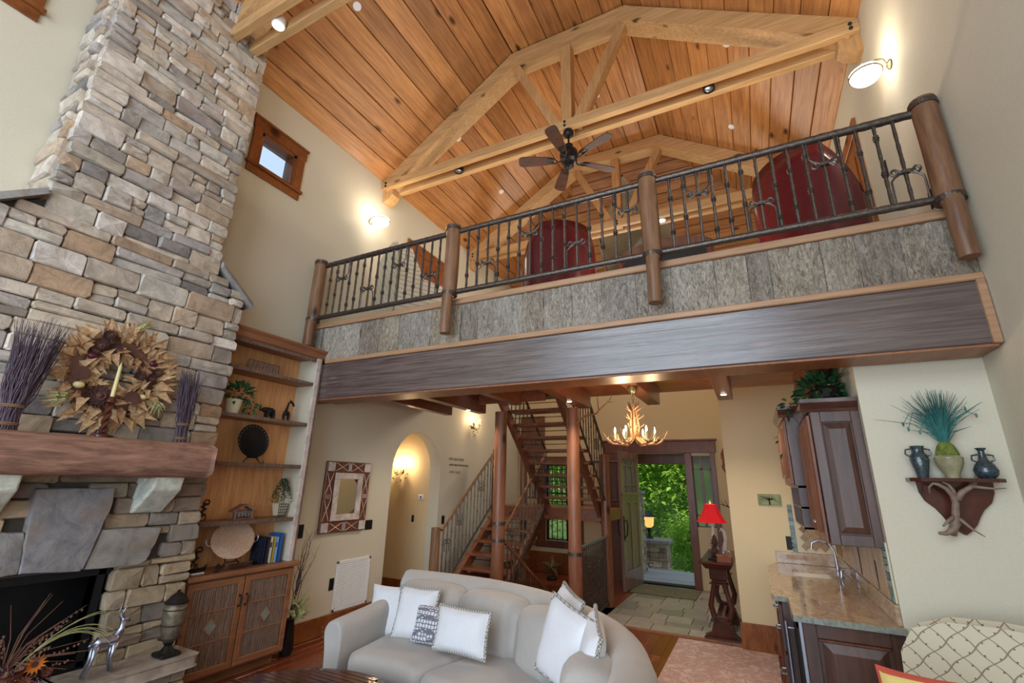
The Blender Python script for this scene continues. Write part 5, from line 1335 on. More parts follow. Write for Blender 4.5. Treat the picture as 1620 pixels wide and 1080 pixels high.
for i in range(8):
    a = R.uniform(-.4, 1.0); p0 = Vector((fx+.02, fy+.02, HZ+.16)); L = R.uniform(.3, .42)
    gp = [p0+Vector((.03*f, L*1.15*f, L*(1.5*f-(1.25-.4*a)*f*f))) for f in [q/9 for q in range(10)]]; MB().tube(gp, [.004-.0003*q for q in range(10)], 5).build('grass_blade', 'leaf_pale', t)
for i, (ox, oy, oz, r, mtl) in enumerate([(.10, .10, .20, .055, 'orange'), (.13, -.07, .10, .05, 'orange'), (.12, .12, .08, .042, 'orange'), (.1, -.15, .17, .04, 'orange'), (.13, .06, .13, .045, 'rust'), (.14, 0, .03, .04, 'orange'), (.08, .17, .14, .03, 'rust')]):
    m = MB(); c = Vector((fx+ox-.03, fy+oy, HZ+oz))
    for L_, n_ in ((1, 14), (.75, 12)):
        for k in range(n_): a = 2*PI*k/n_+L_; m.leaf(c, (.3+.5*(1-L_), math.cos(a), math.sin(a)), (1, 0, 0), r*L_, r*.3, .2)
    f = m.build('flower', mtl, t); MB().lathe([(.0, .012), (r*.25, .01), (r*.3, 0)], c, 12, axis=(1, 0, 0)).build('flower_eye', 'cone', f, smooth=True)
m = MB()
for i in range(80): m.ball((fx+R.uniform(.03, .11), fy+R.gauss(.03, .07), HZ+.13+R.gauss(0, .045)), .0075, 6, 4)
m.build('berries', 'plum', t, kind='stuff')
# ================================================================ left wall pieces
t = thing('wall_mirror', 'rectangular mirror in a wide birch and twig frame', 'mirror', (LX, 4.16, 1.0))
my0, my1, mz0, mz1 = 3.825, 4.505, 1.012, 1.782
bb((LX, my0, mz0), (LX+.035, my1, mz1), .006).build('frame', 'casing_dark', t)
m = MB(); b_ = .125
for p, q in (((my0+b_, mz0+b_), (my1-b_, mz0+b_+.07)), ((my0+b_, mz1-b_-.07), (my1-b_, mz1-b_)), ((my0+b_, mz0+b_+.07), (my0+b_+.07, mz1-b_-.07)), ((my1-b_-.07, mz0+b_+.07), (my1-b_, mz1-b_-.07))): m.bbox((LX+.035, p[0], p[1]), (LX+.055, q[0], q[1]), .005)
m.build('birch_liner', 'birch', t)
bb((LX+.035, my0+.195, mz0+.195), (LX+.04, my1-.195, mz1-.195), .001).build('mirror_glass', 'mirror', t)
for (y_, z_) in ((my0+.06, mz0+.06), (my1-.06, mz0+.06), (my0+.06, mz1-.06), (my1-.06, mz1-.06)): bb((LX+.035, y_-.05, z_-.05), (LX+.05, y_+.05, z_+.05), .006).build('corner_block', 'birch', t)
m = MB(); X_ = LX+.038
for (ya, yb_, horiz) in ((my0+.12, my1-.12, 1), (mz0+.12, mz1-.12, 0)):
    mid = (ya+yb_)/2
    for e_ in ((mz0+.06, mz1-.06) if horiz else (my0+.06, my1-.06)):
        def qq(a, b): return (X_, a, b) if horiz else (X_, b, a)
        for s0, s1 in ((ya+.01, mid-.03), (mid+.03, yb_-.01)):
            m.tube([qq(s0, e_-.045), qq(s1, e_+.045)], .004, 5); m.tube([qq(s0, e_+.045), qq(s1, e_-.045)], .004, 5)
        for k in (-.018, 0, .018): m.tube([qq(mid+k, e_-.045), qq(mid+k, e_+.045)], .004, 5)
m.build('twig_inlay', 'birch', t, kind='stuff')
t = thing('return_air_grille', 'large white louvred air return grille low on the left wall', 'vent', (LX, 4.42, .19))
gy0, gy1, gz0, gz1 = 4.165, 4.695, .195, .705
m = MB()
for p, q in (((gy0, gz0), (gy1, gz0+.03)), ((gy0, gz1-.03), (gy1, gz1)), ((gy0, gz0), (gy0+.03, gz1)), ((gy1-.03, gz0), (gy1, gz1))): m.bbox((LX, p[0], p[1]), (LX+.012, q[0], q[1]), .003)
m.build('frame', 'white', t); box((LX, gy0+.02, gz0+.02), (LX+.002, gy1-.02, gz1-.02)).build('dark_void', 'iron_dark', t)
z = gz0+.04
while z < gz1-.03:
    MB().hull8([(LX+.002, gy0+.03, z), (LX+.002, gy1-.03, z), (LX+.011, gy1-.03, z-.005), (LX+.011, gy0+.03, z-.005)], [(LX+.002, gy0+.03, z+.009), (LX+.002, gy1-.03, z+.009), (LX+.011, gy1-.03, z-.002), (LX+.011, gy0+.03, z-.002)]).build('louvre', 'white', t); z += .019
for k in (1, 2, 3): yk = gy0+(gy1-gy0)*k/4; box((LX+.009, yk-.004, gz0+.03), (LX+.012, yk+.004, gz1-.03)).build('rib', 'white', t)
plate('light_switch', 'double black switch plate right of the mirror', 0, LX, 1, 4.545, 4.665, 1.005, 1.115, n=3)
plate('light_switch', 'black switch plate between bookcase and mirror', 0, LX, 1, 3.55, 3.65, .99, 1.125, n=2)
plate('wall_outlet', 'black wall outlet beside the white air grille', 0, LX, 1, 4.09, 4.155, .42, .54, 'outlet')
plate('light_switch', 'black switch plate between the arch and stair rail', 0, LX, 1, 6.14, 6.21, .97, 1.09)
# faint lettering on the wall: thin brushed strokes
t = thing('wall_lettering', 'faint painted script lettering on the left wall above the stairs', 'wall lettering', (LX, 6.5, 1.8))
for row, (za, n, h, c_) in enumerate([(1.93, 13, .05, 'twig_dark'), (1.84, 17, .035, 'black'), (1.73, 8, .05, 'twig')]):
    m = MB(); y0_ = 6.25+row*.02
    for k in range(n):
        y_ = y0_+.034*k*(1 if row != 2 else 1.2); z_ = za-.10*0-.34*(y_-y0_)*0
        pts = [(LX+.003, y_+.012*math.sin(j*1.9+k), z_+h*.5*math.sin(j*2.3+k*1.7)) for j in range(6)]
        m.tube(pts, .0022 if row == 1 else .0016, 4)
    m.build('lettering_line', c_, t, kind='stuff')
# candle sconces
def candle_sconce(lbl, c, ax, pw=7):
    "ax: outward direction of the wall; a leafy two-arm sconce"
    c = Vector(c); o = Vector(ax); s_ = Vector((0, 0, 1)).cross(o)
    t = thing('leaf_sconce', lbl, 'wall sconce', c, 'leafy candle wall sconces')
    MB().lathe([(.035, 0), (.03, .012), (.012, .02)], c, 12, axis=o).build('wall_plate', 'copper', t)
    for d in (-1, 1):
        e = c+o*.09+s_*d*.10
        MB().tube([c+o*.02, c+o*.06+s_*d*.03+Vector((0, 0, -.05)), c+o*.09+s_*d*.08+Vector((0, 0, -.03)), e+Vector((0, 0, .03))], .006, 7).lathe([(.004, .028), (.024, .034), (.022, .04)], e, 12).build('arm', 'copper', t, smooth=True)
        MB().lathe([(.009, .04), (.009, .095)], e, 10).build('candle_sleeve', 'candle', t); MB().lathe([(.004, .095), (.009, .108), (.006, .125), (.001, .14)], e, 10).build('flame_bulb', 'bulb', t, smooth=True)
        light('POINT', 'candle_glow', e+Vector((0, 0, .12))+o*.03, pw, WARM, .02)
    m = MB()
    for k in range(26):
        p = c+o*R.uniform(.02, .09)+s_*R.uniform(-.12, .12)+Vector((0, 0, R.uniform(-.16, .02))); m.leaf(p, (R.uniform(-1, 1), R.uniform(-1, 1), R.uniform(-1, .4)), o, .035, .02)
    m.build('metal_leaves', 'copper', t, kind='stuff')
    MB().tube([c+o*.03+Vector((0, 0, -.05)), c+o*.05+Vector((0, 0, .06)), c+o*.03+Vector((0, 0, .13)), c+o*.04+Vector((0, 0, .17))], .004, 6).build('finial', 'copper', t)
candle_sconce('lit leafy candle sconce inside the arched hall', (-5.05, 6.05, 1.72), (0, -1, 0), 7)
candle_sconce('leafy candle sconce high on the left wall behind the joists', (LX+.01, 6.87, 2.5), (1, 0, 0), 3.0)
plate('thermostat', 'white thermostat on the hall wall below the sconce', 1, 6.06, -1, -4.70, -4.60, 1.31, 1.38, 'switch', 'white')
plate('light_switch', 'black switch plate on the hall wall below the thermostat', 1, 6.06, -1, -4.80, -4.755, .98, 1.08)
# tall twig plant beside the cabinet
px0, py0 = -4.13, 3.50
t = thing('twig_floor_arrangement', 'tall twig and grass arrangement standing right of the cabinet', 'floor plant', (px0, py0, 0))
MB().lathe([(.05, 0), (.065, .05), (.05, .2), (.04, .28), (.05, .3)], (px0, py0, 0), 16).build('vase', 'iron_dark', t, smooth=True)
for i in range(9):
    a = R.uniform(-.25, .75); L = R.uniform(.5, .85); p0 = Vector((px0, py0, .28)); m = MB(); pts = [p0+Vector((.03*math.sin(i+k)*.5, a*.5*L*(k/7)**1.3+.012*math.sin(i*3+k*2), L*k/7)) for k in range(8)]
    m.tube(pts, [.005-.0005*k for k in range(8)], 5)
    for k in range(3, 8): q = pts[k]; m.tube([q, q+Vector((R.uniform(-.03, .03), R.uniform(-.05, .06), .06))], [.0022, .0008], 4)
    m.build('twig', 'twig_dark', t)
m = MB()
for i in range(46): a = R.uniform(-1.2, 1.5); m.leaf((px0+.03, py0, R.uniform(.28, .42)), (R.uniform(0, .5), math.sin(a), math.cos(a)*.6), (1, 0, .4), R.uniform(.12, .2), .022, .9)
m.build('strap_leaves', 'leaf_pale', t, kind='stuff')
# ================================================================ bar
CZ = .862
bar = thing('bar_base_cabinet', 'dark raised-panel base cabinet under the granite bar counter', 'cabinet', (.38, 4.7, 0))
m = MB(); m.bbox((.15, 3.68, .0), (.65, 4.2, .825), .004); m.bbox((.06, 4.2, .0), (.65, 5.92, .825), .004); m.build('carcass', 'dark_wood', bar)
pe = MB(); fr = .07
for p, q in (((.15, .0), (.15+fr, .825)), ((.65-fr, 0), (.65, .825)), ((.15+fr, 0), (.65-fr, .1)), ((.15+fr, .745), (.65-fr, .825))): pe.bbox((p[0], 3.655, p[1]), (q[0], 3.68, q[1]), .003)
pe.build('end_frame', 'dark_wood', bar)
MB().hull8([(.24, 3.678, .12), (.56, 3.678, .12), (.56, 3.678, .725), (.24, 3.678, .725)], [(.29, 3.66, .17), (.51, 3.66, .17), (.51, 3.66, .675), (.29, 3.66, .675)]).build('raised_panel', 'dark_wood', bar)
for za in (.105, .725): bb((.225, 3.664, za), (.575, 3.678, za+.015), .004).build('panel_moulding', 'casing_dark', bar)
for k, (a, b) in enumerate(((4.95, 5.4), (5.42, 5.88))):
    d = bb((.04, a, .08), (.06, b, .66), .004).build('door', 'dark_wood', bar); bb((.03, a+.06, .14), (.04, b-.06, .6), .008).build('door_panel', 'dark_wood', d)
d = bb((.04, 4.22, .5), (.06, 4.93, .80), .004).build('drawer', 'dark_wood', bar)
for z_ in (.58, .72): MB().tube([(.04, 4.5, z_), (.015, 4.5, z_), (.01, 4.54, z_), (.015, 4.58, z_), (.04, 4.58, z_)], .006, 7).build('pull', 'pewter', d, smooth=True)
d = bb((.04, 4.22, .08), (.06, 4.93, .48), .004).build('drawer', 'dark_wood', bar)
MB().tube([(.04, 4.5, .28), (.012, 4.5, .28), (.008, 4.56, .28), (.012, 4.62, .28), (.04, 4.62, .28)], .007, 7).build('pull', 'pewter', d, smooth=True)
t = thing('wine_fridge', 'black wine fridge with a long steel handle beside the bar cabinet', 'wine fridge', (.1, 3.95, 0))
bb((.145, 3.72, .03), (.148, 4.18, .82), .0005).build('glass_front', 'black', t); m = MB()
for p, q in (((3.72, .03), (3.76, .82)), ((4.14, .03), (4.18, .82)), ((3.72, .03), (4.18, .08)), ((3.72, .77), (4.18, .82))): m.bbox((.118, p[0], p[1]), (.145, q[0], q[1]), .003)
m.build('door_frame', 'iron_dark', t); bb((.13, 3.682, .03), (.15, 3.70, .82), .002).build('steel_edge', 'pewter', t)
MB().tube([(.07, 4.1, .16), (.07, 4.1, .72)], .012, 10).tube([(.07, 4.1, .2), (.118, 4.1, .2)], .007, 7).tube([(.07, 4.1, .68), (.118, 4.1, .68)], .007, 7).build('bar_handle', 'silver', t, smooth=True)
ct = thing('bar_countertop', 'polished brown granite counter with undermount sink', 'countertop', (.38, 4.7, CZ))
outl = [(.105, 3.615), (.65, 3.615), (.65, 5.95), (.10, 5.95), (.005, 5.4), (.0, 4.22), (.015, 4.16), (.105, 4.16)]
sk = (.20, .50, 5.15, 5.6)
m = MB(); m.box((.105, 3.615, CZ-.035), (.65, 4.16, CZ)); m.prism([(.105, 4.16), (.65, 4.16), (.65, 5.15), (.0, 5.15), (.0, 4.2), (.02, 4.16)], 2, CZ-.035, CZ)
m.box((.0, 5.15, CZ-.035), (.20, 5.6, CZ)).box((.5, 5.15, CZ-.035), (.65, 5.6, CZ)).prism([(.0, 5.6), (.65, 5.6), (.65, 5.95), (.1, 5.95)], 2, CZ-.035, CZ)
m.build('slab', 'granite', ct)
n = 26; vs = []
for (xa, ya, xb_, yb_) in ((.105, 3.613, .65, 3.613), (.103, 3.613, .103, 4.16), (.02, 4.158, .105, 4.158)):
    mm = MB(); k = max(3, int(math.hypot(xb_-xa, yb_-ya)/.02))
    for i in range(k): 
        f0, f1 = i/k, (i+1)/k; jx = R.uniform(0, .006); p0 = (xa+(xb_-xa)*f0, ya+(yb_-ya)*f0); p1 = (xa+(xb_-xa)*f1, ya+(yb_-ya)*f1)
        ox, oy = (0, -jx) if ya == yb_ else (-jx, 0)
        mm.hull8([(p0[0], p0[1]+.004, CZ-.036), (p1[0], p1[1]+.004, CZ-.036), (p1[0], p1[1]+.004, CZ-.001), (p0[0], p0[1]+.004, CZ-.001)], [(p0[0]+ox, p0[1]+oy, CZ-.034), (p1[0]+ox, p1[1]+oy, CZ-.034), (p1[0]+ox, p1[1]+oy, CZ-.004), (p0[0]+ox, p0[1]+oy, CZ-.004)])
    mm.build('chiselled_edge', 'granite_edge', ct)
MB().hull8([(.20, 5.15, CZ-.03), (.5, 5.15, CZ-.03), (.5, 5.6, CZ-.03), (.2, 5.6, CZ-.03)], [(.23, 5.18, CZ-.18), (.47, 5.18, CZ-.18), (.47, 5.57, CZ-.18), (.23, 5.57, CZ-.18)]).build('sink_basin', 'white', ct)
bb((.09, 5.925, CZ), (.63, 5.95, CZ+.11), .004).build('back_upstand', 'granite', ct)
bb((.625, 3.66, CZ), (.65, 5.93, CZ+.11), .004).build('side_upstand', 'granite', ct)
t = thing('bar_faucet', 'chrome arched faucet with cross handles at the bar sink', 'faucet', (.56, 5.38, CZ))
MB().lathe([(.025, 0), (.02, .015), (.012, .03), (.012, .08)], (.56, 5.38, CZ), 14).tube([(.56, 5.38, CZ+.07), (.555, 5.38, CZ+.2), (.52, 5.38, CZ+.27), (.45, 5.38, CZ+.29), (.39, 5.38, CZ+.26), (.38, 5.38, CZ+.21)], [.011, .01, .009, .009, .01, .011], 10).build('spout', 'silver', t, smooth=True)
for d in (-.1, .1): MB().lathe([(.02, 0), (.012, .02), (.012, .05)], (.57, 5.38+d, CZ), 12).tube([(.545, 5.38+d, CZ+.055), (.595, 5.38+d, CZ+.055)], .006, 7).tube([(.57, 5.355+d, CZ+.055), (.57, 5.405+d, CZ+.055)], .006, 7).build('cross_handle', 'silver', t, smooth=True)
# backsplash: petrified slab and mosaics
t = thing('slab_backsplash', 'streaked brown petrified wood slab behind the bar counter', 'backsplash', (.64, 4.5, 1.0))
bb((.632, 3.78, CZ+.112), (.65, 5.45, 1.30), .003).build('slab', 'petrified', t)
MB().hull8([(.628, 4.6, 1.18), (.628, 4.64, 1.18), (.628, 4.62, .99), (.628, 4.61, .99)], [(.633, 4.6, 1.18), (.633, 4.64, 1.18), (.633, 4.62, .99), (.633, 4.61, .99)]).build('dark_fissure', 'black', t)
MB().hull8([(.628, 4.02, 1.16), (.628, 4.05, 1.16), (.628, 4.03, .99), (.628, 4.025, .99)], [(.633, 4.02, 1.16), (.633, 4.05, 1.16), (.633, 4.03, .99), (.633, 4.025, .99)]).build('dark_fissure', 'black', t)
t = thing('glass_tile_border', 'dark green glass tile border at the near end of the bar backsplash', 'tile border', (.64, 3.73, 1.0))
bb((.64, 3.68, CZ+.112), (.65, 3.775, 1.30), .001).build('grout', 'cream', t)
for i in range(8):
    for j in range(2): bb((.632, 3.683+j*.046, CZ+.115+i*.04), (.642, 3.726+j*.046, CZ+.152+i*.04), .002).build('tile', 'glass_tile', t)
t = thing('mosaic_backsplash', 'diamond travertine mosaic behind the faucet on the back wall', 'backsplash', (.45, 5.94, 1.0))
bb((.25, 5.944, CZ+.112), (.65, 5.95, 1.45), .001).build('grout', 'cream', t)
bb((.632, 5.46, CZ+.112), (.65, 5.95, 1.45), .001).build('grout', 'cream', t)
s_ = .058
for i in range(-2, 9):
    for j in range(12):
        for ph in (0, .5):
            cx_, cz_ = .33+(i+ph)*s_*1.41, CZ+.13+(j+ph)*s_*1.41
            h = s_*.66
            if cx_-h > .30 and cx_+h < .652 and cz_-h > CZ+.1 and cz_+h < 1.46: MB().prism([(cx_-h, cz_), (cx_, cz_-h), (cx_+h, cz_), (cx_, cz_+h)], 1, 5.936, 5.945).build('tile', 'travertine', t)
            cy_ = 5.93-(i+ph)*s_*1.41
            if cy_-h > 5.455 and cy_+h < 5.95 and cz_-h > CZ+.1 and cz_+h < 1.46: MB().prism([(cy_-h, cz_), (cy_, cz_-h), (cy_+h, cz_), (cy_, cz_+h)], 0, .628, .634).build('tile', 'travertine', t)
for j in range(11): bb((.255, 5.938, CZ+.115+j*.042), (.298, 5.946, CZ+.152+j*.042), .002).build('border_tile', 'glass_tile', t)
# upper cabinets
def flutes(m, x, y0, y1, z0, z1, n):
    for k in range(n): y = y0+(y1-y0)*(k+.5)/n; m.tube([(x, y, z0), (x, y, z1)], (y1-y0)/n*.36, 6)
    return m
def crown(m, x0, x1, y0, y1, z, near=True):
    pr = [(0, 0), (.015, .0), (.02, .02), (.05, .06), (.055, .085), (0, .085)]
    # front (facing -x)
    m.prism([(x0-p[0], z+p[1]) for p in pr], 1, y0-.0, y1)
    if near: m.prism([(y0-p[0], z+p[1]) for p in pr], 0, x0-.05, x1)
    return m
uc = thing('upper_cabinet', 'near upper bar cabinet with large dark raised end panel', 'cabinet', (.5, 4.1, 1.27))
bb((.375, 3.74, 1.265), (.65, 4.42, 2.10), .003).build('carcass', 'dark_wood', uc)
m = MB()
for p, q in (((.375, 1.265), (.43, 2.10)), ((.6, 1.265), (.65, 2.10)), ((.43, 1.265), (.6, 1.33)), ((.43, 2.03), (.6, 2.10))): m.bbox((p[0], 3.72, p[1]), (q[0], 3.74, q[1]), .003)
m.build('end_frame', 'dark_wood', uc)
MB().hull8([(.435, 3.738, 1.335), (.595, 3.738, 1.335), (.595, 3.738, 2.025), (.435, 3.738, 2.025)], [(.47, 3.722, 1.375), (.56, 3.722, 1.375), (.56, 3.722, 1.985), (.47, 3.722, 1.985)]).build('raised_panel', 'dark_wood', uc)
d = bb((.352, 3.75, 1.27), (.372, 4.08, 2.08), .003).build('door', 'casing_dark', uc); flutes(MB(), .352, 3.79, 4.04, 1.33, 2.02, 5).build('flutes', 'casing_dark', d, smooth=True)
MB().lathe([(.006, 0), (.014, .012), (.012, .02), (.0, .024)], (.352, 4.05, 1.38), 10, axis=(-1, 0, 0)).build('knob', 'silver', d, smooth=True)
d = bb((.352, 4.09, 1.27), (.372, 4.41, 2.08), .003).build('door', 'casing_dark', uc); flutes(MB(), .352, 4.13, 4.37, 1.33, 2.02, 5).build('flutes', 'casing_dark', d, smooth=True)
MB().lathe([(.006, 0), (.014, .012), (.012, .02), (.0, .024)], (.352, 4.12, 1.38), 10, axis=(-1, 0, 0)).build('knob', 'silver', d, smooth=True)
crown(MB(), .375, .65, 3.74, 4.42, 2.10).build('crown', 'dark_wood_gl', uc)
uf = thing('upper_cabinet', 'far upper bar cabinet with wine cubbies below it', 'cabinet', (.46, 5.1, 1.27))
m = MB(); m.bbox((.27, 4.44, 1.62), (.65, 5.4, 2.16), .003); m.build('carcass', 'dark_wood', uf)
m = MB()
for y in (4.44, 4.68, 4.92, 5.16, 5.385): m.box((.29, y, 1.30), (.64, y+.015, 1.62))
for z in (1.30, 1.45, 1.605): m.box((.29, 4.44, z), (.64, 5.4, z+.015))
m.box((.6, 4.44, 1.3), (.64, 5.4, 1.62)); m.build('wine_cubbies', 'dark_wood', uf)
for a, b in ((4.46, 4.91), (4.93, 5.38)):
    d = bb((.248, a, 1.63), (.268, b, 2.14), .003).build('door', 'casing_dark', uf); flutes(MB(), .248, a+.05, b-.05, 1.69, 2.08, 6).build('flutes', 'casing_dark', d, smooth=True)
    MB().lathe([(.006, 0), (.014, .012), (.012, .02), (.0, .024)], (.248, a+.04 if a > 4.7 else b-.04, 1.7), 10, axis=(-1, 0, 0)).build('knob', 'silver', d, smooth=True)
crown(MB(), .27, .65, 4.44, 5.4, 2.16).build('crown', 'dark_wood_gl', uf)
t = thing('ivy_garland', 'ivy garland in a dark basket on top of the bar cabinets', 'garland', (.5, 4.2, 2.185))
MB().lathe([(.10, 0), (.14, .04), (.15, .1), (.14, .12)], (.53, 4.1, 2.186), 16, sx=.7, sy=1.6).build('basket', 'iron_dark', t)
m = foliage(MB(), (.5, 4.12, 2.30), (.16, .32, .11), 230, .075); foliage(m, (.31, 4.42, 2.2), (.05, .1, .12), 26, .06, droop=.8); foliage(m, (.24, 4.7, 2.0), (.03, .1, .14), 12, .06, droop=1)
m.build('ivy_leaves', 'leaf', t, kind='stuff')
MB().tube([(.45, 3.95, 2.3), (.47, 4.05, 2.38), (.5, 4.2, 2.40), (.5, 4.35, 2.34), (.42, 4.5, 2.27), (.3, 4.65, 2.25), (.22, 4.72, 2.12)], .008, 6).build('vine', 'log_red', t, smooth=True)
plate('wall_outlet', 'black decorative outlet on the wall behind the bar counter', 1, 5.95, -1, .205, .275, .99, 1.12, 'outlet')
t = thing('tree_picture', 'narrow green panoramic tree picture on the bar back wall', 'picture', (.1, 5.94, 1.42))
bb((-.01, 5.925, 1.425), (.205, 5.95, 1.535), .002).build('canvas', 'picture', t)
m = MB(); m.tube([(.1, 5.922, 1.428), (.098, 5.922, 1.47), (.102, 5.922, 1.5)], [.009, .006, .004], 6)
for k in range(16):
    a = R.uniform(-1, 1); m.tube([(.1, 5.922, 1.46+R.uniform(0, .03)), (.1+a*.05, 5.922, 1.49+R.uniform(-.01, .02)), (.1+a*.1, 5.922, 1.49+R.uniform(-.035, .035))], [.003, .002, .001], 4)
m.build('painted_tree', 'iron_dark', t, kind='stuff')
# ================================================================ antler shelf on the pier
SYp = 3.65
ash = thing('antler_wall_shelf', 'dark wooden wall shelf with antler bracket on the pier', 'wall shelf', (1.01, SYp, 1.66))
pr = []
shz = 1.675
MB().prism([(.80, SYp), (.80, SYp-.09), (.84, SYp-.14), (1.17, SYp-.14), (1.215, SYp-.09), (1.215, SYp)], 2, shz-.02, shz).build('shelf_board', 'dark_wood_gl', ash)
half = [(.165, 1.655), (.16, 1.60), (.14, 1.55), (.10, 1.51), (.075, 1.47), (.055, 1.43), (.03, 1.40), (0, 1.375)]
cxs = 1.01
MB().prism([(cxs-a, b) for a, b in half]+[(cxs+a, b) for a, b in half[::-1][1:]], 1, SYp-.028, SYp).build('back_board', 'dark_wood_gl', ash, bevel=.004)
def ant(m, pts, r0, r1, seg=9):
    n = len(pts); m.tube(pts, [r0+(r1-r0)*(i/(n-1))**.8 for i in range(n)], seg); return m
A = lambda px, py, dy=.06: tuple(P(px, py, 1, SYp-dy))
m = MB()
ant(m, [A(1506, 845, .05), A(1512, 822, .08), A(1512, 795, .09), A(1506, 782, .1), A(1496, 772, .11), A(1484, 766, .12), A(1476, 764, .12), A(1470, 770, .1), A(1471, 780, .09)], .022, .004)
ant(m, [A(1511, 790, .09), A(1508, 775, .1), A(1500, 766, .11), A(1490, 762, .12)], .015, .004)
ant(m, [A(1514, 790, .09), A(1522, 778, .1), A(1536, 770, .1), A(1542, 764, .09), A(1544, 754, .07), A(1545, 752, .06)], .018, .006)
ant(m, [A(1538, 769, .1), A(1552, 771, .12), A(1575, 773, .14), A(1592, 772, .15)], .013, .002)
ant(m, [A(1514, 818, .08), A(1525, 826, .1), A(1540, 838, .12), A(1559, 849, .14)], .014, .002)
ant(m, [A(1512, 815, .08), A(1500, 824, .1), A(1492, 832, .12)], .014, .005)
ant(m, [A(1514, 826, .07), A(1508, 838, .08), A(1496, 844, .09), A(1485, 843, .09)], .022, .008)
m.build('antler', 'antler_grey', ash, smooth='all')
def vase(name, lbl, x, prof, mtl, hz, hs_):
    t = thing(name, lbl, 'vase', (x, SYp-.075, shz)); MB().lathe(prof, (x, SYp-.075, shz), 22).build('body', mtl, t, smooth=True)
    for d in (-1, 1): MB().tube([(x+d*hz[0][0], SYp-.075, shz+hz[0][1]), (x+d*hz[1][0], SYp-.075, shz+hz[1][1]), (x+d*hz[2][0], SYp-.075, shz+hz[2][1]), (x+d*hz[3][0], SYp-.075, shz+hz[3][1])], .005, 7).build('handle', mtl, t, smooth=True)
    return t
vase('glazed_vase', 'speckled teal vase with handles at the left of the antler shelf', .868, [(.0, 0), (.026, 0), (.036, .05), (.046, .1), (.042, .125), (.03, .14), (.028, .165), (.036, .18), (.03, .182)], 'ceramic_teal', ((.04, .12), (.06, .135), (.055, .16), (.03, .165)), 0)
vase('glazed_vase', 'speckled teal bottle vase at the right of the antler shelf', 1.148, [(.0, 0), (.03, 0), (.05, .02), (.054, .045), (.042, .075), (.022, .1), (.016, .125), (.014, .15), (.026, .165), (.022, .167)], 'ceramic_teal', ((.03, .09), (.048, .1), (.045, .125), (.018, .13)), 0)
px_c = 1.0; pyc = SYp-.075
t = thing('potted_grass', 'teal grass plant with mossy bulb in a tan glazed pot', 'potted plant', (px_c, pyc, shz))
MB().lathe([(.0, 0), (.032, 0), (.034, .02), (.045, .04), (.062, .08), (.066, .115), (.055, .125)], (px_c, pyc, shz), 22).build('pot', 'ceramic_tan', t, smooth=True)
MB().lathe([(.055, .12), (.05, .15), (.04, .18), (.025, .2), (.0, .21)], (px_c, pyc, shz), 16).build('moss_bulb', 'moss', t, smooth='all')
m = MB()
for i in range(170):
    a = R.uniform(0, 2*PI); sp_ = abs(R.gauss(0, .42)); L = R.uniform(.14, .34); d = Vector((math.cos(a)*sp_, math.sin(a)*sp_*.35, 1)).normalized(); p0 = Vector((px_c+R.uniform(-.015, .015), pyc+R.uniform(-.015, .015), shz+.195))
    m.tube([p0, p0+d*L*.5, p0+d*L+Vector((d.x*L*.35, 0, -abs(d.x)*L*.35))], [.0028, .0022, .0008], 4, False)
for (ex, ez, sgx) in ((-.17, .17, -1), (-.15, .14, -1), (-.10, .12, -1), (.17, .21, 1), (.13, .25, 1)):
    p0 = Vector((px_c, pyc, shz+.2)); e = Vector((px_c+ex, pyc, shz+.2+ez-.06)); m.tube([p0, p0+Vector((ex*.3, 0, .15)), p0+Vector((ex*.75, 0, .18 if abs(ex) > .12 else .12)), e], .0016, 4); m.ball(e, .006, 6, 4, (1, 1, 2.4))
m.build('grass_blades', 'leaf_teal', t, kind='stuff')
# ================================================================ foyer: console, lamp, decor
KX0, KX1, KY0, KY1, KZ = -.68, -.33, 5.98, 7.2, .80
kt = thing('console_table', 'dark carved console table with lyre pedestals in the foyer', 'console table', ((KX0+KX1)/2, 6.6, 0))
bb((KX0, KY0, KZ-.025), (KX1, KY1, KZ), .008).build('table_top', 'dark_wood_gl', kt)
MB().hull8([(KX0+.06, KY0+.08, KZ-.08), (KX1-.04, KY0+.08, KZ-.08), (KX1-.04, KY1-.08, KZ-.08), (KX0+.06, KY1-.08, KZ-.08)], [(KX0+.02, KY0+.03, KZ-.025), (KX1-.01, KY0+.03, KZ-.025), (KX1-.01, KY1-.03, KZ-.025), (KX0+.02, KY1-.03, KZ-.025)]).build('apron', 'dark_wood_gl', kt)
xm = (KX0+KX1)/2
for yl in (KY0+.2, KY1-.25):
    p = MB(); p.bbox((xm-.09, yl-.05, KZ-.2), (xm+.09, yl+.05, KZ-.08), .01); p.bbox((xm-.075, yl-.04, .56), (xm+.075, yl+.04, KZ-.2), .01)
    p.prism([(xm-.1, .565), (xm+.1, .565), (xm+.1, .555), (xm-.1, .555)], 1, yl-.055, yl+.055)
    ped = p.build('pedestal_cap', 'dark_wood_gl', kt)
    for d in (-1, 1): MB().tube([(xm+d*.05, yl, .56), (xm+d*.075, yl, .46), (xm+d*.105, yl, .33), (xm+d*.085, yl, .24), (xm+d*.04, yl, .2)], [.028, .026, .03, .032, .03], 10).build('lyre_scroll', 'dark_wood_gl', kt, smooth=True)
    MB().bbox((xm-.085, yl-.06, .15), (xm+.085, yl+.06, .2), .012).bbox((xm-.07, yl-.05, .19), (xm+.07, yl+.05, .235), .015).prism([(xm-.19, 0), (xm-.19, .03), (xm-.12, .06), (xm-.09, .16), (xm+.09, .16), (xm+.12, .06), (xm+.16, .03), (xm+.16, 0)], 1, yl-.06, yl+.06).build('pedestal_foot', 'dark_wood_gl', kt, bevel=.006)
bb((xm-.02, KY0+.2, .16), (xm+.02, KY1-.25, .22), .006).build('stretcher', 'dark_wood_gl', kt)
lx, ly = -.52, 6.2
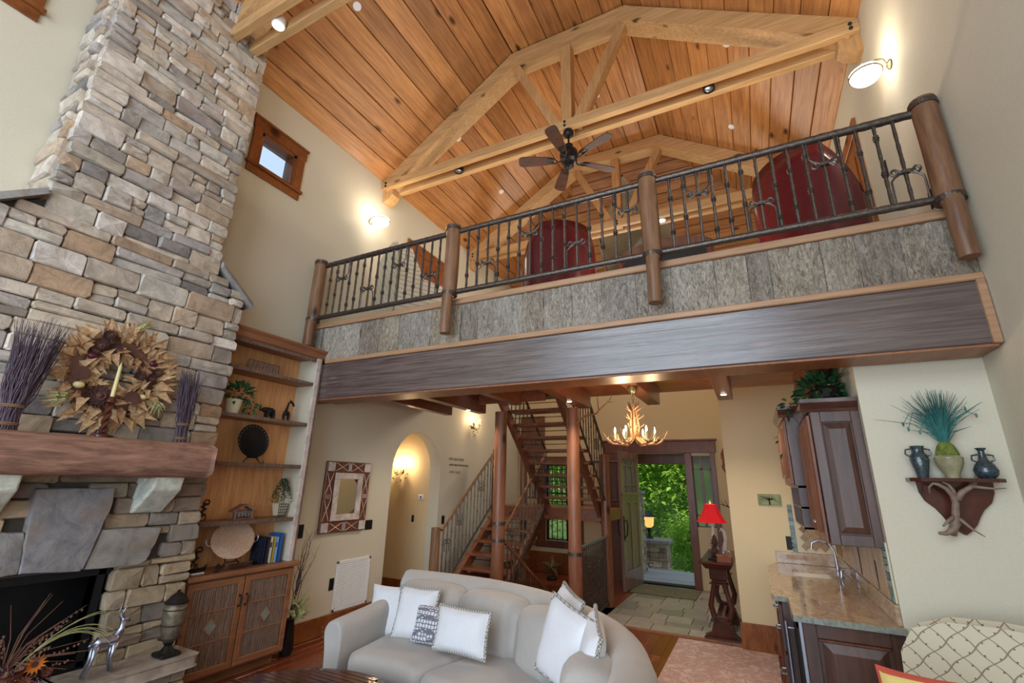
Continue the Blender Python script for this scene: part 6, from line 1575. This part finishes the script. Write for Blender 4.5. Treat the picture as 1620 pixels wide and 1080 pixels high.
t = thing('table_lamp', 'table lamp with red bell shade and pine cone base', 'lamp', (lx, ly, KZ))
MB().lathe([(.075, 0), (.08, .012), (.06, .03), (.03, .045)], (lx, ly, KZ), 18, sx=1, sy=.8).build('base', 'iron_dark', t, smooth=True)
b = MB(); cone(b, (lx, ly, KZ+.04), .055, .12, (0, 0, 1)); b.build('pine_cone_body', 'cone', t)
b = MB(); cone(b, (lx+.01, ly-.03, KZ+.14), .05, .13, (0, .1, 1)); b.build('pine_cone_body', 'cone', t)
MB().tube([(lx, ly, KZ+.2), (lx+.004, ly, KZ+.34), (lx-.002, ly, KZ+.46)], [.022, .018, .016], 10).build('birch_stem', 'birch', t, smooth=True)
MB().lathe([(.168, .40), (.13, .45), (.10, .51), (.075, .575), (.062, .60), (.06, .60), (.073, .573), (.098, .508), (.128, .448), (.165, .40)], (lx, ly, KZ), 8).build('lamp_shade', 'lampshade', t)
MB().lathe([(.002, .60), (.006, .61), (.012, .625), (.0, .65)], (lx, ly, KZ), 8).build('finial', 'corbel', t)
light('POINT', 'table_lamp_bulb', (lx, ly, KZ+.50), 3, WARM, .03)
t = thing('heron_sculpture', 'pale carved bird sculpture behind the red lamp', 'sculpture', (-.44, 6.5, KZ))
MB().tube([(-.44, 6.5, KZ), (-.43, 6.5, KZ+.1), (-.41, 6.5, KZ+.2), (-.42, 6.5, KZ+.28), (-.45, 6.5, KZ+.31), (-.47, 6.5, KZ+.28)], [.035, .03, .02, .022, .02, .004], 9).lathe([(.06, 0), (.05, .02)], (-.44, 6.5, KZ), 12).build('carving', 'birch', t, smooth=True)
t = thing('wicker_ball', 'round silver wicker ball on the console table', 'ornament', (-.40, 6.25, KZ))
m = MB()
for k in range(7):
    q = Matrix.Rotation(k*.9, 3, 'Z') @ Matrix.Rotation(k*.7, 3, 'X'); m.tube([Vector((-.40, 6.25, KZ+.053))+q @ Vector((.048*math.cos(a), .048*math.sin(a), 0)) for a in [j*PI/8 for j in range(17)]], .005, 5)
m.build('woven_rings', 'silver', t, kind='stuff')
t = thing('terracotta_tray', 'orange brown box at the near end of the console table', 'box', (-.40, 6.05, KZ))
bb((-.49, 6.0, KZ), (-.34, 6.14, KZ+.07), .006).build('box_body', 'rust', t); bb((-.495, 5.995, KZ+.062), (-.335, 6.145, KZ+.08), .004).build('box_lid', 'casing', t)
t = thing('antler_figure', 'dark antler carving on the wall left edge above the lamp', 'ornament', (-.31, 6.3, 1.9))
MB().tube([(-.31, 6.25, 2.05), (-.33, 6.26, 1.98), (-.32, 6.25, 1.88), (-.34, 6.27, 1.82), (-.31, 6.25, 1.75)], [.01, .022, .02, .016, .005], 8).tube([(-.32, 6.25, 1.95), (-.36, 6.25, 1.93)], [.01, .004], 6).build('carving', 'log_red', t, smooth=True)
t = thing('branch_hook', 'small dark antler hook rack on the foyer wall behind the lamp', 'ornament', (-.31, 6.5, 1.36))
MB().tube([(-.3, 6.4, 1.36), (-.36, 6.4, 1.38), (-.42, 6.4, 1.40)], [.008, .006, .003], 6).tube([(-.34, 6.4, 1.375), (-.37, 6.4, 1.45)], [.005, .002], 6).tube([(-.38, 6.4, 1.39), (-.41, 6.4, 1.44)], [.004, .002], 6).build('branch', 'iron_dark', t, smooth=True)
# front door, casing, sidelight
dw = sempty('door_3', 'mahogany front door frame with seeded glass sidelight', 'door', (-1.5, 8.75, 0))
for a, b in ((DX0-.15, DX0), (DX1, DX1)): 
    if b > a: bb((a, 8.70, 0), (b, 8.76, DZ+.03), .004).build('jamb_casing', 'casing_dark', dw)
bb((SX1, 8.70, 0), (SX1+.07, 8.76, DZ+.03), .004).build('jamb_casing', 'casing_dark', dw)
bb((DX1-.015, 8.70, 0), (SX0+.02, 8.93, DZ), .004).build('mullion_post', 'casing_dark', dw)
bb((-2.50, 8.69, DZ), (SX1+.1, 8.76, DZ+.2), .005).build('head_casing', 'casing_dark', dw)
bb((-2.53, 8.67, DZ+.2), (SX1+.13, 8.76, DZ+.235), .006).build('cap_trim', 'casing_dark', dw)
bb((-2.50, 8.70, 0), (DX0-.13, 8.76, DZ), .004).build('side_panel', 'casing_dark', dw)
bb((SX0, 8.80, .0), (SX1, 8.84, .95), .004).build('sidelight_panel', 'casing_dark', dw)
bb((DX0, 8.78, -.02), (DX1, 8.95, .02), .004).build('sill', 'iron_dark', dw)
m = MB()
for x_ in (SX0+.015, (SX0+SX1)/2, SX1-.015): m.box((x_-.018, 8.80, .93), (x_+.018, 8.84, 2.12))
for z_ in (.95, 1.13, 1.88, 2.1): m.box((SX0, 8.80, z_-.014), (SX1, 8.84, z_+.014))
m.build('sidelight_bars', 'casing_dark', dw)
box((SX0, 8.815, .95), (SX1, 8.822, 2.1)).build('pane', 'frosted', dw)
# open leaf, hinged on the left jamb, swung into the foyer
fd_ = thing('front_door_leaf', 'open mahogany front door leaf with glass top and iron handle', 'door', (DX0, 8.72, .015), None, math.radians(-96.5))
Wd, Hd = .87, 2.12; th = .045
def dl(a, b, nm, mt_='door_green', par=None, c=.003, **k): return bb(a, b, c).build(nm, mt_, par or fd_, world=False, **k)
for a, b in (((0, 0, 0), (.12, th, Hd)), ((Wd-.12, 0, 0), (Wd, th, Hd)), ((.12, 0, 0), (Wd-.12, th, .28)), ((.12, 0, Hd-.12), (Wd-.12, th, Hd)), ((.12, 0, 1.33), (Wd-.12, th, 1.43)), ((Wd/2-.04, 0, .28), (Wd/2+.04, th, 1.33))): dl(a, b, 'door_frame')
for x0_, x1_ in ((.12, Wd/2-.04), (Wd/2+.04, Wd-.12)):
    k = 0; x_ = x0_
    while x_ < x1_-.005:
        dl((x_+.001, .012, .28), (min(x_+.05, x1_)-.001, th-.012, 1.33), 'panel_board', c=.006); x_ += .05
    for sg_ in (0,):
        pr = [(x0_, 1.33), (x0_, 1.24)]+[(x0_+(x1_-x0_)*(1-math.cos(PI*i/8))/2, 1.24+.06*math.sin(PI*i/8)) for i in range(1, 8)]+[(x1_, 1.24), (x1_, 1.33)]
        MB().prism(pr, 1, 0, th).build('arch_rail', 'door_green', fd_, world=False)
dl((-.0, -.01, 1.42), (Wd, th+.03, 1.45), 'shelf_moulding')
m = MB()
for x_ in (.12, .30, Wd-.30, Wd-.12): m.box((x_-.012, .004, 1.45), (x_+.012, th-.004, Hd-.12))
for z_ in (1.45, 1.58, 1.9, Hd-.12): m.box((.12, .004, z_-.01), (Wd-.12, th-.004, z_+.01))
m.build('glazing_bars', 'door_green', fd_, world=False)
box((.12, th/2-.003, 1.45), (Wd-.12, th/2+.003, Hd-.12)).build('pane', 'frosted', fd_, world=False)
for sg_ in (-1, 1):
    y_ = th+.0 if sg_ > 0 else 0
    MB().tube([(Wd-.06, y_, 1.02), (Wd-.06, y_+sg_*.05, 1.03), (Wd-.06, y_+sg_*.06, .95), (Wd-.06, y_+sg_*.045, .82), (Wd-.06, y_, .76)], [.008, .01, .012, .01, .007], 8).build('handle', 'iron_dark', fd_, world=False, smooth=True)
    dl((Wd-.085, y_-.004, .72), (Wd-.035, y_+.004, 1.1), 'handle_plate', 'iron_dark', c=.001)
t = tag(bb((-1.95, 7.95, .003), (-.98, 8.62, .016), .004).build('door_mat', 'mat', loc=(-1.45, 8.3, .003)), 'olive green door mat inside the front door', 'mat')
# chandelier
hx, hy, hz = -.93, 4.18, 1.86
hp = P(1005, 700, 1, hy); hx, hz = hp.x, hp.z
cd = thing('antler_chandelier', 'antler chandelier with lit candle bulbs hanging in the foyer', 'chandelier', (hx, hy, hz))
MB().lathe([(.05, 2.46), (.05, 2.43), (.03, 2.40), (.012, 2.385)], (hx, hy, 0), 18).build('canopy', 'copper', cd, smooth=True)
m = MB(); z = 2.39; k = 0
while z > hz+.34:
    m.tube([(hx+.009*math.cos(a)*(k % 2), hy+.009*math.cos(a)*((k+1) % 2), z-.016+.018*math.sin(a)) for a in [j*PI/5 for j in range(11)]], .0028, 5); z -= .026; k += 1
m.build('chain', 'copper', cd, kind='stuff')
for k in range(5):
    a = 2*PI*k/5; m = MB(); c_, s_ = math.cos(a), math.sin(a)
    ant(m, [(hx+.02*c_, hy+.02*s_, hz+.02), (hx+.035*c_, hy+.03*s_, hz+.14), (hx+.02*c_, hy+.02*s_, hz+.26), (hx+.05*c_, hy+.05*s_, hz+.36)], .018, .004)
    for zz in (.12, .2, .28): ant(m, [(hx+.03*c_, hy+.03*s_, hz+zz), (hx+.075*math.cos(a+.4), hy+.07*math.sin(a+.4), hz+zz+.03), (hx+.09*math.cos(a+.5), hy+.09*math.sin(a+.5), hz+zz+.045)], .007, .001, 6)
    m.build('stem_antler', 'antler', cd, smooth='all')
for k in range(6):
    a = 2*PI*k/6+.3; c_, s_ = math.cos(a), math.sin(a); m = MB()
    ant(m, [(hx+.03*c_, hy+.03*s_, hz+.04), (hx+.11*c_, hy+.11*s_, hz-.015), (hx+.19*c_, hy+.19*s_, hz-.01), (hx+.25*c_, hy+.25*s_, hz+.04), (hx+.28*c_, hy+.28*s_, hz+.10)], .016, .003)
    for q, dl_ in ((.12, .5), (.19, -.5)): ant(m, [(hx+q*c_, hy+q*s_, hz-.012), (hx+(q+.05)*math.cos(a+dl_*.6), hy+(q+.05)*math.sin(a+dl_*.6), hz+.01), (hx+(q+.07)*math.cos(a+dl_), hy+(q+.07)*math.sin(a+dl_), hz+.065)], .009, .002, 7)
    ar_ = m.build('arm_antler', 'antler', cd, smooth='all'); e = (hx+.17*c_, hy+.17*s_, hz+.0)
    MB().lathe([(.018, .01), (.022, .018), (.012, .022), (.012, .085)], e, 12).build('candle_sleeve', 'candle', ar_); MB().lathe([(.004, .085), (.009, .098), (.006, .115), (.001, .132)], e, 10).build('flame_bulb', 'bulb', ar_, smooth=True)
    if k % 2 == 0: light('POINT', 'chandelier_glow', (e[0], e[1], hz+.15), 6, WARM, .02)
t = thing('dry_branch', 'bare curved dry branch reaching from the stair log post', 'branch', (-1.8, 5.2, 2.1))
B_ = lambda px, py: P(px, py, 1, 5.2)
MB().tube([B_(908, 672), B_(925, 658), B_(944, 654), B_(948, 648), B_(957, 640), (B_(966, 630)), B_(968, 624)], [.014, .012, .010, .009, .007, .005, .003], 7).tube([B_(947, 648), B_(945, 632), B_(944, 618)], [.007, .005, .002], 6).tube([B_(962, 636), B_(970, 635)], [.005, .002], 6).build('branch_wood', 'log_red', t, smooth=True)
# ================================================================ outside the front door
pd = sempty('floor_porch', 'weathered grey porch boards outside the front door', 'floor', (-1.6, 9.5, -.06))
for k in range(16): bb((-3.4, 8.97+k*.105, -.09), (1.0, 8.97+k*.105+.098, -.045), .004).build('deck_board', 'deck', pd)
g = MB(); n = 26
vs = [(-16+32*i/n, 10.6+24*j/n, -.35-.04*j+max(0, j-9)*.62+.2*noise.noise(Vector((i*.5, j*.5, 0)))) for j in range(n+1) for i in range(n+1)]
g.add(vs, [(j*(n+1)+i, j*(n+1)+i+1, (j+1)*(n+1)+i+1, (j+1)*(n+1)+i) for j in range(n) for i in range(n)])
o = g.build('ground', 'soil'); o['kind'] = 'structure'; o['label'] = 'leafy green ground beyond the porch'; o['category'] = 'ground'
pr_ = thing('porch_beam', 'brown porch roof beam above the open doorway', 'beam', (-1.5, 9.7, 2.2))
bb((-3.2, 9.6, 2.0), (.6, 9.75, 2.3), .008).build('beam_body', 'casing_dark', pr_); bb((-3.2, 8.97, 2.32), (.6, 9.9, 2.38), .004).build('soffit_board', 'casing_dark', pr_)
t = thing('stone_pillar', 'low fieldstone pillar with grey cap beyond the porch', 'pillar', (-2.02, 10.95, -.5))
pcx, pcy = P(1038, 872, 1, 10.95).x, 10.95
box((pcx-.24, pcy-.18, -.5), (pcx+.24, pcy+.24, .42)).build('mortar_core', 'mortar', t)
courses(-.45, .42, lambda z: (pcx-.26, pcx+.26), pcy-.18, t, 'stone_low', (.07, .12), (.1, .26), face='y', cap=60, d=.03)
courses(-.45, .42, lambda z: (pcy-.2, pcy+.26), pcx+.24, t, 'stone_low', (.07, .12), (.1, .26), face='x', cap=60, d=.03)
bb((pcx-.32, pcy-.26, .42), (pcx+.32, pcy+.32, .50), .012).build('cap_slab', 'slab', t)
t = thing('post_lantern', 'amber glass lantern standing on the low stone pillar', 'lantern', (pcx-.1, pcy, .5))
q = (pcx-.12, pcy, .5)
MB().lathe([(.09, 0), (.07, .03), (.03, .05), (.03, .14), (.06, .17), (.05, .22)], q, 12).build('base', 'black', t, smooth=True)
MB().lathe([(.05, .22), (.10, .26), (.12, .44), (.115, .45)], q, 8).build('glass', 'amber', t); MB().lathe([(.16, .44), (.15, .46), (.06, .53), (.02, .57), (.0, .58)], q, 8).build('roof', 'black', t)
t = thing('stone_column', 'tall fieldstone porch column left of the lantern pillar', 'column', (-2.4, 10.2, -.1))
scx = P(1015, 850, 1, 10.0).x-.2
box((scx-.18, 10.02, -.1), (scx+.18, 10.38, 1.42)).build('mortar_core', 'mortar', t)
courses(-.1, 1.42, lambda z: (scx-.2, scx+.2), 10.02, t, 'stone_low', (.08, .14), (.1, .26), face='y', cap=60, d=.03)
courses(-.1, 1.42, lambda z: (10.0, 10.4), scx+.18, t, 'stone_low', (.08, .14), (.1, .26), face='x', cap=60, d=.03)
bb((scx-.24, 9.96, 1.42), (scx+.24, 10.44, 1.48), .01).build('cap_slab', 'slab', t)
def tree(lbl, x, y, h, r, n, ls, z0=-.4):
    t = thing('tree', lbl, 'tree', (x, y, z0))
    MB().tube([(x, y, z0), (x+.1, y, z0+h*.3), (x-.05, y+.1, z0+h*.6), (x, y, z0+h*.9)], [.12, .09, .06, .02], 8).build('trunk', 'log', t, smooth=True)
    m = MB()
    for i in range(n):
        d = Vector((R.gauss(0, 1), R.gauss(0, 1), R.gauss(0, .8))).normalized(); rr = r*R.uniform(.35, 1)*(1+.3*noise.noise(d*2.5+Vector((x, y, 0))))
        c = Vector((x, y, z0+h*.58))+Vector((d.x*rr, d.y*rr, d.z*h*.52*rr/r))
        m.leaf(c, (R.uniform(-1, 1), R.uniform(-1, 1), R.uniform(-.8, .3)), (R.uniform(-.6, .6), R.uniform(-.6, .6), 1), ls*R.uniform(.6, 1.3), ls*.55)
    m.build('foliage', 'leaf_out', t, kind='stuff')
tree('bushy bright green tree filling the left of the doorway view', -3.4, 14.5, 5.6, 1.7, 8000, .2)
tree('bright green tree in the middle of the doorway view', -1.9, 18.2, 6.6, 2.0, 9000, .24)
tree('green tree seen at the right of the doorway', -.3, 14, 5.4, 1.5, 7500, .19)
tree('low green shrub at the right edge of the porch', -1.45, 11.9, 1.5, .7, 3000, .1, -.45)
tree('tree seen through the stair window', -6.6, 15, 6, 2.1, 5000, .22)
tree('tall tree farther back behind the doorway trees', -5.2, 23, 9.5, 3.0, 5000, .36)
tree('wide tree farther back on the right beyond the porch', 1.8, 22, 8.5, 3.2, 6000, .36)
tree('tree seen above through the high side windows', -10, 2.4, 11, 3.0, 2600, .35)
# ================================================================ great-room furniture
sofa = thing('curved_sofa', 'long curved grey upholstered sofa with nailhead trim', 'sofa', (-1.9, 3.2, 0))
# plan curve of the back (outer edge), left end to right end
key_ = [(-2.95, 3.80), (-2.6, 3.84), (-2.1, 3.84), (-1.6, 3.72), (-1.2, 3.52), (-.86, 3.22), (-.62, 2.85), (-.48, 2.42), (-.44, 1.9)]
def catmull(ps, k=6):
    out = []; ps = [Vector((*p, 0)) for p in ps]; n = len(ps)
    for i in range(n-1):
        a, b, c, d = ps[max(0, i-1)], ps[i], ps[i+1], ps[min(n-1, i+2)]
        for j in range(k):
            t = j/k; out.append(.5*((2*b)+(c-a)*t+(2*a-5*b+4*c-d)*t*t+(3*b-a-3*c+d)*t**3))
    out.append(ps[-1]); return out
path = catmull(key_)
def frame(path):
    fr = []
    for i, p in enumerate(path):
        d = (path[min(i+1, len(path)-1)]-path[max(i-1, 0)]).normalized(); fr.append((p, Vector((d.y, -d.x, 0))))   # inward (towards the room)
    return fr
FRM = frame(path)
def sweep(prof, i0, i1, end=.04, fn=None, fr=None):
    "closed profile of (inward offset, height); the ends are rounded by shrinking"
    fr = fr or FRM; vs = []; fs = []; n = len(prof); cx_ = sum(p[0] for p in prof)/n; cz_ = sum(p[1] for p in prof)/n; st = []
    L = i1-i0
    sts = [(i0, .55, 0), (i0, .88, .25*end)]+[(i, 1, 0) for i in range(i0, i1+1)]+[(i1, .88, -.25*end), (i1, .55, 0)]
    def at(i): return fr[i]
    rings = []
    for s_i, (i, sc_, _) in enumerate(sts):
        p, nn = at(i); tdir = Vector((-nn.y, nn.x, 0))
        off = 0
        if s_i == 0: off = 0
        elif s_i == 1: off = end*.12
        elif s_i == 2: off = end*.5
        elif s_i == len(sts)-1: off = 0
        elif s_i == len(sts)-2: off = -end*.12
        elif s_i == len(sts)-3: off = -end*.5
        q = p+tdir*off; r = []
        for (o, z) in prof:
            oo, zz = cx_+(o-cx_)*sc_, cz_+(z-cz_)*sc_
            if fn: oo, zz = fn(oo, zz, (i-i0)/max(1, L))
            r.append((q.x+nn.x*oo, q.y+nn.y*oo, zz))
        rings.append(r)
    m = MB(); b = [v for r in rings for v in r]
    for i in range(len(rings)-1): fs += [(i*n+k, i*n+(k+1) % n, (i+1)*n+(k+1) % n, (i+1)*n+k) for k in range(n)]
    fs += [tuple(range(n))[::-1], tuple((len(rings)-1)*n+k for k in range(n))]
    return m.add(b, fs)
def rprof(o0, o1, z0, z1, r, k=4):
    out = []
    for (cx_, cz_, a0) in ((o1-r, z0+r, -PI/2), (o1-r, z1-r, 0), (o0+r, z1-r, PI/2), (o0+r, z0+r, PI)):
        for j in range(k+1): a = a0+PI/2*j/k; out.append((cx_+r*math.cos(a), cz_+r*math.sin(a)))
    return out
NP = len(path)-1
backp = [(.02, .07), (.2, .07), (.22, .3), (.23, .62), (.22, .76), (.17, .815), (.10, .82), (.03, .79), (.0, .72), (-.015, .5), (.0, .2)]
sweep(backp, 0, NP, .06).build('back_frame', 'sofa', sofa, smooth='all')
sweep(rprof(.12, .98, .07, .27, .03), 1, NP, .02).build('seat_base', 'sofa', sofa, smooth='all')
for a, b in ((2, 15), (15, 28), (28, 39), (39, NP)):
    def pf(o, z, f): return (o, z+(.022*math.sin(PI*f)*(1 if z > .36 else 0)))
    sweep(rprof(.22, 1.02, .27, .415, .06), a, b, .09, pf).build('seat_cushion', 'sofa', sofa, smooth='all')
for a, b in ((2, 11), (11, 20), (20, 28), (29, 36), (36, 43)):
    def pb(o, z, f): return (o+(.05*math.sin(PI*f) if o > .3 else 0)-.14*max(0, z-.4), z+(.03*math.sin(PI*f) if z > .6 else 0))
    sweep(rprof(.22, .45, .40, .755, .085), a, b, .12, pb).build('back_cushion', 'sofa', sofa, smooth='all')
# left arm: rounded scroll arm seen from the front
m = MB(); vs = []; fs = []
ap = [(-.06, .07), (.075, .07), (.08, .4), (.085, .51), (.065, .575), (.015, .60), (-.045, .59), (-.085, .555), (-.095, .50), (-.075, .44), (-.06, .3)]
ax_ = -2.90; n = len(ap)
for (yy_, sc_) in ((2.86, .8), (2.85, .97), (2.87, 1), (3.2, 1), (3.55, 1.02), (3.76, 1.04)):
    for (o, z) in ap: vs.append((ax_+o*sc_, yy_, .33+(z-.33)*sc_+(.06 if yy_ > 3.5 else (.02 if yy_ > 3.1 else 0))*(z > .4)))
for i in range(5): fs += [(i*n+k, (i+1)*n+k, (i+1)*n+(k+1) % n, i*n+(k+1) % n) for k in range(n)]
fs += [tuple(range(n)), tuple(5*n+k for k in range(n))[::-1]]
m.add(vs, fs).build('arm', 'sofa', sofa, smooth='all', subsurf=1)
m = MB()
for k in range(15): z = .1+.031*k; m.ball((ax_-.076-(.03*max(0, (z-.38)/.15) if z < .53 else .03), 2.848, z), .007, 6, 4)
m.build('nailhead_trim', 'copper', sofa, kind='stuff')
for (x_, y_) in ((-3.0, 2.95), (-2.9, 3.6), (-1.2, 3.2), (-.7, 2.1)): MB().lathe([(.02, 0), (.032, .07)], (x_, y_, 0), 10).build('leg', 'dark_wood', sofa)
def pillow(lbl, c, w_, h_, th_, rz, rx, mtl, border=None, grp='throw pillows on the sofa', ry=0, cat='cushion'):
    t = thing('throw_pillow', lbl, cat, c, grp)
    n = 12; vs = []; fs = []
    for s_ in (1, -1):
        for j in range(n+1):
            for i in range(n+1):
                u, v = -1+2*i/n, -1+2*j/n; e = (1-u**4)*(1-v**4); e = max(0, e)**.5
                pin = 1-.07*(1-abs(v)**2)*abs(u)**3; pin2 = 1-.07*(1-abs(u)**2)*abs(v)**3
                vs.append((u*w_/2*pin, s_*th_/2*e+.004*noise.noise(Vector((u*3+c[0]*9, v*3, s_))), v*h_/2*pin2))
    S = (n+1)**2
    for j in range(n):
        for i in range(n): q = j*(n+1)+i; fs += [(q+n+1, q+n+2, q+1, q), (S+q, S+q+1, S+q+n+2, S+q+n+1)]
    M4 = Matrix.Rotation(rz, 4, 'Z') @ Matrix.Rotation(rx, 4, 'X') @ Matrix.Rotation(ry, 4, 'Y')
    MB().add(vs, fs).xf(M4).build('pillow_cover', mtl, t, world=False, smooth='all')
    if border:
        e = []
        for i in range(n+1): e.append(vs[i])
        for j in range(1, n+1): e.append(vs[j*(n+1)+n])
        for i in range(n-1, -1, -1): e.append(vs[n*(n+1)+i])
        for j in range(n-1, 0, -1): e.append(vs[j*(n+1)])
        e.append(e[0]); MB().tube([M4 @ Vector(p) for p in e], .011, 6, False).build('border', border, t, world=False, smooth=True)
    return t
def PP(px, py, y): return tuple(P(px, py, 1, y))
pillow('plain white pillow leaning at the far left arm', PP(618, 968, 3.42), .40, .40, .13, .25, -.25, 'pillow')
pillow('white square pillow with braided border second from the left', PP(658, 970, 3.28), .36, .36, .13, .05, -.28, 'pillow', 'braid')
pillow('grey scalloped pillow between the white ones', PP(690, 990, 3.22), .40, .26, .1, .05, -.3, 'scallop')
pillow('white rectangular lumbar pillow with braided border', PP(730, 998, 3.08), .44, .27, .12, -.05, -.22, 'pillow', 'braid')
pillow('white pillow at the corner behind the leaning one', PP(893, 985, 3.12), .38, .38, .12, -.85, -.3, 'pillow', 'braid', ry=.12)
pillow('large white pillow leaning at the sofa corner', PP(893, 1022, 2.8), .40, .42, .13, -.55, -.2, 'pillow', 'braid', ry=.18)
pillow('white pillow at the right end of the sofa row', PP(932, 1042, 2.7), .36, .40, .12, -1.15, -.25, 'pillow', 'braid', ry=.2)
# coffee table
tc = Vector((-2.33, 1.98, 0)); tr = .64
t = thing('coffee_table', 'round dark glossy coffee table with ribbed plank top', 'coffee table', tc)
MB().lathe([(.0, .43), (tr-.02, .43), (tr, .415), (tr, .39), (tr-.03, .375), (.0, .375)], tc, 48).build('table_top', 'dark_wood_gl', t, smooth=True)
k = -tr+.03
while k < tr-.04:
    hw = math.sqrt(max(0, (tr-.035)**2-max(abs(k), abs(k+.038))**2))
    if hw > .05: bb((tc.x-hw, tc.y+k, .43), (tc.x+hw, tc.y+k+.036, .437), .005).build('top_slat', 'dark_wood_gl', t)
    k += .04
MB().lathe([(.30, 0), (.34, .02), (.30, .06), (.12, .12), (.08, .2), (.12, .3), (.2, .375)], tc, 24).build('pedestal', 'dark_wood_gl', t, smooth=True)
# patterned chair at the right
ac_ = Vector((.86, 3.02, 0))
t = thing('trellis_armchair', 'cream trellis patterned armchair at the lower right corner', 'armchair', ac_, None, math.radians(158))
m = MB(); ow_ = [(-.34, .2), (.34, .2), (.36, .6), (.35, .80), (.30, .89), (.18, .935), (0, .95), (-.18, .94), (-.29, .90), (-.34, .82), (-.36, .6)]
m.prism(ow_, 1, -.36, -.20).build('backrest', 'ogee', t, world=False, bevel=.05)
bb((-.29, -.24, .25), (.29, .36, .46), .05).build('seat_cushion', 'ogee', t, world=False, bevel=.02)
for sx in (-1, 1):
    MB().prism([(-.3, .12), (.36, .12), (.37, .52), (.30, .60), (-.1, .62), (-.3, .64)], 0, sx*.28, sx*.38).build('arm', 'ogee', t, world=False, bevel=.03)
    for sy in (-.28, .3): MB().lathe([(.02, 0), (.03, .13)], (sx*.3, sy, 0), 8).build('leg', 'dark_wood', t, world=False)
pillow('orange and yellow striped cushion on the trellis armchair', tuple(P(1468, 1136, 1, 2.72)), .30, .30, .11, -.25, -.3, 'stripe', None, 'cushion on the armchair')
# rug
t = tag(bb((-.95, 4.2, .002), (.0, 5.98, .014), .003).build('area_rug', 'rug', loc=(-.2, 4.6, .002)), 'rose and cream patterned rug beside the bar', 'rug')
